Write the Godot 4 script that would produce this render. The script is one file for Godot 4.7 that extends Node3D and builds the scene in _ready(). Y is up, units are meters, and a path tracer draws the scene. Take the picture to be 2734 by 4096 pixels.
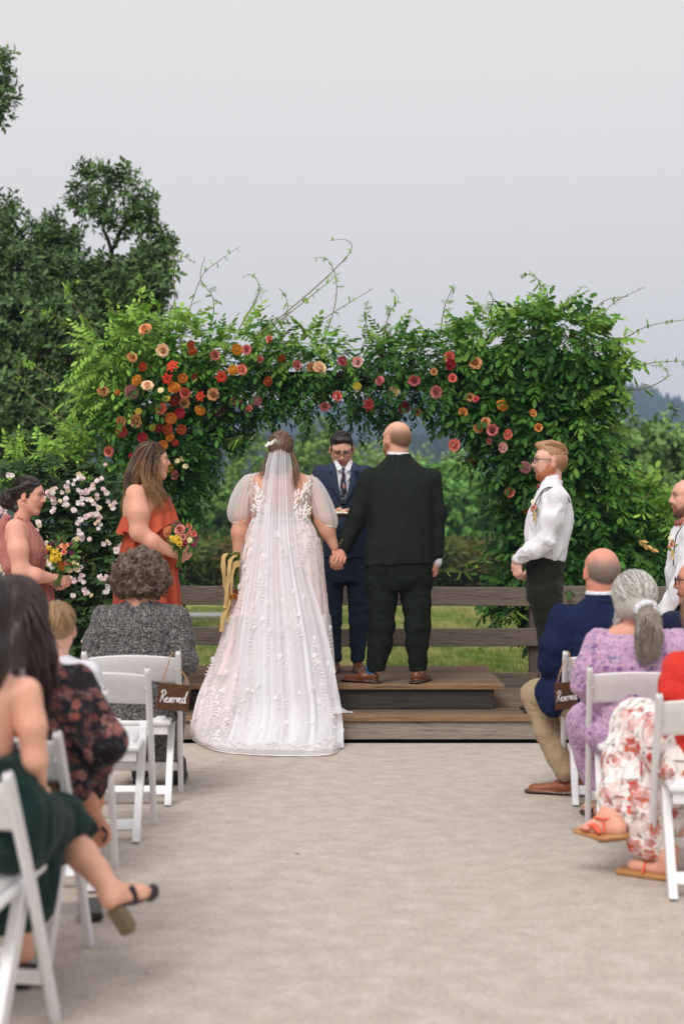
extends Node3D
# A garden wedding: couple before a flowered vine arch, guests on white folding chairs.
const F := 5688.0
var cam_basis := Basis(Vector3.RIGHT, deg_to_rad(0.504))
var cam_pos := Vector3(0, 1.45, 0)
var rng := RandomNumberGenerator.new()
var fnl := FastNoiseLite.new()
var M := {}
var taken := {}

# a direction of the photograph's lens and a distance in metres give a place
func P(px: float, py: float, d: float) -> Vector3:
	var v: Vector3 = cam_basis * Vector3((px - 1367.0) / F, -(py - 2048.0) / F, -1.0)
	return cam_pos + v * (d / -v.z)
func G(px: float, py: float, y: float) -> Vector3:
	var v: Vector3 = cam_basis * Vector3((px - 1367.0) / F, -(py - 2048.0) / F, -1.0)
	return cam_pos + v * ((y - cam_pos.y) / v.y)
func L(r: float, g: float, b: float) -> Color:
	return Color(r / 255.0, g / 255.0, b / 255.0).srgb_to_linear()
func V(c: Color, k: float) -> Color:
	return Color(c.r * k, c.g * k, c.b * k, c.a)
func rf(a: float, b: float) -> float:
	return rng.randf_range(a, b)
func rdir() -> Vector3:
	var v := Vector3(rf(-1, 1), rf(-1, 1), rf(-1, 1))
	return v.normalized() if v.length() > 0.01 else Vector3.UP

# ---------- names, labels
func numbered(s: String) -> String:
	if not taken.has(s):
		taken[s] = 0
		return s
	taken[s] += 1
	return "%s_%03d" % [s, taken[s]]
func tag(o: Node, label: String, category: String, group := "", kind := ""):
	o.set_meta("label", label)
	o.set_meta("category", category)
	if group != "": o.set_meta("group", group)
	if kind != "": o.set_meta("kind", kind)
func thing(called: String, label: String, category: String, at := Vector3.ZERO, group := "") -> Node3D:
	var o := Node3D.new()
	o.name = numbered(called)
	add_child(o)
	o.position = at
	tag(o, label, category, group)
	return o
func put(called: String, mesh: Mesh, m: Material, parent: Node, at := Vector3.ZERO) -> MeshInstance3D:
	var o := MeshInstance3D.new()
	o.mesh = mesh
	if m: o.material_override = m
	o.position = at
	if parent == self:
		o.name = numbered(called)
		add_child(o)
	else:
		var n := 0
		var nm := called
		while parent.has_node(nm):
			n += 1
			nm = "%s_%03d" % [called, n]
		o.name = nm
		parent.add_child(o, true)
	return o

# ---------- mesh building
class MB:
	var v := PackedVector3Array()
	var n := PackedVector3Array()
	var c := PackedColorArray()
	var uv := PackedVector2Array()
	var idx := PackedInt32Array()
	func vert(p: Vector3, nn: Vector3, col: Color, u := Vector2.ZERO) -> int:
		v.append(p); n.append(nn); c.append(col); uv.append(u)
		return v.size() - 1
	func tri(a: int, b: int, d: int):
		idx.append(a); idx.append(b); idx.append(d)
	func quad(a: int, b: int, d: int, e: int):
		tri(a, b, d); tri(a, d, e)
	func face(pts: Array, col: Color, uvs := []):
		var nn: Vector3 = (pts[1] - pts[0]).cross(pts[2] - pts[0]).normalized()
		var s := v.size()
		for i in pts.size():
			vert(pts[i], nn, col, uvs[i] if uvs.size() else Vector2.ZERO)
		for i in range(1, pts.size() - 1):
			tri(s, s + i, s + i + 1)
	# box with chamfered edges
	func box(t: Transform3D, size: Vector3, col: Color, ch := 0.0):
		var h := size / 2.0
		var ax := [Vector3.RIGHT, Vector3.UP, Vector3.BACK]
		for a in 3:
			for s in [-1.0, 1.0]:
				var b := (a + 1) % 3
				var d := (a + 2) % 3
				var q := []
				for e in [[-1, -1], [1, -1], [1, 1], [-1, 1]]:
					var p: Vector3 = ax[a] * s * h[a] + ax[b] * e[0] * (h[b] - ch) + ax[d] * e[1] * (h[d] - ch)
					q.append(t * p)
				if s < 0: q.reverse()
				face(q, col)
		if ch > 0.0:
			for a in 3:
				var b := (a + 1) % 3
				var d := (a + 2) % 3
				for s in [-1.0, 1.0]:
					for r in [-1.0, 1.0]:
						var q := []
						for e in [[-1, 0], [1, 0], [1, 1], [-1, 1]]:
							var p: Vector3 = ax[a] * e[0] * (h[a] - ch)
							p += ax[b] * s * (h[b] - (ch if e[1] == 1 else 0.0)) + ax[d] * r * (h[d] - (0.0 if e[1] == 1 else ch))
							q.append(t * p)
						var nn: Vector3 = (q[1] - q[0]).cross(q[2] - q[0])
						if nn.dot(t.basis * (ax[b] * s + ax[d] * r)) < 0: q.reverse()
						face(q, col)
			for sx in [-1.0, 1.0]:
				for sy in [-1.0, 1.0]:
					for sz in [-1.0, 1.0]:
						var q := [t * Vector3(sx * h.x, sy * (h.y - ch), sz * (h.z - ch)), t * Vector3(sx * (h.x - ch), sy * h.y, sz * (h.z - ch)), t * Vector3(sx * (h.x - ch), sy * (h.y - ch), sz * h.z)]
						if sx * sy * sz < 0: q.reverse()
						face(q, col)
	# tube along points; radii one per point; flat squashes it along its second axis
	func tube(pts: Array, rad: Array, sides: int, cols: Array, flat := 1.0, up := Vector3.UP, caps := true):
		var s0 := v.size()
		var m := pts.size()
		var run := 0.0
		var prev := up
		for i in m:
			var t: Vector3 = pts[mini(i + 1, m - 1)] - pts[maxi(i - 1, 0)]
			t = t.normalized() if t.length() > 1e-7 else Vector3.UP
			var x := prev - t * prev.dot(t)
			if x.length() < 1e-3:
				x = t.cross(Vector3(0.3, 0.8, 0.52))
			x = x.normalized()
			prev = x
			var y := t.cross(x)
			if i > 0: run += (pts[i] - pts[i - 1]).length()
			var col: Color = cols[mini(i, cols.size() - 1)]
			for j in sides:
				var a := TAU * j / sides
				var o := x * cos(a) + y * sin(a) * flat
				var nn := (x * cos(a) * flat + y * sin(a)).normalized()
				vert(pts[i] + o * rad[mini(i, rad.size() - 1)], nn, col, Vector2(float(j) / sides, run))
		for i in m - 1:
			for j in sides:
				var a := s0 + i * sides + j
				var b := s0 + i * sides + (j + 1) % sides
				quad(a, b, b + sides, a + sides)
		if caps:
			for e in [0, m - 1]:
				var t: Vector3 = (pts[1] - pts[0]).normalized() if e == 0 else (pts[m - 1] - pts[m - 2]).normalized()
				var r: float = rad[mini(e, rad.size() - 1)]
				if r < 0.0015: continue
				var cc: Color = cols[mini(e, cols.size() - 1)]
				var ci: int = vert(pts[e] + t * (r * 0.35 * (-1 if e == 0 else 1)), t * (-1 if e == 0 else 1), cc)
				var b0: int = s0 + e * sides
				for j in sides:
					tri(ci, b0 + j, b0 + (j + 1) % sides)
	func ball(t: Transform3D, col: Color, nu := 10, nv := 7):
		var s0 := v.size()
		var inv := t.basis.inverse().transposed()
		for i in nv + 1:
			var a := PI * i / nv
			for j in nu + 1:
				var b := TAU * j / nu
				var p := Vector3(sin(a) * cos(b), cos(a), sin(a) * sin(b))
				vert(t * p, (inv * p).normalized(), col, Vector2(float(j) / nu, float(i) / nv))
		for i in nv:
			for j in nu:
				var a := s0 + i * (nu + 1) + j
				quad(a, a + 1, a + nu + 2, a + nu + 1)
	# rows of points to a sheet; normals smoothed
	func sheet(rows: Array, cols: Array, closed := false, uvs := Vector2(1, 1)):
		var s0 := v.size()
		var m := rows.size()
		var k: int = rows[0].size()
		for i in m:
			for j in k:
				var jn := (j + 1) % k if closed else mini(j + 1, k - 1)
				var jp := (j + k - 1) % k if closed else maxi(j - 1, 0)
				var du: Vector3 = rows[i][jn] - rows[i][jp]
				var dv: Vector3 = rows[mini(i + 1, m - 1)][j] - rows[maxi(i - 1, 0)][j]
				var nn := du.cross(dv)
				nn = nn.normalized() if nn.length() > 1e-12 else Vector3.UP
				var col: Color = cols[mini(i, cols.size() - 1)]
				vert(rows[i][j], nn, col, Vector2(float(j) / (k - (0 if closed else 1)) * uvs.x, float(i) / (m - 1) * uvs.y))
		for i in m - 1:
			for j in (k if closed else k - 1):
				var jn := (j + 1) % k
				quad(s0 + i * k + j, s0 + i * k + jn, s0 + (i + 1) * k + jn, s0 + (i + 1) * k + j)
	func mesh(off := Vector3.ZERO) -> ArrayMesh:
		var out := ArrayMesh.new()
		if idx.is_empty():
			return out
		for i in range(0, idx.size(), 3):
			var a := idx[i]
			var b := idx[i + 1]
			var d := idx[i + 2]
			if (v[b] - v[a]).cross(v[d] - v[a]).dot(n[a] + n[b] + n[d]) > 0.0:
				idx[i + 1] = d
				idx[i + 2] = b
		if off != Vector3.ZERO:
			for i in v.size():
				v[i] -= off
		var arr := []
		arr.resize(Mesh.ARRAY_MAX)
		arr[Mesh.ARRAY_VERTEX] = v
		arr[Mesh.ARRAY_NORMAL] = n
		arr[Mesh.ARRAY_COLOR] = c
		arr[Mesh.ARRAY_TEX_UV] = uv
		arr[Mesh.ARRAY_INDEX] = idx
		out.add_surface_from_arrays(Mesh.PRIMITIVE_TRIANGLES, arr)
		return out

# ---------- bodies: distance fields joined smoothly, meshed as surface nets
class Prim:
	var t := 0            # 0 tapered capsule, 1 ellipsoid, 2 stack of ellipses
	var a: Vector3
	var ba: Vector3
	var bb := 1.0
	var ra := 0.1
	var rb := 0.1
	var k := 0.02
	var sub := false
	var col: Color
	var fn := Vector3.ZERO
	var fs := 1.0
	var bx: Vector3
	var by: Vector3
	var bz: Vector3
	var r: Vector3
	var ys := PackedFloat32Array()
	var lv := []          # per level: [x, z, half width, half depth]
	var pw := 2.0
	var lo: Vector3
	var hi: Vector3
	func dist(p: Vector3) -> float:
		if t == 0:
			var q := p - a
			var h := clampf(q.dot(ba) / bb, 0.0, 1.0)
			q -= ba * h
			if fs != 1.0:
				q += fn * (q.dot(fn) * (fs - 1.0))
			return q.length() - (ra + (rb - ra) * h)
		elif t == 1:
			var q := p - a
			var l := Vector3(q.dot(bx) / r.x, q.dot(by) / r.y, q.dot(bz) / r.z)
			var k0 := l.length()
			var k1 := (l / r).length()
			return k0 * (k0 - 1.0) / k1 if k1 > 1e-6 else -minf(r.x, minf(r.y, r.z))
		var m := ys.size()
		var y := p.y
		var i := 0
		while i < m - 2 and y > ys[i + 1]:
			i += 1
		var f := clampf((y - ys[i]) / (ys[i + 1] - ys[i]), 0.0, 1.0)
		var A: Vector4 = lv[i]
		var B: Vector4 = lv[i + 1]
		if f > 0.0 and f < 1.0:
			var T0: Vector4 = (B - lv[i - 1]) * ((ys[i + 1] - ys[i]) / (ys[i + 1] - ys[i - 1])) if i > 0 else B - A
			var T1: Vector4 = (lv[i + 2] - A) * ((ys[i + 1] - ys[i]) / (ys[i + 2] - ys[i])) if i < m - 2 else B - A
			var f2 := f * f
			var f3 := f2 * f
			A = A * (2 * f3 - 3 * f2 + 1) + T0 * (f3 - 2 * f2 + f) + B * (3 * f2 - 2 * f3) + T1 * (f3 - f2)
		elif f >= 1.0:
			A = B
		var q := Vector3(p.x - A.x, 0, p.z - A.y)
		var u := absf(q.dot(bx)) / A.z
		var w := absf(q.dot(bz)) / A.w
		var e := sqrt(u * u + w * w) if pw == 2.0 else pow(pow(u, pw) + pow(w, pw), 1.0 / pw)
		var dd := (e - 1.0) * minf(A.z, A.w)
		return maxf(dd, maxf(ys[0] - y, y - ys[m - 1]))
class SDF:
	var pr: Array[Prim] = []
	var clips := []       # [point, normal]: cut away what lies beyond
	var amp := 0.0
	var nscale := Vector3.ONE * 10
	var amp2 := 0.0
	var nscale2 := Vector3.ONE * 30
	var noise: FastNoiseLite
	var lip := 1.7
	var hue := 0.0        # noise in the colour
	func cone(a: Vector3, b: Vector3, ra: float, rb: float, col: Color, k := 0.02, fn := Vector3.ZERO, thin := 1.0) -> Prim:
		var p := Prim.new()
		p.a = a; p.ba = b - a; p.bb = maxf(p.ba.length_squared(), 1e-9)
		p.ra = ra; p.rb = rb; p.col = col; p.k = k
		if thin != 1.0:
			p.fn = fn.normalized(); p.fs = 1.0 / thin
		var m := Vector3.ONE * (maxf(ra, rb) * maxf(1.0, thin) + k)
		p.lo = a.min(b) - m
		p.hi = a.max(b) + m
		pr.append(p)
		return p
	func chain(pts: Array, rad: Array, col: Color, k := 0.02, fn := Vector3.ZERO, thin := 1.0):
		for i in pts.size() - 1:
			cone(pts[i], pts[i + 1], rad[i], rad[i + 1], col, k, fn, thin)
	func ell(c: Vector3, b: Basis, r: Vector3, col: Color, k := 0.02) -> Prim:
		var p := Prim.new()
		p.t = 1; p.a = c; p.r = r; p.bx = b.x; p.by = b.y; p.bz = b.z; p.col = col; p.k = k
		var m := Vector3.ONE * (maxf(r.x, maxf(r.y, r.z)) + k)
		p.lo = c - m
		p.hi = c + m
		pr.append(p)
		return p
	# levels from low to high: [y, x, z, half width, half depth]
	func stack(levels: Array, fwd: Vector3, col: Color, k := 0.03, pw := 2.0) -> Prim:
		var p := Prim.new()
		p.t = 2; p.col = col; p.k = k; p.pw = pw
		p.bz = fwd.normalized()
		p.bx = Vector3.UP.cross(p.bz).normalized()
		var lo := Vector3.ONE * 1e6
		var hi := -lo
		for l in levels:
			p.ys.append(l[0])
			p.lv.append(Vector4(l[1], l[2], l[3], l[4]))
			var m := maxf(l[3], l[4]) + k
			lo = lo.min(Vector3(l[1] - m, l[0] - k, l[2] - m))
			hi = hi.max(Vector3(l[1] + m, l[0] + k, l[2] + m))
		p.lo = lo
		p.hi = hi
		pr.append(p)
		return p
	func eval(p: Vector3, list: Array[Prim]) -> float:
		var d := 1e3
		for q in list:
			var e := q.dist(p)
			var k := q.k
			if q.sub:
				var h := clampf(0.5 - 0.5 * (d + e) / k, 0.0, 1.0)
				d = d + (-e - d) * h + k * h * (1.0 - h)
			else:
				var h := clampf(0.5 + 0.5 * (e - d) / k, 0.0, 1.0)
				d = e + (d - e) * h - k * h * (1.0 - h)
		for cl in clips:
			d = maxf(d, (p - cl[0]).dot(cl[1]))
		if amp != 0.0:
			d += amp * noise.get_noise_3dv(p * nscale)
		if amp2 != 0.0:
			d += amp2 * (absf(noise.get_noise_3dv(p * nscale2)) * 3.0 - 0.7)
		return d
	func build(mb: MB, cell: float):
		var lo := Vector3.ONE * 1e6
		var hi := -lo
		for p in pr:
			if not p.sub:
				lo = lo.min(p.lo); hi = hi.max(p.hi)
		lo -= Vector3.ONE * (cell * 1.5)
		hi += Vector3.ONE * (cell * 1.5)
		var nb := Vector3i(((hi - lo) / (cell * 8.0)).ceil())
		var nx := nb.x * 8 + 1
		var ny := nb.y * 8 + 1
		var nz := nb.z * 8 + 1
		var sy := nx
		var sz := nx * ny
		var val := PackedFloat32Array()
		val.resize(nx * ny * nz)
		val.fill(777.0)
		var half := cell * 4.0
		var reach := half * 1.7321 * lip + amp + amp2
		var act := []
		for bz in nb.z:
			for by in nb.y:
				for bx in nb.x:
					var b0 := lo + Vector3(bx, by, bz) * (cell * 8.0)
					var b1 := b0 + Vector3.ONE * (cell * 8.0)
					var list: Array[Prim] = []
					var any := false
					for p in pr:
						if p.lo.x <= b1.x and p.hi.x >= b0.x and p.lo.y <= b1.y and p.hi.y >= b0.y and p.lo.z <= b1.z and p.hi.z >= b0.z:
							list.append(p)
							any = any or not p.sub
					if not any:
						continue
					var dc := eval((b0 + b1) * 0.5, list)
					if dc > reach:
						continue
					var base := bx * 8 + by * 8 * sy + bz * 8 * sz
					if dc < -reach:
						for z in 9:
							for y in 9:
								var o := base + y * sy + z * sz
								for x in 9:
									if val[o + x] == 777.0:
										val[o + x] = -1.0
						continue
					for z in 9:
						for y in 9:
							var o := base + y * sy + z * sz
							for x in 9:
								if val[o + x] == 777.0:
									val[o + x] = eval(b0 + Vector3(x, y, z) * cell, list)
					act.append([base, b0, list])
		var vid := PackedInt32Array()
		vid.resize(nx * ny * nz)
		vid.fill(-1)
		var cells := PackedInt32Array()
		for ab in act:
			var base: int = ab[0]
			var b0: Vector3 = ab[1]
			var list: Array[Prim] = ab[2]
			for z in 8:
				for y in 8:
					for x in 8:
						var i := base + x + y * sy + z * sz
						var v0 := val[i]
						var v1 := val[i + 1]
						var v2 := val[i + sy]
						var v3 := val[i + sy + 1]
						var v4 := val[i + sz]
						var v5 := val[i + sz + 1]
						var v6 := val[i + sz + sy]
						var v7 := val[i + sz + sy + 1]
						var neg := int(v0 < 0) + int(v1 < 0) + int(v2 < 0) + int(v3 < 0) + int(v4 < 0) + int(v5 < 0) + int(v6 < 0) + int(v7 < 0)
						if neg == 0 or neg == 8:
							continue
						var s := Vector3.ZERO
						var m := 0
						if (v0 < 0) != (v1 < 0): s += Vector3(v0 / (v0 - v1), 0, 0); m += 1
						if (v2 < 0) != (v3 < 0): s += Vector3(v2 / (v2 - v3), 1, 0); m += 1
						if (v4 < 0) != (v5 < 0): s += Vector3(v4 / (v4 - v5), 0, 1); m += 1
						if (v6 < 0) != (v7 < 0): s += Vector3(v6 / (v6 - v7), 1, 1); m += 1
						if (v0 < 0) != (v2 < 0): s += Vector3(0, v0 / (v0 - v2), 0); m += 1
						if (v1 < 0) != (v3 < 0): s += Vector3(1, v1 / (v1 - v3), 0); m += 1
						if (v4 < 0) != (v6 < 0): s += Vector3(0, v4 / (v4 - v6), 1); m += 1
						if (v5 < 0) != (v7 < 0): s += Vector3(1, v5 / (v5 - v7), 1); m += 1
						if (v0 < 0) != (v4 < 0): s += Vector3(0, 0, v0 / (v0 - v4)); m += 1
						if (v1 < 0) != (v5 < 0): s += Vector3(1, 0, v1 / (v1 - v5)); m += 1
						if (v2 < 0) != (v6 < 0): s += Vector3(0, 1, v2 / (v2 - v6)); m += 1
						if (v3 < 0) != (v7 < 0): s += Vector3(1, 1, v3 / (v3 - v7)); m += 1
						s /= m
						var nn := Vector3(v1 - v0 + v3 - v2 + v5 - v4 + v7 - v6, v2 - v0 + v3 - v1 + v6 - v4 + v7 - v5, v4 - v0 + v5 - v1 + v6 - v2 + v7 - v3)
						var p := b0 + (Vector3(x, y, z) + s) * cell
						var cs := Color(0, 0, 0, 0)
						var ws := 0.0
						for q in list:
							if q.sub: continue
							var w := exp(-maxf(q.dist(p), -0.004) / 0.0035)
							w += 1e-20
							cs += q.col * w
							ws += w
						cs = cs / ws
						if hue > 0.0:
							var hn := 1.0 + hue * noise.get_noise_3dv(p * 120.0) + hue * 0.7 * noise.get_noise_3dv(p * 40.0)
							cs = Color(cs.r * hn, cs.g * hn, cs.b * hn)
						cs.a = 1.0
						vid[i] = mb.vert(p, nn.normalized(), cs, Vector2(p.x, p.y))
						cells.append(i)
		for i in cells:
			var s0 := val[i] < 0
			if s0 != (val[i + 1] < 0):
				_q(mb, vid[i], vid[i - sy], vid[i - sy - sz], vid[i - sz])
			if s0 != (val[i + sy] < 0):
				_q(mb, vid[i], vid[i - 1], vid[i - 1 - sz], vid[i - sz])
			if s0 != (val[i + sz] < 0):
				_q(mb, vid[i], vid[i - 1], vid[i - 1 - sy], vid[i - sy])
	func _q(mb: MB, a: int, b: int, c: int, d: int):
		if a >= 0 and b >= 0 and c >= 0 and d >= 0:
			mb.quad(a, b, c, d)
func sdf() -> SDF:
	var s := SDF.new()
	s.noise = fnl
	return s
func spline(pts: Array, n: int) -> Array:
	var out := []
	var m := pts.size()
	for i in n:
		var t := float(i) / (n - 1) * (m - 1)
		var k := mini(int(t), m - 2)
		var f := t - k
		var a: Vector3 = pts[maxi(k - 1, 0)]
		var d: Vector3 = pts[mini(k + 2, m - 1)]
		out.append((pts[k] as Vector3).cubic_interpolate(pts[k + 1], a, d, f))
	return out

# ---------- materials
func noise_tex(freq: float, octaves: int, ramp: Array, size := 512, normal := false, kind := FastNoiseLite.TYPE_SIMPLEX_SMOOTH, bump := 6.0, sd := 3) -> NoiseTexture2D:
	var t := NoiseTexture2D.new()
	var n := FastNoiseLite.new()
	n.seed = sd
	n.noise_type = kind
	n.frequency = freq
	n.fractal_octaves = octaves
	t.noise = n
	t.width = size
	t.height = size
	t.seamless = true
	t.as_normal_map = normal
	t.bump_strength = bump
	if ramp.size():
		var g := Gradient.new()
		var offs := PackedFloat32Array()
		var cols := PackedColorArray()
		for r in ramp:
			offs.append(r[0]); cols.append(r[1])
		g.offsets = offs
		g.colors = cols
		t.color_ramp = g
	return t
func grey(a: float) -> Color:
	return Color(a, a, a)
func mat(called: String, rough: float, col := Color.WHITE, spec := 0.5) -> StandardMaterial3D:
	var m := StandardMaterial3D.new()
	m.resource_name = called
	m.roughness = rough
	m.metallic_specular = spec
	m.albedo_color = col
	m.vertex_color_use_as_albedo = true
	M[called] = m
	return m
func tri(m: StandardMaterial3D, scale: Vector3, world := false):
	m.uv1_triplanar = true
	m.uv1_world_triplanar = world
	m.uv1_scale = scale
func make_materials():
	fnl.seed = 11
	fnl.frequency = 1.0
	fnl.fractal_octaves = 2
	var m: StandardMaterial3D
	m = mat("skin", 0.5, Color.WHITE, 0.4)
	m.albedo_texture = noise_tex(0.03, 3, [[0.0, Color(0.93, 0.86, 0.84)], [0.5, Color(0.97, 0.94, 0.93)], [1.0, Color(1.0, 0.99, 0.985)]], 256)
	tri(m, Vector3.ONE * 9.0)
	m.subsurf_scatter_enabled = true
	m.subsurf_scatter_strength = 0.12
	m = mat("hair", 0.42, Color.WHITE, 0.45)
	m = mat("cloth", 0.92, Color.WHITE, 0.25)
	m.albedo_texture = noise_tex(0.12, 3, [[0.0, grey(0.86)], [1.0, grey(1.0)]], 256)
	m.heightmap_enabled = true
	m.heightmap_texture = noise_tex(0.012, 4, [], 512, false, FastNoiseLite.TYPE_SIMPLEX_SMOOTH, 6.0, 9)
	m.heightmap_scale = 0.3
	tri(m, Vector3.ONE * 3.0)
	m.rim_enabled = true
	m.rim = 0.15
	m = mat("suit", 0.95, Color.WHITE, 0.15)
	m.albedo_texture = noise_tex(0.2, 2, [[0.0, grey(0.88)], [1.0, grey(1.0)]], 256)
	m.heightmap_enabled = true
	m.heightmap_texture = M.cloth.heightmap_texture
	m.heightmap_scale = 0.22
	tri(m, Vector3.ONE * 3.0)
	m = mat("thin_cloth", 0.85, Color.WHITE, 0.25)
	m.backlight_enabled = true
	m.backlight = Color(0.25, 0.25, 0.25)
	m = mat("leather", 0.38, Color.WHITE, 0.5)
	m = mat("plain", 0.6)
	m = mat("petal", 0.7, Color.WHITE, 0.3)
	m.backlight_enabled = true
	m.backlight = Color(0.3, 0.3, 0.3)
	m = mat("leaf", 0.55, Color.WHITE, 0.3)
	m.backlight_enabled = true
	m.backlight = Color(0.5, 0.55, 0.25)
	m = mat("far_leaf", 0.6, Color.WHITE, 0.3)
	m.backlight_enabled = true
	m.backlight = Color(0.4, 0.45, 0.2)
	m = mat("bark", 0.95, Color.WHITE, 0.2)
	m.albedo_texture = noise_tex(0.05, 4, [[0.0, grey(0.35)], [1.0, grey(1.0)]], 256)
	tri(m, Vector3(3, 1.2, 3), true)
	# white moulded resin of the chairs
	m = mat("resin", 0.42, Color(0.9, 0.895, 0.905), 0.5)
	m.albedo_texture = noise_tex(0.015, 4, [[0.0, grey(0.93)], [0.55, grey(1.0)], [1.0, grey(0.97)]], 256)
	m.normal_enabled = true
	m.normal_texture = noise_tex(0.08, 2, [], 256, true, FastNoiseLite.TYPE_SIMPLEX_SMOOTH, 1.2)
	m.normal_scale = 0.3
	tri(m, Vector3.ONE * 4.0)
	# concrete: broad stains, fine broom marks across
	m = mat("concrete", 0.88, Color.WHITE, 0.3)
	m.albedo_texture = noise_tex(0.02, 6, [[0.0, Color(0.705, 0.66, 0.615)], [0.4, Color(0.745, 0.70, 0.655)], [0.62, Color(0.765, 0.72, 0.675)], [1.0, Color(0.80, 0.76, 0.72)]], 1024)
	tri(m, Vector3(0.28, 0.28, 0.36), true)
	m.detail_enabled = true
	m.detail_blend_mode = BaseMaterial3D.BLEND_MODE_MUL
	m.detail_albedo = noise_tex(0.035, 5, [[0.0, grey(0.86)], [0.4, grey(0.935)], [0.58, grey(0.95)], [0.7, grey(1.0)]], 1024, false, FastNoiseLite.TYPE_SIMPLEX_SMOOTH, 1.0, 21)
	m.detail_uv_layer = BaseMaterial3D.DETAIL_UV_2
	m.uv2_triplanar = true
	m.uv2_world_triplanar = true
	m.uv2_scale = Vector3(1.1, 1, 1.5)
	m.heightmap_enabled = true
	m.heightmap_texture = noise_tex(0.06, 4, [], 1024, false, FastNoiseLite.TYPE_SIMPLEX_SMOOTH, 1.0, 5)
	m.heightmap_scale = 0.35
	# timber: grain along x
	for w in [["deck_wood", 0.6, 1.0, 0.8], ["grey_wood", 0.64, 1.0, 0.92], ["sign_wood", 0.5, 1.0, 0.6]]:
		m = mat(w[0], w[3], Color.WHITE, 0.3)
		m.albedo_texture = noise_tex(0.02, 5, [[0.0, grey(w[1])], [0.38, grey(w[1] + 0.3)], [0.6, grey(0.93)], [1.0, grey(w[2])]], 512, false, FastNoiseLite.TYPE_SIMPLEX_SMOOTH, 1.0, 31)
		m.heightmap_enabled = true
		m.heightmap_texture = noise_tex(0.03, 4, [], 512, false, FastNoiseLite.TYPE_SIMPLEX_SMOOTH, 1.0, 33)
		m.heightmap_scale = 0.3
		tri(m, Vector3(0.3, 3.2, 3.2) if w[0] != "sign_wood" else Vector3(2.0, 14.0, 14.0), w[0] != "sign_wood")
	m = mat("post_wood", 0.92, Color.WHITE, 0.3)
	m.albedo_texture = M.grey_wood.albedo_texture
	tri(m, Vector3(7.0, 0.6, 7.0), true)
	m = mat("lawn", 0.95, Color.WHITE, 0.1)
	m.albedo_texture = noise_tex(0.012, 5, [[0.0, L(92, 104, 50)], [0.45, L(112, 122, 62)], [0.62, L(136, 138, 82)], [1.0, L(150, 146, 96)]].map(func(e): return [e[0], (e[1] as Color).linear_to_srgb()]), 1024, false, FastNoiseLite.TYPE_SIMPLEX_SMOOTH, 1.0, 41)
	tri(m, Vector3.ONE * 0.12, true)
	m = mat("hill", 1.0, Color.WHITE, 0.05)
	m = mat("glass", 0.05, Color(1, 1, 1, 0.1))
	m.transparency = BaseMaterial3D.TRANSPARENCY_ALPHA
	m = mat("gold", 0.3, Color(0.75, 0.6, 0.35))
	m.metallic = 0.8

# ---------- scene order
func _ready():
	rng.seed = 7
	var cam := Camera3D.new()
	cam.name = "camera"
	cam.keep_aspect = Camera3D.KEEP_HEIGHT
	cam.near = 0.05
	cam.far = 4000.0
	cam.transform = Transform3D(cam_basis, cam_pos)
	var at := CameraAttributesPhysical.new()
	at.frustum_focal_length = 50.0
	at.frustum_focus_distance = 9.9
	at.frustum_far = 4000.0
	at.frustum_near = 0.05
	at.exposure_aperture = 1.9
	cam.attributes = at
	add_child(cam)
	cam.fov = rad_to_deg(2.0 * atan(2048.0 / F))
	cam.current = true
	var we := WorldEnvironment.new()
	we.name = "environment"
	var env := Environment.new()
	env.background_mode = Environment.BG_SKY
	var sky := Sky.new()
	var sm := ProceduralSkyMaterial.new()
	sm.sky_top_color = Color(0.88, 0.905, 0.93)
	sm.sky_horizon_color = Color(0.632, 0.617, 0.612)
	sm.sky_energy_multiplier = 1.24
	sm.sky_curve = 7.5
	sm.ground_horizon_color = Color(0.6, 0.58, 0.56)
	sm.ground_bottom_color = Color(0.4, 0.38, 0.36)
	sm.use_debanding = false
	sky.sky_material = sm
	env.sky = sky
	env.tonemap_mode = Environment.TONE_MAPPER_LINEAR
	env.tonemap_exposure = 1.48
	env.sdfgi_enabled = true
	env.ssao_enabled = true
	env.ssil_enabled = true
	env.fog_enabled = true
	env.fog_density = 0.00075
	env.fog_light_color = Color(0.66, 0.76, 0.88)
	we.environment = env
	add_child(we)
	var sun := DirectionalLight3D.new()
	sun.name = "sun"
	sun.light_energy = 0.5
	sun.light_angular_distance = 28.0
	sun.light_color = Color(1.0, 0.985, 0.965)
	sun.shadow_enabled = true
	sun.sky_mode = DirectionalLight3D.SKY_MODE_LIGHT_ONLY
	sun.rotation_degrees = Vector3(-50, -22, 0)
	add_child(sun)
	make_materials()
	make_prints()
	make_ground()
	make_platform()
	make_fence()
	make_background()
	make_big_tree()
	make_vine_arch()
	make_rose_bush()
	make_flowers()
	make_chairs()
	make_people()
	make_small_things()

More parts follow.
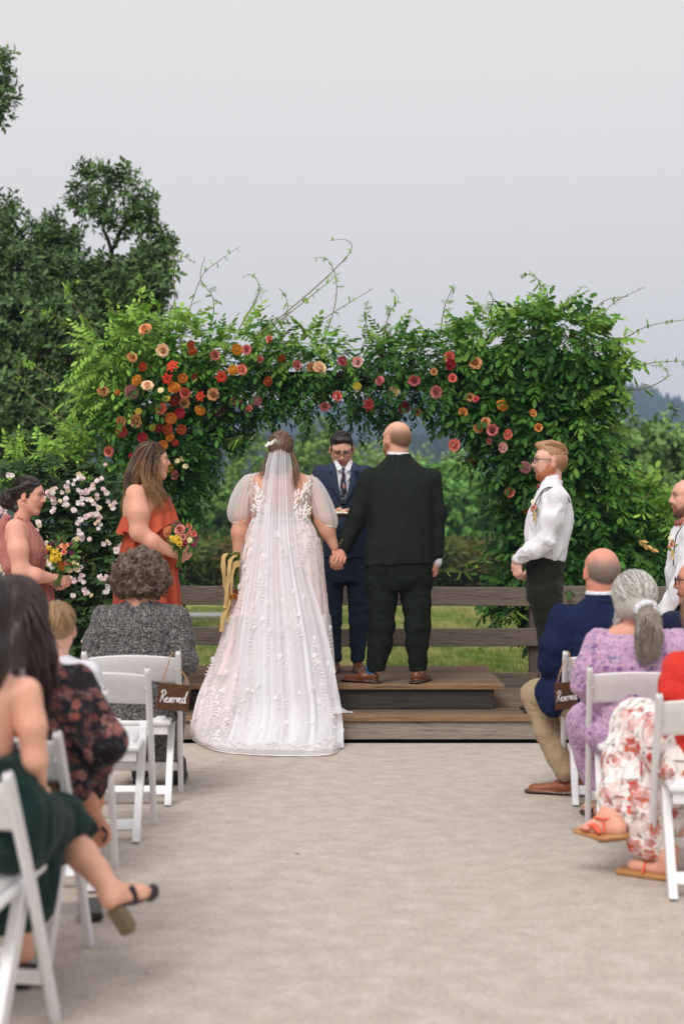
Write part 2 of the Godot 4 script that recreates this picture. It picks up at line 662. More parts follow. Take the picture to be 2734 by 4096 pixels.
func make_ground():
	var b := MB.new()
	b.face([Vector3(-900, -0.06, 20), Vector3(900, -0.06, 20), Vector3(900, -0.06, -900), Vector3(-900, -0.06, -900)], Color.WHITE)
	var o := put("lawn", b.mesh(), M.lawn, self)
	tag(o, "mown green lawn with dry straw patches beyond the wooden fence", "lawn", "", "structure")
	var patio := thing("patio", "pale beige concrete patio with broom marks and fine joints", "patio")
	patio.set_meta("kind", "structure")
	var edges := [3.0, -0.9, -3.45, -5.998, -8.53, -9.45]
	for i in edges.size() - 1:
		var z0: float = edges[i] - 0.003
		var z1: float = edges[i + 1] + 0.003
		b = MB.new()
		b.box(Transform3D(Basis(), Vector3(0, -0.06, (z0 + z1) / 2)), Vector3(24, 0.12, z0 - z1), Color.WHITE, 0.003)
		put("slab", b.mesh(), M.concrete, patio)
	# grass blades in tufts, past the fence and round the deck
	b = MB.new()
	for i in 9:
		var a := rf(0, TAU)
		var p := Vector3(rf(-0.04, 0.04), 0, rf(-0.04, 0.04))
		var h := rf(0.03, 0.065)
		var s := Vector3(cos(a), 0, sin(a))
		var lean := Vector3(rf(-0.03, 0.03), h, rf(-0.03, 0.03))
		b.face([p - s * 0.003, p + s * 0.003, p + lean], Color.WHITE)
	var mm := MultiMesh.new()
	mm.transform_format = MultiMesh.TRANSFORM_3D
	mm.use_colors = true
	mm.mesh = b.mesh()
	var n := 26000
	mm.instance_count = n
	for i in n:
		var d := 9.6 + 16.0 * pow(rng.randf(), 1.6)
		var x := rf(-1, 1) * d * 0.27
		if d < 11.3 and absf(x) < 1.9:
			d += 1.9
		var t := Transform3D(Basis(Vector3.UP, rf(0, TAU)).scaled(Vector3.ONE * rf(0.7, 1.5)), Vector3(x, -0.06, -d))
		mm.set_instance_transform(i, t)
		var dry := clampf(fnl.get_noise_2d(x * 0.8, d * 0.8) * 1.5 + 0.35, 0, 1)
		mm.set_instance_color(i, V(L(104, 130, 54).lerp(L(172, 160, 108), dry), rf(0.75, 1.2)))
	var g := MultiMeshInstance3D.new()
	g.name = "grass"
	g.multimesh = mm
	g.material_override = M.far_leaf
	add_child(g)
	tag(g, "short mown grass blades growing on the lawn around the deck", "grass", "", "stuff")
	b = MB.new()
	b.box(Transform3D(Basis(Vector3.UP, 0.08), Vector3(-1.85, -0.03, -23.0)), Vector3(1.3, 0.07, 0.9), L(158, 160, 152), 0.01)
	o = put("stone_slab", b.mesh(), M.plain, self)
	tag(o, "flat pale grey stone slab lying in the lawn beyond the fence", "slab")

func plank(parent: Node, called: String, m: Material, at: Vector3, size: Vector3, col: Color, turn := Basis()):
	var b := MB.new()
	b.box(Transform3D(turn, Vector3.ZERO), size, col, 0.004)
	put(called, b.mesh(), m, parent, at - (parent as Node3D).position)

func make_platform():
	var p := thing("wooden_platform", "two-step brown timber platform under the couple and the officiant", "platform")
	var col := L(126, 104, 86)
	# lower deck: boards run across, the front one shows its edge
	for i in 12:
		var z := -9.475 - 0.0685 - i * 0.1375
		var k := rf(0.82, 1.1)
		var c := V(L(150, 120, 92), 1.0) if i == 0 else V(col, k)
		plank(p, "plank", M.deck_wood, Vector3(rf(-0.006, 0.006), 0.154 + rf(-0.001, 0.001), z), Vector3(3.5, 0.036, 0.132), c)
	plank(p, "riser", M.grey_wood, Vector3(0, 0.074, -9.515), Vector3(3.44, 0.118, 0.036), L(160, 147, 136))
	plank(p, "rear_riser", M.grey_wood, Vector3(0, 0.06, -11.1), Vector3(3.44, 0.14, 0.036), L(110, 102, 92))
	for s in [-1, 1]:
		plank(p, "side_board", M.grey_wood, Vector3(s * 1.71, 0.074, -10.3), Vector3(0.036, 0.118, 1.5), L(120, 110, 100))
	# upper deck
	for i in 10:
		var z := -9.823 - 0.0685 - i * 0.1325
		var k := rf(0.82, 1.08)
		var c := L(148, 116, 88) if i == 0 else V(col, k)
		plank(p, "plank", M.deck_wood, Vector3(rf(-0.008, 0.008), 0.326 + rf(-0.001, 0.001), z), Vector3(2.24, 0.034, 0.127), c)
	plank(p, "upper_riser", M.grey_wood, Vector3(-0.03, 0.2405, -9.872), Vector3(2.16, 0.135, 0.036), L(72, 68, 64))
	for s in [-1, 1]:
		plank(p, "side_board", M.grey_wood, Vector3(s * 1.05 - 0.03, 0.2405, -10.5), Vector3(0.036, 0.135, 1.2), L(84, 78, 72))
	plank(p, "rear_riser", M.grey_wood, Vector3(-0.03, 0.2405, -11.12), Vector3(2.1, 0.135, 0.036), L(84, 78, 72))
	for x in [-0.95, -0.2, 0.42, 0.9, 1.3]:
		var b := MB.new()
		b.ball(Transform3D(Basis().scaled(Vector3(0.006, 0.006, 0.003)), Vector3(x, 0.08 + rf(-0.03, 0.03), -9.496)), L(170, 160, 150), 6, 4)
		put("nail", b.mesh(), M.plain, p)

func make_fence():
	var f := thing("rail_fence", "dark weathered timber rail fence behind the platform", "fence", Vector3(0, 0, -11.45))
	var posts := [-5.69, -3.275, -0.855, 1.565, 3.985]
	for x in posts:
		plank(f, "post", M.post_wood, Vector3(x, 0.49, -11.45), Vector3(0.125, 1.1, 0.1), V(L(106, 94, 86), rf(0.9, 1.1)))
	for i in posts.size() - 1:
		for r in [[0.88, 0.15], [0.55, 0.142], [0.2, 0.14]]:
			var tilt := Basis(Vector3.BACK, rf(-0.006, 0.006))
			plank(f, "rail", M.grey_wood, Vector3((posts[i] + posts[i + 1]) / 2, r[0] + rf(-0.008, 0.008), -11.375 + 0.0), Vector3(2.41, r[1], 0.038), V(L(126, 114, 105), rf(0.85, 1.1)), tilt)

# ---------- leaves
# a feathered leaf: stalk and pairs of folded leaflets
func leaflet(b: MB, at: Vector3, dir: Vector3, up: Vector3, ln: float, wd: float, col: Color, lobes := false, droop := 0.15):
	dir = dir.normalized()
	var side := dir.cross(up).normalized()
	up = side.cross(dir)
	var st := [[0.0, 0.05], [0.28, 0.85], [0.55, 1.0], [0.8, 0.6], [1.0, 0.02]]
	if lobes:
		st = [[0.0, 0.06], [0.22, 0.75], [0.36, 0.6], [0.55, 1.05], [0.7, 0.62], [0.84, 0.7], [1.0, 0.03]]
	var mid := []
	var lf := []
	var rt := []
	for s in st:
		var c: Vector3 = at + dir * (ln * s[0]) - up * (ln * droop * s[0] * s[0])
		mid.append(c - up * (wd * 0.14 * s[1]))
		lf.append(c - side * (wd * 0.5 * s[1]))
		rt.append(c + side * (wd * 0.5 * s[1]))
	b.sheet([lf, mid, rt], [col, V(col, 1.12), col])
func feather_leaf(pairs: int, ln: float, lw: float, ll: float, col: Color, lobes := false, sd := 1) -> ArrayMesh:
	var r := RandomNumberGenerator.new()
	r.seed = sd
	var b := MB.new()
	var pts := []
	for i in 6:
		var t := i / 5.0
		pts.append(Vector3(sin(t * 1.7) * 0.03, ln * (t * 0.18 - t * t * 0.5), ln * t * 0.92))
	b.tube(pts, [0.0022, 0.0018, 0.0014, 0.001, 0.0008], 3, [V(col, 1.2)], 1.0, Vector3.UP, false)
	for i in pairs:
		var t := 0.22 + 0.74 * i / (pairs - 0.4)
		var f := t * 5.0
		var k := mini(int(f), 4)
		var p: Vector3 = (pts[k] as Vector3).lerp(pts[k + 1], f - k)
		var tg: Vector3 = (pts[k + 1] - pts[k]).normalized()
		var sz := (1.0 - 0.35 * absf(t - 0.5) * 2.0) * r.randf_range(0.85, 1.12)
		for s in [-1.0, 1.0]:
			if r.randf() < 0.06: continue
			var d: Vector3 = Vector3(s, r.randf_range(-0.5, 0.15), 0) + tg * r.randf_range(0.35, 0.9)
			leaflet(b, p, d, Vector3(r.randf_range(-0.35, 0.35), 1, 0.2 * s), ll * sz * r.randf_range(0.8, 1.12), lw * sz * r.randf_range(0.8, 1.15), V(col, r.randf_range(0.88, 1.1)), lobes, 0.22)
	var last: Vector3 = pts[5]
	leaflet(b, last, (pts[5] - pts[4]).normalized(), Vector3(0, 0.5, 1), ll, lw, col, lobes)
	return b.mesh()
# a spray of simple leaves for far trees and bushes
func spray(count: int, ln: float, size: float, wd: float, sd: int, spread := 1.0) -> ArrayMesh:
	var r := RandomNumberGenerator.new()
	r.seed = sd
	var b := MB.new()
	b.tube([Vector3.ZERO, Vector3(0, ln * 0.5, ln * 0.1), Vector3(0, ln * 0.9, ln * 0.25)], [size * 0.05, size * 0.03, size * 0.015], 3, [L(70, 66, 50)], 1.0, Vector3.RIGHT, false)
	for i in count:
		var t := r.randf_range(0.1, 1.0)
		var a := i * 2.4 + r.randf() * 0.6
		var p := Vector3(0, ln * 0.9 * t, ln * 0.25 * t * t)
		var d := Vector3(cos(a) * spread, r.randf_range(-0.2, 0.8), sin(a) * spread).normalized()
		var u := (Vector3.UP * 0.8 + rdir_of(r) * 0.6).normalized()
		var side := d.cross(u).normalized()
		var s := size * r.randf_range(0.7, 1.2)
		var c := grey(r.randf_range(0.8, 1.15))
		var q := [p, p + d * s * 0.5 + side * s * wd * 0.5, p + d * s - u * s * 0.15, p + d * s * 0.5 - side * s * wd * 0.5]
		b.face(q, c)
	return b.mesh()
func rdir_of(r: RandomNumberGenerator) -> Vector3:
	return Vector3(r.randf_range(-1, 1), r.randf_range(-1, 1), r.randf_range(-1, 1))
func frame(fwd: Vector3, up: Vector3) -> Basis:
	var z := fwd.normalized()
	var x := up.cross(z)
	x = x.normalized() if x.length() > 1e-4 else Vector3.RIGHT
	return Basis(x, z.cross(x), z)
func multi(called: String, mesh: Mesh, ts: Array, cols: Array, m: Material, parent: Node) -> MultiMeshInstance3D:
	var mm := MultiMesh.new()
	mm.transform_format = MultiMesh.TRANSFORM_3D
	mm.use_colors = true
	mm.mesh = mesh
	mm.instance_count = ts.size()
	for i in ts.size():
		mm.set_instance_transform(i, ts[i])
		mm.set_instance_color(i, cols[i])
	var o := MultiMeshInstance3D.new()
	o.multimesh = mm
	o.material_override = m
	var n := 0
	var nm := called
	while parent.has_node(nm):
		n += 1
		nm = "%s_%03d" % [called, n]
	o.name = nm
	parent.add_child(o, true)
	return o

# a bush: stems and sprays spread through lumps of its crown
func bush(called: String, label: String, category: String, at: Vector3, w: float, h: float, col: Color, count: int, size: float, group: String, sd: int):
	rng.seed = sd
	var o := thing(called, label, category, at, group)
	var lumps := []
	for i in 9:
		var a := rf(0, TAU)
		lumps.append([Vector3(cos(a) * w * rf(0.1, 0.36), h * rf(0.2, 0.74), sin(a) * w * rf(0.1, 0.3)), w * rf(0.17, 0.3)])
	var ts := []
	var cs := []
	for i in count:
		var l: Array = lumps[rng.randi() % 9]
		var d := rdir()
		var p: Vector3 = l[0] + d * (l[1] * pow(rng.randf(), 0.4)) * Vector3(1, 1.1, 1)
		if p.y < 0.05: p.y = rf(0.05, 0.5)
		var dir := (d + Vector3.UP * 0.7 + rdir() * 0.5).normalized()
		ts.append(Transform3D(Basis(Quaternion(Vector3.UP, dir)) * Basis(Vector3.UP, rf(0, TAU)), p))
		cs.append(V(col, rf(0.65, 1.25)))
	var f := multi("foliage", spray(16, size * 2.2, size, 0.55, sd), ts, cs, M.far_leaf, o)
	f.set_meta("kind", "stuff")
	var b := MB.new()
	for l in lumps:
		b.tube(spline([Vector3(rf(-0.1, 0.1), -0.1, rf(-0.1, 0.1)), (l[0] as Vector3) * Vector3(0.4, 0.5, 0.4), l[0]], 6), [0.06, 0.05, 0.04, 0.03, 0.02, 0.015], 5, [L(72, 62, 50)])
	put("stem", b.mesh(), M.bark, o)

func make_background():
	# wooded ridge far behind
	rng.seed = 5
	for hb in [[620.0, 62.0, 3, "hills", "far blue wooded ridge under the grey sky"], [330.0, 21.0, 8, "hills", "nearer wooded rise in front of the far ridge"]]:
		var b := MB.new()
		var rows := []
		var dist: float = hb[0]
		for i in 7:
			var t := i / 6.0
			var row := []
			for j in 241:
				var x := (j / 240.0 - 0.5) * dist * 1.9
				var crest: float = 1.18 * hb[1] * (1.0 + 0.16 * fnl.get_noise_1d(x / dist * 3.1 + float(hb[2]) * 7.3) + 0.10 * x / (dist * 0.25) + 0.025 * fnl.get_noise_1d(x * 0.11))
				row.append(Vector3(x, -1.0 + crest * sin(t * PI / 2), -dist + 0.0 - t * dist * 0.4))
			rows.append(row)
		b.sheet(rows, [L(52, 66, 44)])
		# tree tops make the ridge line and the slope rough
		var hi := put(hb[3], b.mesh(), M.hill, self)
		tag(hi, hb[4], "hills", "", "structure")
		var cone := MB.new()
		cone.tube([Vector3(0, 0, 0), Vector3(0, 0.35, 0), Vector3(0, 1, 0)], [0.28, 0.22, 0.01], 5, [Color.WHITE])
		var ts := []
		var cs := []
		for i in 5000:
			var t := rng.randf()
			var x := rf(-0.3, 0.3) * dist
			var crest: float = 1.18 * hb[1] * (1.0 + 0.16 * fnl.get_noise_1d(x / dist * 3.1 + float(hb[2]) * 7.3) + 0.10 * x / (dist * 0.25) + 0.025 * fnl.get_noise_1d(x * 0.11))
			var s := rf(3.5, 7.5)
			ts.append(Transform3D(Basis().scaled(Vector3(s, s, s)), Vector3(x, -1.5 + crest * sin(t * PI / 2), -dist - t * dist * 0.4)))
			cs.append(V(L(50, 66, 42), rf(0.6, 1.3)))
		var w := multi("forest", cone.mesh(), ts, cs, M.far_leaf, self)
		w.name = numbered("forest")
		tag(w, "dark conifers covering the far blue ridge" if hb[0] > 500.0 else "dark trees covering the nearer rise", "forest", "", "stuff")
	# orchard bushes seen through the arch: [px, base distance, width, height, colour, label]
	var bl := [
		[905, 44, 3.2, 2.9, L(109, 143, 75), "dark green bush left of the bride, far beyond the lawn"],
		[1000, 52, 4.4, 3.6, L(125, 157, 86), "bush showing beside the bride's left sleeve, far beyond the lawn"],
		[1180, 46, 4.6, 5.0, L(134, 166, 88), "tall bush showing between the bride and the officiant"],
		[1320, 50, 4.6, 5.6, L(127, 159, 84), "tallest bush, behind the officiant's head"],
		[1480, 54, 4.4, 5.3, L(148, 177, 107), "pale bush showing between officiant and groom"],
		[1700, 58, 4.6, 4.9, L(161, 189, 127), "pale grey-green bush right behind the groom's shoulder"],
		[1810, 42, 3.4, 3.3, L(116, 166, 82), "bright green bush right of the groom's elbow"],
		[1915, 46, 3.4, 3.6, L(118, 159, 75), "bush beside the right leg of the arch, far beyond the lawn"],
		[2440, 34, 3.6, 3.9, L(148, 180, 104), "pale tree right of the arch, under the blue ridge"],
		[2590, 30, 3.6, 4.15, L(118, 150, 84), "large dark tree above the man at the right edge"],
		[2760, 31, 4.0, 4.4, L(134, 168, 95), "tree cut by the right edge of the view"]]
	var i := 0
	for q in bl:
		var d: float = q[1]
		bush("orchard_tree", q[5], "tree", Vector3((q[0] - 1367.0) / F * d, -0.06, -d), q[2], q[3], q[4], 520, 0.2, "orchard trees beyond the lawn", 100 + i)
		i += 1
	# tall dry weeds at the lawn's far edge
	rng.seed = 77
	var ts := []
	var cs := []
	for k in 2600:
		var d := rf(33, 41)
		var x := rf(-0.2, 0.2) * d
		ts.append(Transform3D(Basis(Vector3.UP, rf(0, TAU)).scaled(Vector3.ONE * rf(0.5, 1.25)), Vector3(x, -0.06, -d)))
		var dry := clampf(fnl.get_noise_1d(x * 1.1) * 1.6 + 0.25 + rf(-0.3, 0.3), 0, 1)
		cs.append(V(L(92, 112, 54).lerp(L(140, 112, 66), dry), rf(0.7, 1.2)))
	var wd := multi("weeds", spray(22, 1.0, 0.3, 0.2, 9, 0.5), ts, cs, M.far_leaf, self)
	wd.name = numbered("weeds")
	tag(wd, "tall brown and green weeds at the far edge of the lawn", "weeds", "", "stuff")

func make_big_tree():
	rng.seed = 21
	var base := P(60, 2600, 19.0)
	base.y = -0.06
	var o := thing("big_tree", "large dark green tree with leaning limbs left of the arch", "tree", base)
	var b := MB.new()
	# limbs: photograph points and distance
	var limbs := [
		[[[-260, 2700, 19], [-140, 1950, 19], [20, 1560, 19], [150, 1470, 18.6], [260, 1420, 18.2]], 0.30, 0.12],
		[[[20, 1560, 19], [160, 1300, 19.4], [230, 1060, 19.6], [300, 900, 19.5]], 0.13, 0.04],
		[[[150, 1470, 18.6], [330, 1330, 18.6], [430, 1180, 18.4], [470, 1120, 18.3]], 0.13, 0.05],
		[[[430, 1180, 18.4], [445, 1010, 18.4], [410, 900, 18.5], [385, 820, 18.5]], 0.04, 0.008],
		[[[445, 1010, 18.4], [500, 900, 18.3], [560, 860, 18.3]], 0.035, 0.012],
		[[[160, 1300, 19.4], [190, 1120, 19.4], [60, 900, 19.6]], 0.07, 0.02],
		[[[-140, 1950, 19], [-160, 1300, 19.6], [-100, 700, 19.5], [-60, 380, 19.2], [10, 330, 19]], 0.13, 0.012],
		[[[470, 1120, 18.3], [600, 1080, 18.2], [660, 1010, 18.2]], 0.05, 0.015],
		[[[260, 1420, 18.2], [420, 1500, 18], [560, 1400, 18]], 0.08, 0.02]]
	for l in limbs:
		var pts := []
		for q in l[0]:
			pts.append(P(q[0], q[1], q[2]))
		pts = spline(pts, 14)
		var rad := []
		for i in 14:
			rad.append(lerpf(l[1], l[2], i / 13.0))
			if i > 0: pts[i] += rdir() * rad[i] * 0.5
		b.tube(pts, rad, 7, [L(66, 54, 46)])
	put("trunk", b.mesh(base), M.bark, o)
	# crown lumps: px, py, radius px, distance
	var lumps := [[60, 1130, 190, 19], [-60, 1000, 170, 19], [230, 1010, 110, 19.2], [300, 1180, 180, 19], [120, 1320, 200, 18.8], [330, 1380, 180, 18.6], [480, 1150, 130, 18.6], [560, 1230, 120, 18.4], [600, 1060, 85, 18.4],
		[640, 990, 60, 18.3], [390, 850, 75, 18.6], [350, 790, 55, 18.6], [370, 725, 42, 18.6], [430, 760, 42, 18.5], [320, 850, 50, 18.5], [450, 900, 60, 18.5], [545, 900, 75, 18.3], [500, 720, 55, 18.3], [540, 780, 50, 18.3], [585, 900, 45, 18.3], [560, 830, 35, 18.3],
		[-20, 870, 70, 19.3], [30, 850, 65, 19.4], [190, 900, 50, 19.4], [160, 940, 70, 19.3],
		[100, 1600, 210, 18.8], [380, 1600, 190, 18.5], [200, 1780, 190, 18.6], [0, 1760, 180, 18.8], [440, 1440, 170, 18.3], [560, 1380, 120, 18.2], [-120, 1400, 240, 19], [-20, 390, 42, 19], [-170, 720, 130, 19.3], [-110, 570, 95, 19.2], [-220, 920, 150, 19.4], [-80, 470, 60, 19.1], [-250, 1200, 200, 19.2], [0, 330, 40, 19], [-8, 250, 32, 19], [15, 440, 22, 19], [610, 1130, 80, 18.2]]
	var ts := []
	var cs := []
	for l in lumps:
		var c := P(l[0], l[1], l[3])
		var r: float = l[2] / F * l[3]
		var n := int(clampf(r * r * 1000.0 * (0.36 if l[1] < 960 else 1.0), 18, 900))
		for i in n:
			var d := rdir()
			var p: Vector3 = c + d * maxf(r * 0.92 - 0.12, 0.04) * pow(rng.randf(), 0.45) * Vector3(1, 0.95, 1.3) * (1.0 if rng.randf() < 0.9 else 1.35)
			var out := (d + Vector3.UP * 0.5 + rdir() * 0.7).normalized()
			ts.append(Transform3D((Basis(Quaternion(Vector3.UP, out)) * Basis(Vector3.UP, rf(0, TAU))).scaled(Vector3.ONE * rf(0.6, 1.15)), p - base))
			cs.append(V(L(100, 128, 78), rf(0.6, 1.35)))
	var cr := multi("crown", spray(13, 0.26, 0.1, 0.42, 4, 0.8), ts, cs, M.far_leaf, o)
	cr.set_meta("kind", "stuff")

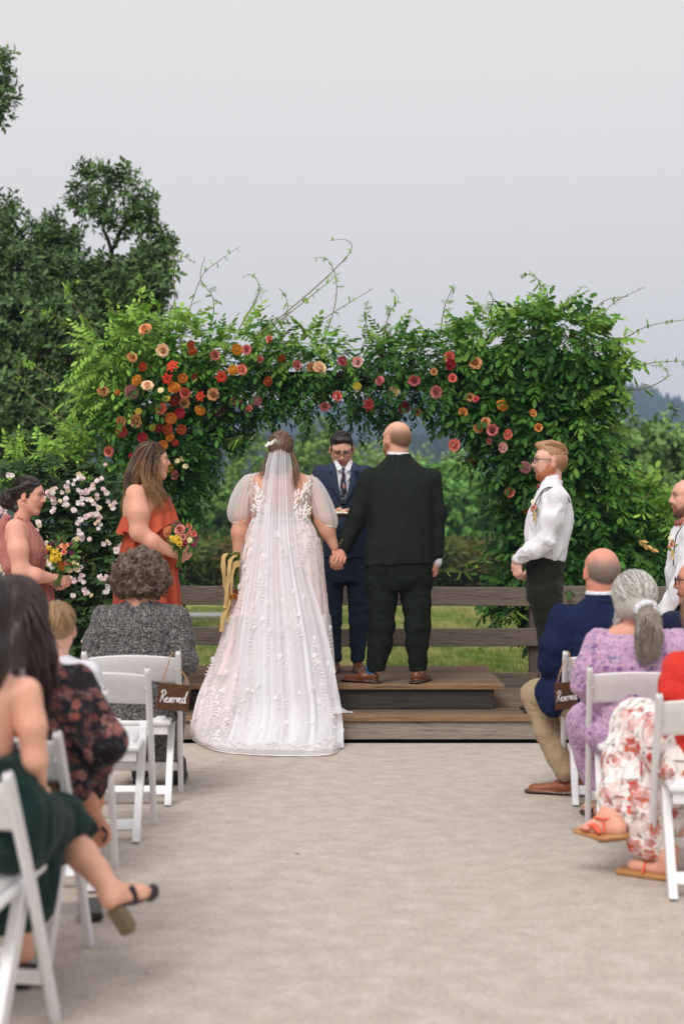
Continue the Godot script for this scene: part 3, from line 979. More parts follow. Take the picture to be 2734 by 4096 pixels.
func flower_list() -> Array:
	return [
		[582, 1319, 30, "rose", "apricot", "upper apricot rose on the top of the arch's left shoulder"],
		[650, 1402, 30, "rose", "pale peach", "pale peach rose on the top of the arch's left shoulder"],
		[528, 1430, 24, "rose", "apricot", "lower apricot rose on the top of the arch's left shoulder"],
		[764, 1378, 17, "dahlia", "rust", "upper rust dahlia on the top of the arch's left shoulder"],
		[771, 1406, 19, "dahlia", "rust", "lower rust dahlia on the top of the arch's left shoulder"],
		[571, 1467, 19, "dahlia", "orange red", "orange red dahlia on the top of the arch's left shoulder"],
		[689, 1465, 28, "lily", "scarlet", "scarlet lily on the top of the arch's left shoulder"],
		[670, 1515, 26, "lily", "scarlet", "scarlet lily in the arch's upper left cluster"],
		[731, 1514, 21, "dahlia", "orange", "third orange dahlia in the arch's upper left cluster, counted from the left"],
		[548, 1522, 24, "dahlia", "golden", "golden dahlia in the arch's upper left cluster"],
		[590, 1544, 27, "rose", "pale peach", "pale peach rose in the arch's upper left cluster"],
		[643, 1561, 13, "daisy", "cream", "cream daisy in the arch's upper left cluster"],
		[697, 1552, 26, "dahlia", "orange", "second orange dahlia in the arch's upper left cluster, counted from the left"],
		[741, 1572, 25, "rose", "coral", "coral rose in the arch's upper left cluster"],
		[802, 1585, 24, "lily", "scarlet", "scarlet lily under the beam left of the bride's head"],
		[854, 1578, 27, "rose", "apricot", "apricot rose under the beam left of the bride's head"],
		[412, 1566, 26, "rose", "golden brown", "left golden brown rose in the arch's upper left cluster"],
		[469, 1570, 13, "dahlia", "orange", "first orange dahlia in the arch's upper left cluster, counted from the left"],
		[527, 1569, 30, "dahlia", "dusty pink", "dusty pink dahlia in the arch's upper left cluster"],
		[665, 1594, 17, "daisy", "yellow", "yellow daisy in the arch's upper left cluster"],
		[697, 1603, 24, "dahlia", "dark red", "lower dark red dahlia in the arch's upper left cluster"],
		[738, 1611, 24, "rose", "golden brown", "right golden brown rose in the arch's upper left cluster"],
		[647, 1636, 27, "rose", "coral", "coral rose low in the cluster above the bridesmaid in rust"],
		[800, 1642, 23, "dahlia", "golden", "golden dahlia under the beam left of the bride's head"],
		[719, 1653, 22, "dahlia", "crimson", "crimson dahlia low in the cluster above the bridesmaid in rust"],
		[683, 1674, 25, "dahlia", "orange", "orange dahlia low in the cluster above the bridesmaid in rust"],
		[555, 1646, 15, "daisy", "yellow", "upper yellow daisy low in the cluster above the bridesmaid in rust"],
		[546, 1684, 31, "rose", "golden brown", "right golden brown rose low in the cluster above the bridesmaid in rust"],
		[486, 1685, 24, "rose", "golden brown", "left golden brown rose low in the cluster above the bridesmaid in rust"],
		[610, 1709, 17, "daisy", "yellow", "lower yellow daisy low in the cluster above the bridesmaid in rust"],
		[639, 1713, 19, "dahlia", "dark red", "dark red dahlia low in the cluster above the bridesmaid in rust"],
		[671, 1718, 21, "dahlia", "rust", "left rust dahlia low in the cluster above the bridesmaid in rust"],
		[680, 1748, 19, "dahlia", "orange", "third orange dahlia beside the head of the bridesmaid in rust, counted from the left"],
		[698, 1770, 15, "dahlia", "orange red", "left orange red dahlia beside the head of the bridesmaid in rust"],
		[486, 1727, 25, "dahlia", "coral", "coral dahlia low in the cluster above the bridesmaid in rust"],
		[571, 1751, 21, "dahlia", "crimson", "upper crimson dahlia beside the head of the bridesmaid in rust"],
		[652, 1781, 21, "dahlia", "orange", "second orange dahlia beside the head of the bridesmaid in rust, counted from the left"],
		[726, 1719, 21, "dahlia", "rust", "right rust dahlia low in the cluster above the bridesmaid in rust"],
		[859, 1422, 23, "rose", "dusky red", "dusky red rose on the arch's beam left of the bride's head"],
		[885, 1507, 27, "lily", "scarlet", "scarlet lily on the arch's beam left of the bride's head"],
		[948, 1398, 24, "dahlia", "golden", "upper golden dahlia on the arch's beam left of the bride's head"],
		[988, 1398, 22, "rose", "pink", "left pink rose on the arch's beam left of the bride's head"],
		[1037, 1437, 20, "rose", "pink", "right pink rose on the arch's beam left of the bride's head"],
		[1078, 1357, 17, "rose", "salmon", "upper salmon rose on the arch's beam left of the bride's head"],
		[1125, 1431, 17, "dahlia", "rust", "upper rust dahlia on the arch's beam left of the bride's head"],
		[933, 1481, 23, "dahlia", "golden", "lower golden dahlia on the arch's beam left of the bride's head"],
		[966, 1479, 24, "rose", "salmon", "lower salmon rose on the arch's beam left of the bride's head"],
		[1072, 1527, 21, "dahlia", "rust", "lower rust dahlia on the arch's beam left of the bride's head"],
		[1186, 1461, 22, "rose", "dusky red", "upper dusky red rose on the beam over the bride and the officiant"],
		[1241, 1467, 21, "rose", "apricot", "apricot rose on the beam over the bride and the officiant"],
		[1276, 1474, 32, "rose", "pale peach", "pale peach rose on the beam over the bride and the officiant"],
		[944, 1603, 24, "rose", "salmon", "left salmon rose under the beam left of the bride's head"],
		[1027, 1603, 22, "dahlia", "dusty pink", "dusty pink dahlia under the beam left of the bride's head"],
		[997, 1636, 18, "rose", "salmon", "right salmon rose under the beam left of the bride's head"],
		[876, 1646, 26, "dahlia", "purple", "purple dahlia under the beam left of the bride's head"],
		[1347, 1585, 23, "rose", "coral", "coral rose on the beam over the bride and the officiant"],
		[1299, 1629, 23, "rose", "dusky red", "lower dusky red rose on the beam over the bride and the officiant"],
		[780, 1511, 17, "dahlia", "dark red", "upper dark red dahlia in the arch's upper left cluster"],
		[1371, 1445, 23, "rose", "crimson", "crimson rose on the beam over the bride and the officiant"],
		[1427, 1448, 24, "rose", "pale pink", "pale pink rose on the beam over the bride and the officiant"],
		[1518, 1524, 22, "rose", "pink", "left pink rose on the beam over the bald groom"],
		[1428, 1546, 17, "dahlia", "yellow", "yellow dahlia on the beam over the bride and the officiant"],
		[1472, 1619, 30, "lily", "dark red", "dark red lily on the beam over the bald groom"],
		[1575, 1568, 30, "rose", "cream", "cream rose on the beam over the bald groom"],
		[1616, 1629, 25, "dahlia", "crimson", "crimson dahlia on the beam over the bald groom"],
		[1655, 1521, 26, "rose", "pink", "right pink rose on the beam over the bald groom"],
		[1733, 1487, 17, "rose", "golden brown", "upper golden brown rose on the beam over the bald groom"],
		[1745, 1568, 27, "rose", "dusky red", "dusky red rose on the beam over the bald groom"],
		[1797, 1428, 25, "rose", "coral", "coral rose on the beam over the bald groom"],
		[1800, 1458, 25, "dahlia", "crimson", "crimson dahlia where the beam meets the arch's right leg"],
		[1807, 1512, 20, "rose", "coral", "upper coral rose where the beam meets the arch's right leg"],
		[1901, 1453, 29, "rose", "golden brown", "second golden brown rose where the beam meets the arch's right leg, counted from the left"],
		[1665, 1648, 20, "rose", "golden brown", "lower golden brown rose on the beam over the bald groom"],
		[1878, 1589, 20, "rose", "golden brown", "first golden brown rose where the beam meets the arch's right leg, counted from the left"],
		[1902, 1597, 16, "rose", "hot pink", "hot pink rose where the beam meets the arch's right leg"],
		[1851, 1648, 21, "rose", "golden", "first golden rose where the beam meets the arch's right leg, counted from the left"],
		[2007, 1622, 26, "dahlia", "golden", "golden dahlia where the beam meets the arch's right leg"],
		[1941, 1688, 21, "rose", "golden brown", "fourth golden brown rose where the beam meets the arch's right leg, counted from the left"],
		[1909, 1714, 23, "rose", "golden brown", "third golden brown rose where the beam meets the arch's right leg, counted from the left"],
		[1968, 1720, 27, "rose", "dusky red", "dusky red rose where the beam meets the arch's right leg"],
		[2027, 1738, 23, "rose", "coral", "lower coral rose where the beam meets the arch's right leg"],
		[2129, 1653, 19, "rose", "golden", "second golden rose where the beam meets the arch's right leg, counted from the left"],
		[2152, 1710, 19, "rose", "golden", "third golden rose where the beam meets the arch's right leg, counted from the left"],
		[2007, 1790, 24, "rose", "pale pink", "pale pink rose on the arch's right leg near the man with glasses"],
		[1813, 1780, 29, "rose", "salmon", "left salmon rose on the arch's right leg near the man with glasses"],
		[1892, 1847, 29, "rose", "salmon", "right salmon rose on the arch's right leg near the man with glasses"],
		[2098, 1870, 26, "dahlia", "dusty pink", "dusty pink dahlia on the arch's right leg near the man with glasses"],
		[2036, 1971, 22, "rose", "coral", "coral rose on the arch's right leg near the man with glasses"],
		[2102, 2035, 25, "dahlia", "golden", "lower golden dahlia on the arch's right leg near the man with glasses"],
		[2252, 1844, 15, "dahlia", "golden", "upper golden dahlia on the arch's right leg near the man with glasses"],
		[1953, 1765, 15, "rose", "dusky red", "dusky red rose on the arch's right leg near the man with glasses"],
		[437, 1806, 24, "rose", "salmon", "salmon rose beside the head of the bridesmaid in rust"],
		[649, 1786, 19, "dahlia", "orange", "first orange dahlia beside the head of the bridesmaid in rust, counted from the left"],
		[674, 1872, 20, "dahlia", "golden", "lower golden dahlia beside the head of the bridesmaid in rust"],
		[701, 1901, 21, "rose", "dusky red", "dusky red rose beside the head of the bridesmaid in rust"],
		[710, 1843, 12, "daisy", "cream", "first cream daisy beside the head of the bridesmaid in rust, counted from the left"],
		[731, 1835, 13, "daisy", "cream", "second cream daisy beside the head of the bridesmaid in rust, counted from the left"],
		[742, 1865, 13, "daisy", "cream", "third cream daisy beside the head of the bridesmaid in rust, counted from the left"],
		[523, 1822, 11, "dahlia", "crimson", "lower crimson dahlia beside the head of the bridesmaid in rust"],
		[700, 1772, 14, "dahlia", "orange red", "right orange red dahlia beside the head of the bridesmaid in rust"],
		[681, 1751, 17, "dahlia", "golden", "upper golden dahlia beside the head of the bridesmaid in rust"],
	]

# ---------- the vine arch
func vine_blobs() -> Array:
	# px, py, radius in px of the large view, distance offset; leaf tone 0 dark .. 1 pale
	var q := [[330,795,70,0.7],[275,850,80,0.9],[350,880,95,0.3],[430,805,62,0.7],[450,900,86,0.2],[530,835,72,0.4],[560,905,72,0.1],[300,950,78,0.5],[400,980,88,0.1],[478,975,62,0.1],[340,1040,70,0.2],[408,1070,62,0.1],[440,1035,36,0.1],
		[345,750,34,1.0],[385,768,36,0.9],[240,805,42,1.0],[215,870,46,1.0],[225,930,50,0.9],[470,785,38,0.9],
		[330,1120,68,0.1],[380,1150,64,0.1],[345,1230,68,0.1],[375,1230,42,0.1],[322,1330,72,0.1],[362,1330,42,0.1],[300,1420,78,0.1],
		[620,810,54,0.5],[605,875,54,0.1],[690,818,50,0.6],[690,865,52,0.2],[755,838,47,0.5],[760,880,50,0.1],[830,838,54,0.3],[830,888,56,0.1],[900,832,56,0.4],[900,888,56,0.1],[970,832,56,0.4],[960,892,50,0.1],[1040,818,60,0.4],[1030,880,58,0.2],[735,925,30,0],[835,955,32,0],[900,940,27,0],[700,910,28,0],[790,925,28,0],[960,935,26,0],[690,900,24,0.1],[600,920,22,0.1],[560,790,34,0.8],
		[1120,805,74,0.5],[1200,785,78,0.5],[1280,785,80,0.4],[1335,815,82,0.5],[1120,880,90,0.3],[1220,870,95,0.2],[1305,895,90,0.3],[1085,950,58,0.3],[1170,980,90,0.2],[1260,990,95,0.2],[1325,985,70,0.4],[1125,1040,48,0.2],[1180,1080,75,0.1],[1260,1090,90,0.2],[1335,1080,78,0.4],[1195,1180,64,0.1],[1270,1190,92,0.1],[1360,1170,88,0.3],[1440,1175,76,0.5],[1495,1215,62,0.5],[1195,1280,64,0.1],[1280,1300,98,0.1],[1380,1285,98,0.2],[1460,1290,78,0.3],[1180,1360,46,0.1],[1300,1400,88,0.1],[1235,1425,40,0],[1400,1385,90,0.1],[1375,880,45,0.8],[1385,820,40,0.8],
		[150,1060,55,1.0],[80,1075,50,1.0],[210,1045,55,0.8],[20,1090,45,0.9]]
	var out := []
	rng.seed = 3
	for e in q:
		var d := 11.95 + rf(-0.12, 0.12)
		if e[0] < 230 and e[1] > 1000: d = 12.0
		out.append([P(e[0] * 1.7436, e[1] * 1.7436, d), e[2] * 1.7436 / F * d * 0.94, e[3]])
	return out
func front_of(blobs: Array, px: float, py: float) -> float:
	# how far the vine's front face is along this direction
	var best := 99.0
	for b in blobs:
		var c: Vector3 = b[0]
		var p := P(px, py, -c.z)
		var r: float = b[1]
		var off := Vector2(p.x - c.x, p.y - c.y).length()
		if off < r * 1.05:
			best = minf(best, -c.z - 1.15 * sqrt(maxf(r * r * 1.1 - off * off, 0.0)))
	return best if best < 90.0 else 11.6
var blobs := []
var flower_at := []
var leaf_tones := {}
func make_vine_arch():
	blobs = vine_blobs()
	for f in flower_list():
		var d := front_of(blobs, f[0], f[1]) - 0.07
		flower_at.append([P(f[0], f[1], d), f[2] / F * d * 1.0])
	rng.seed = 13
	var base := Vector3(0, -0.06, -11.95)
	var o := thing("vine_arch", "leafy green vine arch with two thick legs and long curling shoots", "vine arch", base)
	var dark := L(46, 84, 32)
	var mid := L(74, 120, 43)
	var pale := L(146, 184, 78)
	var all := []
	var vol := 0.0
	for b in blobs:
		var c: Vector3 = b[0]
		var r: float = b[1]
		var n := int(r * r * 1900.0)
		for i in n:
			var dir := rdir()
			if dir.z < -0.2 and rng.randf() < 0.5: dir.z = -dir.z
			var p := c + dir * r * (0.42 + 0.5 * pow(rng.randf(), 0.6)) * Vector3(1, 1, 1.1)
			var inner := false
			for e in blobs:
				if (p - (e[0] as Vector3)).length() < (e[1] as float) * 0.62:
					inner = true
					break
			if inner and rng.randf() < 0.85: continue
			if p.y < 0.0: continue
			var hid := false
			for f in flower_at:
				var fp: Vector3 = f[0]
				if Vector2(p.x - fp.x, p.y - fp.y).length() < f[1] + 0.16 and p.z > fp.z - 0.10:
					hid = true
					break
			if hid and rng.randf() < 0.82: continue
			var out := (dir * Vector3(1, 0.5, 1) + Vector3.DOWN * rf(-0.15, 0.5) + rdir() * 0.4).normalized()
			if dir.y > 0.55: out = (dir + rdir() * 0.6 + Vector3(0, 0.15, 0)).normalized()
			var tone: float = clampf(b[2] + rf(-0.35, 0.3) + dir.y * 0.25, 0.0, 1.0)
			var up := (Vector3.UP * 0.8 + Vector3(0, 0, 0.9) * rf(0.2, 1.0) + dir * 0.4).normalized()
			all.append([p, out, up, tone, rf(0.6, 1.2)])
	# the leaves that show largest are parts of their own
	all.sort_custom(func(a, e): return (a[0] as Vector3).z > (e[0] as Vector3).z)
	var kinds := [feather_leaf(6, 0.25, 0.031, 0.068, Color.WHITE, false, 1), feather_leaf(5, 0.235, 0.043, 0.082, Color.WHITE, true, 2), feather_leaf(7, 0.27, 0.026, 0.058, Color.WHITE, false, 3), feather_leaf(5, 0.2, 0.036, 0.07, Color.WHITE, false, 6), feather_leaf(4, 0.2, 0.05, 0.084, Color.WHITE, true, 7)]
	var tones := []
	for i in 7:
		var t := i / 6.0
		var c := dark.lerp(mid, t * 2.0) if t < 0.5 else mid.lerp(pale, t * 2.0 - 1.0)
		var m: StandardMaterial3D = M.leaf.duplicate()
		m.resource_name = "leaf_tone"
		m.albedo_color = c.linear_to_srgb()
		tones.append(m)
	var ts := [[], [], [], [], []]
	var cs := [[], [], [], [], []]
	var shown := 0
	for i in all.size():
		var a: Array = all[i]
		var p: Vector3 = a[0]
		var lobed := p.x > 0.9 and rng.randf() < 0.75
		var kd: int = [1, 4, 1][rng.randi() % 3] if lobed else [0, 2, 3][rng.randi() % 3]
		var tf := Transform3D(frame(a[1], a[2]).scaled(Vector3.ONE * a[4]), p - base)
		if shown < 290 and i % 3 == 0:
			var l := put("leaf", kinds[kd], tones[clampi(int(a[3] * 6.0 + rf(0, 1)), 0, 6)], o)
			l.transform = tf
			shown += 1
		else:
			ts[kd].append(tf)
			var t: float = a[3]
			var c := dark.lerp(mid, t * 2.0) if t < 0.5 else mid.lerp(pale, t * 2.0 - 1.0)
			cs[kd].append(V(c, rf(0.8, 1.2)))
	for k in 5:
		multi("foliage", kinds[k], ts[k], cs[k], M.leaf, o).set_meta("kind", "stuff")
	# woody stems inside the legs and along the beam
	var st := MB.new()
	for s in [[[-1.55, -0.1], [-1.6, 1.0], [-1.5, 1.9], [-1.0, 2.6], [0.0, 2.68], [0.9, 2.62], [1.6, 2.5]], [[-1.75, -0.1], [-1.7, 1.2], [-1.8, 2.3], [-1.4, 2.8]], [[1.75, -0.1], [1.7, 1.1], [1.75, 2.0], [1.4, 2.65], [0.6, 2.68], [-0.4, 2.62]], [[1.95, -0.1], [2.0, 1.2], [1.9, 2.4], [2.2, 2.9]]]:
		var pts := []
		for q in s:
			pts.append(Vector3(q[0], q[1], -12.0 + rf(-0.1, 0.1)) - base)
		pts = spline(pts, 22)
		for i in pts.size(): pts[i] += rdir() * 0.03
		var rad := []
		for i in 22: rad.append(0.055 - 0.0018 * i)
		st.tube(pts, rad, 7, [L(84, 72, 60)])
	put("stem", st.mesh(), M.bark, o)
	# hidden timber posts and beam carry the vine
	st = MB.new()
	for x in [-1.7, 1.85]:
		st.box(Transform3D(Basis(), Vector3(x, 1.2, -12.1) - base), Vector3(0.12, 2.5, 0.12), L(90, 80, 72), 0.005)
	st.box(Transform3D(Basis(), Vector3(0.08, 2.66, -12.15) - base), Vector3(4.0, 0.12, 0.1), L(90, 80, 72), 0.005)
	put("arch_frame", st.mesh(), M.post_wood, o)
	# long shoots against the sky: each one a part, with small leaves
	var shoots := [
		[[420, 760], [460, 640], [500, 600], [548, 567]], [[405, 740], [398, 600], [420, 588], [447, 604]], [[335, 720], [322, 650], [318, 620], [300, 570]],
		[[240, 790], [165, 690], [155, 655], [190, 643], [232, 650]], [[200, 780], [120, 720], [45, 712]], [[205, 930], [95, 850], [50, 838], [42, 860], [72, 872]],
		[[200, 1000], [60, 900], [38, 862]], [[545, 760], [590, 680], [592, 648], [575, 630], [556, 636]], [[590, 770], [700, 680], [780, 605], [806, 570], [795, 550], [755, 552]],
		[[610, 760], [700, 690], [780, 625]], [[740, 790], [768, 700], [770, 640], [750, 595], [718, 592]], [[690, 770], [760, 720], [855, 662]], [[880, 770], [892, 720], [912, 688], [903, 668]],
		[[1235, 700], [1238, 650], [1215, 630], [1190, 632]], [[1290, 710], [1312, 680], [1338, 655]], [[1360, 760], [1400, 700], [1478, 658]], [[1340, 740], [1385, 690], [1440, 680]],
		[[1400, 800], [1480, 750], [1575, 733]], [[1420, 860], [1490, 833], [1570, 828]], [[1400, 900], [1480, 890], [1528, 865], [1520, 842], [1490, 838]], [[1390, 985], [1440, 950], [1455, 905]],
		[[100, 1080], [40, 1020], [5, 990]], [[150, 1060], [95, 990], [60, 950]], [[170, 1050], [130, 985], [116, 930]], [[1130, 1290], [1060, 1312], [1000, 1308]], [[1180, 1400], [1120, 1450], [1098, 1490]],
		[[480, 780], [490, 690], [460, 640], [470, 590]], [[640, 760], [660, 700], [640, 660]], [[1010, 760], [1020, 700], [1040, 660], [1030, 700]], [[560, 1000], [500, 1015], [470, 1045]], [[470, 1080], [520, 1020], [560, 1018]], [[1120, 720], [1130, 690], [1120, 665]],
		[[1460, 1180], [1500, 1110], [1530, 1090]], [[300, 760], [250, 700], [235, 650]], [[850, 780], [835, 720], [845, 690]]]
	for s in shoots:
		var pts := []
		var d0 := 11.9 + rf(-0.25, 0.2)
		for q in s:
			pts.append(P(q[0] * 1.7436, q[1] * 1.7436, d0 + rf(-0.08, 0.08)))
		pts = spline(pts, 18)
		var b := MB.new()
		var rad := []
		for i in 18: rad.append(lerpf(0.0052, 0.002, i / 17.0))
		var loc := []
		for p in pts: loc.append(p - base)
		b.tube(loc, rad, 4, [L(120, 140, 74), L(132, 150, 84), L(128, 120, 80)], 1.0, Vector3.UP, false)
		for i in range(0, 17):
			var t := i / 17.0
			if rng.randf() < 0.82 - t * 0.35:
				var dir := (rdir() + Vector3(0, -0.2, 0.5)).normalized()
				var side: Vector3 = (loc[i + 1] - loc[i]).cross(dir).normalized()
				var sc := lerpf(0.085, 0.025, t) * rf(0.5, 1.2)
				var c := mid.lerp(pale, rf(0.35, 1.0))
				for k in 4:
					var p: Vector3 = loc[i] + dir * sc * (0.15 + 0.28 * k)
					for sd in [-1.0, 1.0]:
						leaflet(b, p, side * sd + dir * 0.6, Vector3(0, 1, 0.3), sc * 0.62, sc * 0.26, c)
				b.tube([loc[i], loc[i] + dir * sc * 1.0], [0.0015, 0.0008], 3, [c], 1.0, Vector3.UP, false)
		put("shoot", b.mesh(), M.leaf, o)
	# one dry seed pod cluster on the right leg
	var dry := MB.new()
	for i in 9:
		var p := P(2554 + i * 6.5, 2158 + i * 4.5, 11.05) - base
		leaflet(dry, p, Vector3(0.7, -0.5, 0.2) + rdir() * 0.5, Vector3(0, 0.5, 1), 0.06, 0.025, L(196, 160, 96))
	put("dry_leaf", dry.mesh(), M.leaf, o)

# ---------- blossoms
func petal_at(b: MB, c: Vector3, dir: Vector3, out: Vector3, ln: float, wd: float, curl: float, col: Color, tip: Color):
	dir = dir.normalized()
	out = out.normalized()
	var side := dir.cross(out).normalized()
	var rows := []
	for i in 4:
		var t := i / 3.0
		var w: float = wd * [0.38, 0.92, 1.08, 0.78][i]
		var p := c + dir * ln * t + out * (curl * ln * t * t)
		var cup := out * (wd * 0.18)
		rows.append([p - side * w * 0.5 + cup, p, p + side * w * 0.5 + cup])
	b.sheet(rows, [col, col.lerp(tip, 0.35), col.lerp(tip, 0.7), tip])
# unit size flowers facing +z
func rose_mesh(b: MB, tf: Transform3D, col: Color, r: RandomNumberGenerator):
	var heart := V(col, 0.9)
	heart.g *= 0.92
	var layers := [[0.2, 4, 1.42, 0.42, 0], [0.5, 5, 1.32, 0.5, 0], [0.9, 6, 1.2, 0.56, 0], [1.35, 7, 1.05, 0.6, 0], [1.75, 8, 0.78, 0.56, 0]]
	for li in layers.size():
		var l: Array = layers[li]
		for i in l[1]:
			var a: float = TAU * i / l[1] + li * 0.7 + r.randf_range(-0.15, 0.15)
			var rad := Vector3(cos(a), sin(a), 0)
			var el: float = l[2]
			var dir := (rad * cos(el) + Vector3.BACK * sin(el)).normalized()
			var out := (-rad * sin(el) + Vector3.BACK * cos(el)).normalized()
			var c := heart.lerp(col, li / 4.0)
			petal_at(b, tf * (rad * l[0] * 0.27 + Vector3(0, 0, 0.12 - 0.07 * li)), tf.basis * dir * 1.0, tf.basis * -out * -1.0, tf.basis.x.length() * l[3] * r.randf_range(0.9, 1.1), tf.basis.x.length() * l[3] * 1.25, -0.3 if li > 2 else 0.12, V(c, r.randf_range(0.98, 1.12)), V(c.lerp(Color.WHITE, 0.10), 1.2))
	b.ball(tf * Transform3D(Basis().scaled(Vector3(0.13, 0.13, 0.2)), Vector3(0, 0, 0.22)), heart, 6, 4)
func dahlia_mesh(b: MB, tf: Transform3D, col: Color, r: RandomNumberGenerator, round_ := 0.8):
	var k := tf.basis.x.length()
	var n := 74
	for i in n:
		var t := (i + 0.5) / n
		var el := lerpf(1.5, -0.25, sqrt(t))
		var a := i * 2.39996
		var dir := Vector3(cos(a) * cos(el), sin(a) * cos(el), sin(el) * round_).normalized()
		var tang := Vector3(-cos(a) * sin(el), -sin(a) * sin(el), cos(el))
		var ln := k * lerpf(0.3, 0.52, t)
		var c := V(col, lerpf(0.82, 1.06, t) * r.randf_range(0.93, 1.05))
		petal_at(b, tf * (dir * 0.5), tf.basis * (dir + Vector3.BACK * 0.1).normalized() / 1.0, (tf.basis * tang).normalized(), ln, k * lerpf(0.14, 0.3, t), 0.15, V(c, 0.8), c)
	b.ball(tf * Transform3D(Basis().scaled(Vector3(0.52, 0.52, 0.46))), V(col, 0.7), 8, 5)
func star_mesh(b: MB, tf: Transform3D, col: Color, r: RandomNumberGenerator, petals: int, wd: float, heart: Color):
	var k := tf.basis.x.length()
	for l in 2:
		for i in petals:
			var a := TAU * (i + 0.5 * l) / petals + r.randf_range(-0.1, 0.1)
			var rad := Vector3(cos(a), sin(a), 0.25 + 0.25 * l)
			petal_at(b, tf * Vector3(0, 0, 0.02 + 0.05 * l), (tf.basis * rad).normalized(), tf.basis.z.normalized(), k * (1.0 - 0.2 * l), k * wd, -0.3, V(col, r.randf_range(0.85, 1.05)), V(col, 1.1))
	b.ball(tf * Transform3D(Basis().scaled(Vector3(0.22, 0.22, 0.14)), Vector3(0, 0, 0.1)), heart, 7, 4)
func flower(b: MB, kind: String, at: Vector3, face: Vector3, size: float, col: Color, sd: int):
	var r := RandomNumberGenerator.new()
	r.seed = sd
	var bs := Basis(frame(face, Vector3.UP) * Basis(Vector3.BACK, r.randf() * TAU)).scaled(Vector3.ONE * size)
	var tf := Transform3D(bs, at)
	if kind == "rose": rose_mesh(b, tf, col, r)
	elif kind == "dahlia": dahlia_mesh(b, tf, col, r)
	elif kind == "pompom": dahlia_mesh(b, tf, col, r, 1.0)
	elif kind == "lily": star_mesh(b, tf, col, r, 6, 0.42, L(120, 40, 20))
	elif kind == "daisy": star_mesh(b, tf, col, r, 8, 0.62, L(170, 150, 60))
const PAINT := {"apricot": [222, 160, 96], "pale peach": [246, 206, 164], "rust": [178, 84, 40], "orange red": [200, 80, 44], "scarlet": [198, 66, 44], "orange": [226, 140, 56], "golden": [224, 152, 50], "cream": [238, 224, 170], "coral": [226, 106, 82],
	"golden brown": [206, 144, 78], "dusty pink": [200, 134, 136], "yellow": [218, 196, 76], "dark red": [152, 52, 50], "crimson": [186, 52, 66], "dusky red": [186, 92, 84], "pink": [220, 112, 118], "salmon": [232, 130, 104], "purple": [130, 66, 96], "pale pink": [232, 176, 164], "hot pink": [226, 76, 96],
	"mauve": [170, 84, 112], "magenta": [206, 60, 120], "violet": [140, 54, 104], "dusty rose": [206, 126, 114], "peach": [240, 170, 116]}
func paint(s: String) -> Color:
	var q: Array = PAINT[s]
	return L(q[0], q[1], q[2])
func make_flowers():
	var list := flower_list()
	rng.seed = 31
	for i in list.size():
		var f: Array = list[i]
		var at: Vector3 = flower_at[i][0]
		var s: float = flower_at[i][1]
		var b := MB.new()
		var face := Vector3(rf(-0.75, 0.75), rf(-0.35, 0.65), 1.0)
		flower(b, f[3], Vector3.ZERO, face, s, paint(f[4]), 500 + i)
		var c := paint(f[4])
		b.tube([Vector3(0, 0, -s * 0.2), Vector3(rf(-0.02, 0.02), -0.04, -0.1), Vector3(rf(-0.03, 0.03), -0.1, -0.16)], [0.004, 0.003, 0.003], 4, [L(70, 100, 50)])
		var o := put(f[3] if f[3] != "lily" else "lily", b.mesh(), M.petal, self, at)
		tag(o, f[5], "flower", "flowers tucked into the vine arch")

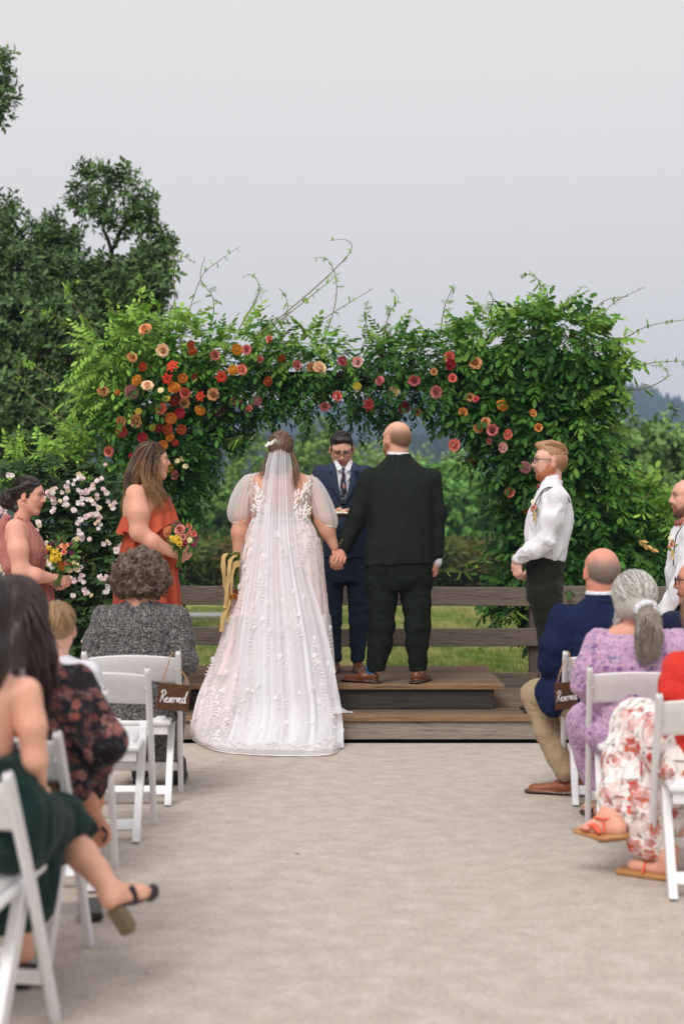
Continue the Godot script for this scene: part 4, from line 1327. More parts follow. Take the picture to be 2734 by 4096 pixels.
func make_rose_bush():
	rng.seed = 41
	var base := Vector3(-2.15, -0.06, -10.9)
	var o := thing("rose_bush", "dark leafy rose bush covered in small pale pink and white blossoms", "bush", base)
	var q := [[60, 1120, 70], [130, 1120, 70], [190, 1110, 60], [240, 1140, 50], [30, 1200, 80], [110, 1200, 80], [190, 1200, 80], [250, 1220, 55], [30, 1300, 80], [120, 1300, 85], [210, 1300, 80], [265, 1310, 45], [60, 1400, 80], [150, 1400, 85], [230, 1400, 80], [150, 1480, 80], [230, 1490, 70], [60, 1490, 80], [210, 1560, 70], [120, 1570, 80]]
	var bl := []
	for e in q:
		bl.append([P(e[0] * 1.7436, e[1] * 1.7436, 10.75), e[2] * 1.7436 / F * 10.75])
	var lf := MB.new()
	for i in 3:
		leaflet(lf, Vector3(0, 0, 0.012), Vector3([-1.0, 1.0, 0.0][i], 0, [0.5, 0.5, 1.0][i]), Vector3.UP, 0.05, 0.032, Color.WHITE)
	for s in [-1.0, 1.0]:
		leaflet(lf, Vector3(0, 0, -0.012), Vector3(s, 0, 0.1), Vector3.UP, 0.042, 0.027, Color.WHITE)
	var ts := []
	var cs := []
	for e in bl:
		var c: Vector3 = e[0]
		var r: float = e[1]
		for i in int(r * r * 2600.0):
			var d := rdir()
			d.z = absf(d.z) * (1.0 if rng.randf() < 0.75 else -1.0)
			var p := c + d * r * (0.6 + 0.45 * rng.randf())
			if p.y < 0.02: continue
			var out := (d + Vector3.DOWN * 0.35 + rdir() * 0.6).normalized()
			ts.append(Transform3D(frame(out, (Vector3.UP + Vector3.BACK * 0.7).normalized()).scaled(Vector3.ONE * rf(0.7, 1.25)), p - base))
			cs.append(V(L(62, 88, 48), rf(0.6, 1.25)))
	multi("foliage", lf.mesh(), ts, cs, M.leaf, o).set_meta("kind", "stuff")
	var st := MB.new()
	for e in bl:
		var c: Vector3 = e[0] - base
		st.tube(spline([Vector3(c.x * 0.4, 0, 0), c * Vector3(0.8, 0.5, 0.5), c], 8), [0.012, 0.01, 0.008, 0.006, 0.005], 4, [L(84, 92, 56)])
	put("stem", st.mesh(), M.bark, o)
	# blossoms: places read from the photograph, in clusters of one to three
	var spots := "565,360 500,400 470,440 440,450 545,455 590,460 625,465 700,375 665,425 685,490 720,460 330,485 370,465 375,525 450,520 440,540 560,535 655,550 620,530 690,570 755,540 800,540 770,580 535,590 600,630 655,625 690,640 555,680 690,665 365,590 545,740 575,775 533,800 695,715 745,815 625,795 260,690 260,740 205,640 20,590 50,595 85,335 305,820 830,850 850,840 820,890 340,960 375,990 545,990 560,1045 490,1080 520,1080 570,1085 718,1055 740,1150 505,1190 585,1165 630,1175 345,1160 572,1520 590,1560 565,990 20,1030 40,1050 5,980 740,280"
	var kinds := []
	for i in 5:
		var b := MB.new()
		var r := RandomNumberGenerator.new()
		r.seed = 60 + i
		var c: Color = [L(255, 244, 242), L(255, 248, 246), L(252, 228, 228), L(250, 236, 208), L(255, 240, 238)][i]
		for k in 16:
			var t := (k + 0.5) / 16
			var el := lerpf(1.3, 0.05, sqrt(t))
			var a := k * 2.4
			var dir := Vector3(cos(a) * cos(el), sin(a) * cos(el), sin(el)).normalized()
			petal_at(b, dir * 0.2, dir, Vector3(-cos(a) * sin(el), -sin(a) * sin(el), cos(el)), r.randf_range(0.6, 0.85), 0.6, 0.1, V(c, 0.92), c)
		b.ball(Transform3D(Basis().scaled(Vector3.ONE * 0.32)), V(c, 0.85), 6, 4)
		kinds.append(b.mesh())
	for s in spots.split(" "):
		var xy := s.split_floats(",")
		var px := xy[0] / 1.7422
		var py := 1700.0 + xy[1] / 1.7422
		var m := 1 + rng.randi() % 4
		for i in m:
			var d := 10.75
			for e in bl:
				var pp := P(px, py, 10.75)
				var off := Vector2(pp.x - e[0].x, pp.y - e[0].y).length()
				if off < e[1]:
					d = minf(d, 10.75 - sqrt(e[1] * e[1] - off * off) * 1.02 - 0.02)
			var p := P(px + rf(-13, 13) * (0.3 if m == 1 else 1.0), py + rf(-13, 13) * (0.3 if m == 1 else 1.0), d - rf(0.0, 0.05))
			var l := put("blossom", kinds[rng.randi() % 5], M.petal, o, p - base)
			l.basis = Basis(frame(Vector3(rf(-0.6, 0.6), rf(-0.1, 0.7), 1), Vector3.UP)).scaled(Vector3.ONE * rf(0.016, 0.027))

# ---------- chairs
func make_chair(label: String) -> Node3D:
	# origin on the floor under the middle of the seat; faces -z; back posts at +z
	var o := thing("folding_chair", label, "chair", Vector3.ZERO, "white folding chairs beside the aisle")
	var w := 0.222
	var top := Vector3(0, 0.80, 0.235)
	var foot := Vector3(0, 0.0, -0.20)
	for s in [-1.0, 1.0]:
		var b := MB.new()
		var a := foot + Vector3(s * w, 0, 0)
		var t := top + Vector3(s * (w + 0.018), 0, 0)
		var mid := a.lerp(t, 0.55) + Vector3(0, 0, -0.012)
		var dir := (t - a).normalized()
		# post of rounded square section with a domed top
		var pts := [a, a.lerp(t, 0.02), mid, t - dir * 0.02, t - dir * 0.006, t]
		var s0 := []
		for i in pts.size():
			var p: Vector3 = pts[i]
			var hw: float = 0.0145 * [1.0, 1.0, 1.0, 1.0, 0.8, 0.35][i]
			var hd: float = 0.018 * [1.0, 1.0, 1.0, 1.0, 0.8, 0.35][i]
			var fz := Vector3.RIGHT.cross(dir).normalized()
			var row := []
			for k in 12:
				var an := TAU * k / 12
				var e := Vector2(cos(an), sin(an))
				e /= pow(pow(absf(e.x), 4.0) + pow(absf(e.y), 4.0), 0.25)
				row.append(p + Vector3.RIGHT * e.x * hw + fz * e.y * hd)
			s0.append(row)
		b.sheet(s0, [Color.WHITE], true)
		put("back_post", b.mesh(), M.resin, o)
	# curved top rail
	var rail := MB.new()
	var rows := []
	var hs := [[0.775, 0.0], [0.765, 0.012], [0.72, 0.013], [0.645, 0.013], [0.632, 0.011], [0.626, 0.0], [0.632, -0.011], [0.645, -0.013], [0.72, -0.013], [0.765, -0.012]]
	for h in hs:
		var row := []
		for i in 13:
			var u := i / 12.0 * 2.0 - 1.0
			var y: float = h[0] - (0.018 * u * u if h[0] > 0.7 else 0.012 * u * u) + 0.006
			var zc := lerpf(foot.z, top.z, y / 0.8) - 0.012 + 0.028 * (1.0 - u * u)
			row.append(Vector3(u * (w + 0.006), y, zc + h[1]))
		rows.append(row)
	rows.append(rows[0])
	rail.sheet(rows, [Color.WHITE])
	put("backrest", rail.mesh(), M.resin, o)
	# seat: frame with a recessed pad
	var st := MB.new()
	var tilt := Basis(Vector3.RIGHT, deg_to_rad(4.0))
	st.box(Transform3D(tilt, Vector3(0, 0.437, 0.0)), Vector3(0.395, 0.028, 0.39), Color.WHITE, 0.008)
	put("seat", st.mesh(), M.resin, o)
	st = MB.new()
	st.box(Transform3D(tilt, Vector3(0, 0.458, 0.0)), Vector3(0.345, 0.022, 0.34), Color(0.97, 0.965, 0.95), 0.009)
	put("seat_pad", st.mesh(), M.resin, o)
	st = MB.new()
	st.box(Transform3D(Basis(), Vector3(0, 0.405, 0.168)), Vector3(0.365, 0.085, 0.016), Color.WHITE, 0.003)
	put("seat_apron", st.mesh(), M.resin, o)
	# rear legs: flat boards with a rounded head, joined by a low stretcher
	for s in [-1.0, 1.0]:
		var b := MB.new()
		var hd := Vector3(s * 0.188, 0.485, -0.05)
		var ft := Vector3(s * 0.188, 0.0, 0.215)
		var dir := (ft - hd).normalized()
		var side := Vector3.RIGHT
		var nrm := dir.cross(side).normalized()
		var outl := []
		for k in 7:
			var an := PI * k / 6.0
			outl.append(hd + nrm * cos(an) * 0.026 - dir * sin(an) * 0.026)
		outl.append(ft - nrm * 0.026)
		outl.append(ft + nrm * 0.026)
		for e in [-1.0, 1.0]:
			var q := []
			for p in outl: q.append(p + side * e * 0.016)
			if e < 0: q.reverse()
			b.face(q, Color.WHITE)
		for k in outl.size():
			var p0: Vector3 = outl[k]
			var p1: Vector3 = outl[(k + 1) % outl.size()]
			var q := [p0 - side * 0.016, p0 + side * 0.016, p1 + side * 0.016, p1 - side * 0.016]
			var nn: Vector3 = (q[1] - q[0]).cross(q[2] - q[0])
			if nn.dot((p0 + p1) / 2.0 - (hd + ft) / 2.0) < 0: q.reverse()
			b.face(q, Color.WHITE)
		put("rear_leg", b.mesh(), M.resin, o)
	st = MB.new()
	st.box(Transform3D(Basis(Vector3.RIGHT, -0.5), Vector3(0, 0.075, 0.172)), Vector3(0.35, 0.05, 0.016), Color.WHITE, 0.003)
	put("rear_stretcher", st.mesh(), M.resin, o)
	st = MB.new()
	st.box(Transform3D(Basis(Vector3.RIGHT, 0.5), Vector3(0, 0.15, -0.115)), Vector3(0.42, 0.05, 0.016), Color.WHITE, 0.003)
	put("front_stretcher", st.mesh(), M.resin, o)
	st = MB.new()
	for s in [-1.0, 1.0]:
		for y in [0.47, 0.70]:
			st.ball(Transform3D(Basis().scaled(Vector3(0.006, 0.006, 0.004)), Vector3(s * w, y, lerpf(foot.z, top.z, y / 0.8) + 0.012)), Color(0.85, 0.85, 0.84), 7, 4)
	put("rivet", st.mesh(), M.resin, o)
	return o
var chairs := []
func make_chairs():
	# px of the aisle-side front foot, its distance, side (+1: that foot is the right one), turn, label
	var list := [
		[724, 7.73, 1, -2, "white folding chair with the left Reserved sign, under the curly haired woman"],
		[617, 6.885, 1, -1, "empty white folding chair behind the curly haired woman"],
		[462, 6.02, 1, -1, "white folding chair that the small boy sits on"],
		[359, 4.895, 1, 6, "white folding chair under the woman in black and pink florals"],
		[224, 4.163, 1, 8, "white folding chair nearest the camera, under the woman in dark green"],
		[2246, 7.73, -1, 4, "white folding chair with the right Reserved sign, under the navy blazer"],
		[2349, 6.91, -1, 6, "white folding chair under the grey haired woman with the ponytail"],
		[2598, 5.90, -1, 5, "white folding chair under the woman in coral red"],
		[270, 7.74, 1, -2, "white folding chair cut off behind the boy, left of the curly haired woman"],
		[2900, 7.73, -1, -8, "white folding chair of the man in navy at the right edge"]]
	var proto: Node3D
	for i in list.size():
		var e: Array = list[i]
		var o: Node3D
		if i == 0:
			proto = make_chair(e[4])
			o = proto
		else:
			o = proto.duplicate()
			o.name = numbered("folding_chair")
			add_child(o)
			o.set_meta("label", e[4])
		var turn := deg_to_rad(-e[3])
		var ft := G(e[0], 2098.0 + F * 1.45 / e[1], 0.0)
		var bs := Basis(Vector3.UP, turn)
		o.transform = Transform3D(bs, ft - bs * Vector3(e[2] * 0.222, 0, -0.20))
		o.position.y = 0.0
		chairs.append(o)

# ---------- people: shared builders
var SKIN := L(222, 176, 152)
func yv(py: float, d: float) -> float:
	return P(1367, py, d).y
# one level of a standing body: photograph row, left and right edge, distance, half thickness along the other axis
func lev(py: float, x0: float, x1: float, d: float, other: float, profile := false) -> Array:
	var a := P(x0, py, d)
	var b := P(x1, py, d)
	var half := (b.x - a.x) / 2.0
	return [a.y, (a.x + b.x) / 2.0, -d, other if profile else half, half if profile else other]
func PP(list: Array, d := 0.0) -> Array:
	var out := []
	for q in list:
		out.append(P(q[0], q[1], q[2] if q.size() > 2 else d))
	return out
func hand(s: SDF, wrist: Vector3, dir: Vector3, pn: Vector3, thumb: float, curl: float, skin: Color, sc := 1.0, spread := 0.0):
	dir = dir.normalized()
	var lat := pn.cross(dir).normalized() * thumb
	pn = (pn - dir * pn.dot(dir)).normalized()
	s.cone(wrist - dir * 0.02, wrist + dir * 0.03 * sc, 0.026 * sc, 0.034 * sc, skin, 0.02, pn, 0.62)
	s.cone(wrist + dir * 0.03 * sc + lat * 0.012 * sc, wrist + dir * 0.078 * sc + lat * 0.014 * sc, 0.026 * sc, 0.025 * sc, skin, 0.02, pn, 0.55)
	s.cone(wrist + dir * 0.03 * sc - lat * 0.012 * sc, wrist + dir * 0.074 * sc - lat * 0.016 * sc, 0.026 * sc, 0.023 * sc, skin, 0.02, pn, 0.55)
	var lens := [0.070, 0.078, 0.073, 0.057]
	for i in 4:
		var f := wrist + dir * (0.082 - 0.004 * absf(i - 1.2)) * sc + lat * (0.031 - 0.0205 * i) * sc
		var ang := 0.0
		var rad := [0.0098, 0.0092, 0.0084, 0.0072]
		for k in 3:
			ang += curl * [0.75, 1.1, 0.75][k] + (0.06 * i * curl)
			var d2: Vector3 = (dir * cos(ang) + pn * sin(ang) + lat * spread * (1.5 - i)).normalized()
			var e: Vector3 = f + d2 * lens[i] * [0.46, 0.30, 0.24][k] * sc
			s.cone(f, e, rad[k] * sc, rad[k + 1] * sc, skin if k < 2 else skin.lerp(L(236, 180, 170), 0.4), 0.005)
			f = e
	var tb := wrist + dir * 0.022 * sc + lat * 0.026 * sc
	var t1 := tb + (dir * 0.75 + lat * 0.6 + pn * 0.35).normalized() * 0.042 * sc
	var t2 := t1 + (dir * 0.85 + lat * (0.35 - 0.5 * curl) + pn * (0.2 + 0.5 * curl)).normalized() * 0.034 * sc
	var t3 := t2 + (dir * 0.8 - lat * 0.4 * curl + pn * (0.2 + 0.5 * curl)).normalized() * 0.026 * sc
	s.chain([tb, t1, t2, t3], [0.015 * sc, 0.0115 * sc, 0.0105 * sc, 0.0085 * sc], skin, 0.008)
# head: c is between the ears; fwd is where the face looks
func head(mb: MB, c: Vector3, fwd: Vector3, up: Vector3, sc: float, neck: Vector3, nr: float, skin: Color, o := {}):
	var s := sdf()
	var B := frame(fwd, up)
	var X := B.x * sc
	var Y := B.y * sc
	var Z := B.z * sc
	var beard: Color = o.get("beard", skin)
	var wide: float = o.get("wide", 1.0)
	s.ell(c + Y * 0.035 - Z * 0.015, B, Vector3(0.076 * wide, 0.086, 0.097) * sc, skin, 0.02)
	s.ell(c - Y * 0.03 + Z * 0.026, B, Vector3(0.061 * wide, 0.082, 0.066) * sc, skin, 0.025)
	s.ell(c + Y * 0.035 + Z * 0.035, B, Vector3(0.063 * wide, 0.06, 0.056) * sc, skin, 0.02)
	for e in [-1.0, 1.0]:
		s.cone(c + X * 0.053 * e * wide - Y * 0.05 - Z * 0.005, c + X * 0.018 * e - Y * 0.098 + Z * 0.058, 0.02 * sc, 0.016 * sc, beard, 0.03)
		s.cone(c + X * 0.04 * e - Y * 0.018 + Z * 0.063, c + X * 0.03 * e - Y * 0.04 + Z * 0.07, 0.02 * sc, 0.018 * sc, skin.lerp(L(214, 130, 112), 0.18), 0.025)
		s.cone(c + X * 0.011 * e - Y * 0.024 + Z * 0.094, c + X * 0.012 * e - Y * 0.027 + Z * 0.09, 0.0095 * sc, 0.009 * sc, skin, 0.008)
		var eye := s.ell(c + X * 0.031 * e + Y * 0.014 + Z * 0.096, B, Vector3(0.017, 0.0105, 0.014) * sc, skin, 0.012)
		eye.sub = true
		var er: Color = skin.lerp(L(210, 110, 90), 0.3)
		s.ell(c + X * 0.079 * e * wide - Y * 0.004 - Z * 0.012, Basis(B.y, 0.35 * e) * B, Vector3(0.010, 0.033, 0.021) * sc, er, 0.008)
		s.ell(c + X * 0.084 * e * wide - Y * 0.026 - Z * 0.004, B, Vector3(0.008, 0.012, 0.01) * sc, er, 0.01)
		# brows
		s.cone(c + X * 0.016 * e + Y * 0.033 + Z * 0.0935, c + X * 0.046 * e + Y * 0.035 + Z * 0.0805, 0.0055 * sc, 0.0045 * sc, o.get("brow", skin), 0.006)
	s.cone(c - X * 0.04 + Y * 0.03 + Z * 0.076, c + X * 0.04 + Y * 0.03 + Z * 0.076, 0.012 * sc, 0.012 * sc, skin, 0.02)
	s.cone(c + Y * 0.024 + Z * 0.088, c - Y * 0.018 + Z * 0.109, 0.0085 * sc, 0.0115 * sc, skin, 0.012)
	s.cone(c - Y * 0.094 + Z * 0.06, c - Y * 0.098 + Z * 0.064, 0.02 * sc, 0.02 * sc, beard, 0.025)
	var lip: Color = o.get("lip", L(188, 112, 100))
	s.cone(c - X * 0.02 - Y * 0.057 + Z * 0.083, c - Y * 0.056 + Z * 0.0925, 0.0045 * sc, 0.007 * sc, lip, 0.008)
	s.cone(c + X * 0.02 - Y * 0.057 + Z * 0.083, c - Y * 0.056 + Z * 0.0925, 0.0045 * sc, 0.007 * sc, lip, 0.008)
	s.cone(c - X * 0.013 - Y * 0.069 + Z * 0.083, c + X * 0.013 - Y * 0.069 + Z * 0.083, 0.007 * sc, 0.007 * sc, lip, 0.008)
	if o.has("beard"):
		s.cone(c - X * 0.026 - Y * 0.046 + Z * 0.084, c + X * 0.026 - Y * 0.046 + Z * 0.084, 0.007 * sc, 0.007 * sc, beard, 0.006)
		s.cone(c - X * 0.03 - Y * 0.085 + Z * 0.058, c + X * 0.03 - Y * 0.085 + Z * 0.058, 0.02 * sc, 0.02 * sc, beard, 0.02)
		for e in [-1.0, 1.0]:
			s.cone(c + X * 0.057 * e * wide - Y * 0.02 + Z * 0.018, c + X * 0.04 * e - Y * 0.078 + Z * 0.05, 0.012 * sc, 0.022 * sc, beard, 0.02)
			s.cone(c + X * 0.03 * e - Y * 0.05 + Z * 0.081, c + X * 0.03 * e - Y * 0.085 + Z * 0.066, 0.006 * sc, 0.013 * sc, beard, 0.012)
	s.cone(c - Y * 0.055 - Z * 0.022, neck, nr * 0.95, nr, skin, 0.035)
	if o.has("fringe"):
		var fc: Color = o.fringe
		s.ell(c + Y * 0.018 - Z * 0.034, B, Vector3(0.0795 * wide, 0.078, 0.0865) * sc, fc, 0.004)
		s.ell(c + Y * 0.0 - Z * 0.05, B, Vector3(0.066 * wide, 0.07, 0.068) * sc, V(fc, 0.8), 0.004)
	s.hue = o.get("hue", 0.05)
	s.build(mb, o.get("cell", 0.0065))
	if not o.get("back", false):
		for e in [-1.0, 1.0]:
			var ec: Vector3 = c + X * 0.0305 * e + Y * 0.013 + Z * 0.0785
			mb.ball(Transform3D(B.scaled(Vector3.ONE * 0.0125 * sc), ec), L(225, 218, 212), 8, 6)
			mb.ball(Transform3D(B.scaled(Vector3.ONE * 0.006 * sc), ec + Z * 0.0085), L(60, 50, 42), 6, 5)
			# upper lid with lashes
			mb.tube([ec - X * 0.013 + Z * 0.007 + Y * 0.002, ec + Z * 0.013 + Y * 0.006, ec + X * 0.013 + Z * 0.007 + Y * 0.002], [0.003 * sc, 0.0045 * sc, 0.003 * sc], 5, [skin.lerp(L(70, 46, 40), 0.55)])
# strands: follow guide curves, spread and wave
func strands(mb: MB, guides: Array, per: int, jit: float, rad: float, cols: Array, wave := 0.0, n := 12, freq := 3.0):
	for g in guides:
		for i in per:
			var off := rdir() * jit * sqrt(rng.randf())
			var pts := spline(g, n)
			var ph := rf(0, TAU)
			var wv := wave * rf(0.4, 1.3)
			var sd := rdir()
			var cut := rf(0.82, 1.0)
			var out := []
			for k in n:
				var t := k / (n - 1.0)
				var f := minf(1.0, 0.45 + t * 1.1)
				var q: int = int(t * cut * (n - 1.0))
				var p: Vector3 = (pts[q] as Vector3).lerp(pts[mini(q + 1, n - 1)], t * cut * (n - 1.0) - q)
				out.append(p + off * f + (sd * sin(ph + t * freq * TAU) + Vector3(cos(ph + t * freq * TAU) * 0.6, 0, sin(ph + t * freq * TAU) * 0.5)) * wv * t)
			var c: Color = cols[rng.randi() % cols.size()]
			c = V(c, rf(0.75, 1.25))
			var c2: Color = V(cols[cols.size() - 1], rf(0.8, 1.2))
			mb.tube(out, [rad * 0.7, rad, rad, rad, rad, rad * 0.9, rad * 0.9, rad * 0.8, rad * 0.7, rad * 0.5, rad * 0.3, rad * 0.15], 4, [c, c, c, c, c.lerp(c2, 0.2), c.lerp(c2, 0.35), c.lerp(c2, 0.5), c.lerp(c2, 0.6), c.lerp(c2, 0.7), c.lerp(c2, 0.8), c.lerp(c2, 0.9)], 0.6, Vector3.RIGHT, false)
# combed strands lying on a head-shaped ellipsoid, from a crown point outwards
func cap_strands(mb: MB, c: Vector3, B: Basis, r: Vector3, crown: Vector3, ends: Array, count: int, rad: float, cols: Array, lift := 0.004):
	for i in count:
		var e: Vector3 = ends[rng.randi() % ends.size()] + rdir() * 0.16
		var st := (crown + rdir() * 0.28).normalized()
		e = e.normalized()
		var out := []
		var lf := lift * rf(0.2, 1.3)
		for k in 8:
			var t := k / 7.0
			var d := st.slerp(e, t).normalized() if st.dot(e) > -0.98 else st
			out.append(c + B * (d * (r + Vector3.ONE * lf * sin(PI * (0.15 + 0.8 * t)))))
		var cc := V(cols[rng.randi() % cols.size()], rf(0.72, 1.28))
		mb.tube(out, [rad * 0.4, rad, rad, rad, rad, rad * 0.9, rad * 0.7, rad * 0.3], 4, [cc], 0.5, Vector3.RIGHT, false)
func shoe(s: SDF, heel: Vector3, toe: Vector3, w: float, h: float, col: Color, sole: Color):
	var d := (toe - heel).normalized()
	var ln := (toe - heel).length()
	var up := Vector3.UP
	s.cone(heel + up * 0.008, toe - d * 0.02 + up * 0.008, w * 0.95, w * 0.8, sole, 0.004, up, 0.28)
	s.cone(heel + d * 0.02 + up * (h * 0.55), heel + d * ln * 0.35 + up * (h * 0.5), w * 0.82, w * 0.82, col, 0.015)
	s.cone(heel + d * ln * 0.35 + up * (h * 0.45), toe - d * 0.045 + up * 0.026, w * 0.85, w * 0.75, col, 0.03, up, 0.62)
	s.cone(heel + d * 0.01 + up * 0.012, heel + d * 0.045 + up * 0.012, w * 0.8, w * 0.75, sole, 0.004, up, 0.5)
# ring skirt with gathered folds
func skirt(mb: MB, levels: Array, fwd: Vector3, folds: int, amp: float, col: Color, n := 120, sd := 0.0, rows := 26):
	var bz := fwd.normalized()
	var bx := Vector3.UP.cross(bz).normalized()
	var out := []
	for i in rows:
		var t := i / (rows - 1.0) * (levels.size() - 1)
		var k := mini(int(t), levels.size() - 2)
		var f := t - k
		var l := []
		for m in 5:
			l.append(cubic_interpolate(levels[k][m], levels[k + 1][m], levels[maxi(k - 1, 0)][m], levels[mini(k + 2, levels.size() - 1)][m], f))
		var u := i / (rows - 1.0)
		var row := []
		for j in n:
			var a := TAU * j / n
			var fa := a * folds + sd + 1.3 * sin(a * 3.0 + sd) + u * 0.7 * sin(a * 5.0)
			var g := 1.0 + amp * (0.35 + 0.65 * u) * (sin(fa) + 0.5 * sin(fa * 0.53 + 2.0)) / maxf(0.08, minf(l[3], l[4])) * 0.12
			row.append(Vector3(l[1], l[0], l[2]) + bx * (cos(a) * l[3] * g) + bz * (sin(a) * l[4] * g))
		out.append(row)
	mb.sheet(out, [col], true, Vector2(4, 4))
func glasses(mb: MB, c: Vector3, fwd: Vector3, up: Vector3, sc: float, col: Color, rad := 0.0022):
	var B := frame(fwd, up)
	for e in [-1.0, 1.0]:
		var pts := []
		for i in 15:
			var a := TAU * i / 14.0
			var q := Vector2(cos(a), sin(a))
			q /= pow(pow(absf(q.x), 4.0) + pow(absf(q.y), 4.0), 0.25)
			pts.append(c + B * (Vector3(0.033 * e + q.x * 0.025, 0.010 + q.y * 0.019, 0.108 - 0.006 * absf(0.033 * e + q.x * 0.025) * 20.0 * 0.3) * sc))
		mb.tube(pts, [rad], 5, [col], 1.0, Vector3.UP, false)
		mb.tube([c + B * (Vector3(0.058 * e, 0.018, 0.103) * sc), c + B * (Vector3(0.076 * e, 0.018, 0.07) * sc), c + B * (Vector3(0.084 * e, 0.014, -0.008) * sc), c + B * (Vector3(0.084 * e, 0.0, -0.03) * sc)], [rad], 5, [col])
	mb.tube([c + B * (Vector3(-0.009, 0.015, 0.107) * sc), c + B * (Vector3(0, 0.018, 0.11) * sc), c + B * (Vector3(0.009, 0.015, 0.107) * sc)], [rad], 5, [col])
func cloth_of(s: SDF, cell: float, called: String, parent: Node3D, m := "cloth") -> MeshInstance3D:
	var mb := MB.new()
	s.build(mb, cell)
	return put(called, mb.mesh(parent.position), M[m], parent)
func folds(s: SDF, amp: float, sc: Vector3, amp2 := 0.0, sc2 := Vector3.ONE * 25):
	s.amp = amp
	s.nscale = sc
	s.amp2 = amp2
	s.nscale2 = sc2

func make_people():
	make_groom()
	make_officiant()
	make_bride()
	make_bridesmaid_rose()
	make_bridesmaid_rust()
	make_groomsman()
	make_bald_groomsman()
	make_curly_woman()
	make_boy()
	make_floral_woman()
	make_green_woman()
	make_blazer_man()
	make_ponytail_woman()
	make_coral_woman()
	make_edge_man()

func make_groom():
	rng.seed = 201
	var d := 9.95
	var o := thing("person", "tall man in a dark green suit seen from behind, holding the bride's hand", "person", Vector3(P(1586, 2725, d).x, 0.343, -d))
	var skin := L(226, 178, 154)
	var green := L(41, 45, 40)
	# jacket
	var s := sdf()
	s.stack([lev(2275, 1451, 1734, d, 0.175), lev(2200, 1458, 1734, d, 0.185), lev(2120, 1466, 1732, d, 0.19), lev(2040, 1474, 1730, d, 0.185), lev(1965, 1472, 1734, d, 0.18), lev(1910, 1470, 1732, d, 0.155), lev(1880, 1490, 1708, d, 0.125), lev(1856, 1516, 1678, d, 0.105), lev(1834, 1540, 1650, d, 0.09), lev(1815, 1549, 1640, d, 0.082)], Vector3.FORWARD, green, 0.035, 2.15)
	var sl := P(1474, 1914, d)
	var sr := P(1724, 1914, d)
	s.chain([sl, P(1432, 2060, d + 0.02), P(1374, 2192, d + 0.02)], [0.072, 0.072, 0.054], green, 0.035)
	s.chain([sr, P(1741, 2060, d + 0.03), P(1745, 2215, d + 0.02)], [0.072, 0.069, 0.053], green, 0.03)
	s.clips = [[P(1590, 2262, d), Vector3(0.04, -1, 0.05).normalized()], [P(1371, 2199, d), (P(1371, 2199, d) - P(1432, 2060, d)).normalized()]]
	s.clips.remove_at(1)
	folds(s, 0.005, Vector3(6, 4, 6), 0.005, Vector3(5, 3, 5))
	cloth_of(s, 0.012, "jacket", o, "suit")
	# seam, vents and sleeve buttons
	var mb := MB.new()
	var seam := []
	for py in [1830, 1870, 1930, 2000, 2080, 2160, 2255]:
		seam.append(P(1589 + (py - 1830) * 0.01, py, d - [0.09, 0.135, 0.171, 0.183, 0.19, 0.188, 0.178][seam.size()]))
	mb.tube(spline(seam, 20), [0.0022], 4, [V(green, 0.55)])
	for x in [1519, 1683]:
		mb.tube(spline([P(x, 2145, d - 0.166), P(x - 1, 2200, d - 0.162), P(x - 2, 2258, d - 0.153)], 8), [0.0022], 4, [V(green, 0.5)])
	put("seam", mb.mesh(o.position), M.plain, o)
	mb = MB.new()
	for i in 3:
		mb.ball(Transform3D(Basis().scaled(Vector3(0.007, 0.007, 0.004)), P(1353 + i * 7, 2186 - i * 12, d - 0.042)), L(120, 96, 62), 8, 5)
	put("cuff_buttons", mb.mesh(o.position), M.plain, o)
	# trousers
	s = sdf()
	s.stack([lev(2358, 1466, 1724, d, 0.125), lev(2315, 1460, 1729, d, 0.15), lev(2230, 1466, 1728, d, 0.16)], Vector3.FORWARD, V(green, 0.85), 0.03, 2.3)
	s.chain([P(1528, 2345, d), P(1524, 2500, d), P(1519, 2570, d), P(1500, 2680, d)], [0.112, 0.093, 0.086, 0.066], V(green, 0.8), 0.02)
	s.chain([P(1660, 2345, d), P(1669, 2500, d), P(1667, 2570, d), P(1671, 2680, d)], [0.112, 0.091, 0.083, 0.06], V(green, 0.8), 0.02)
	s.clips = [[P(1586, 2684, d), Vector3(0, -1, 0)]]
	folds(s, 0.005, Vector3(5, 5, 5), 0.0045, Vector3(5, 7, 5))
	cloth_of(s, 0.012, "trousers", o, "suit")
	# shoes
	for q in [[1502, 1424, 9.93, 9.99], [1660, 1700, 9.9, 10.08]]:
		s = sdf()
		var hl := P(q[0], 2700, q[2])
		var te := P(q[1], 2700, q[3])
		hl.y = 0.346
		te.y = 0.346
		te = hl + (te - hl).normalized() * (0.25 if q[0] < 1600 else 0.24)
		shoe(s, hl, te, 0.05, 0.085, L(104, 56, 30), L(56, 36, 26))
		cloth_of(s, 0.008, "shoe", o, "leather")
	s = sdf()
	s.cone(P(1487, 2672, d), P(1486, 2700, d), 0.047, 0.046, L(48, 96, 150), 0.01)
	cloth_of(s, 0.012, "sock", o)
	# collar and cuffs
	s = sdf()
	s.stack([lev(1836, 1546, 1638, d - 0.004, 0.084), lev(1800, 1548, 1634, d - 0.008, 0.08)], Vector3.FORWARD, L(236, 236, 240), 0.005)
	s.clips = [[P(1590, 1806, d), Vector3(0.06, 1, 0.12).normalized()]]
	cloth_of(s, 0.009, "shirt_collar", o)
	s = sdf()
	s.cone(P(1367, 2201, d + 0.02), P(1361, 2211, d + 0.02), 0.044, 0.043, L(228, 228, 232), 0.005)
	s.cone(P(1743, 2236, d + 0.02), P(1743, 2248, d + 0.02), 0.042, 0.041, L(228, 228, 232), 0.005)
	cloth_of(s, 0.008, "shirt_cuff", o)
	# body
	mb = MB.new()
	var hc := P(1584, 1757, d + 0.01)
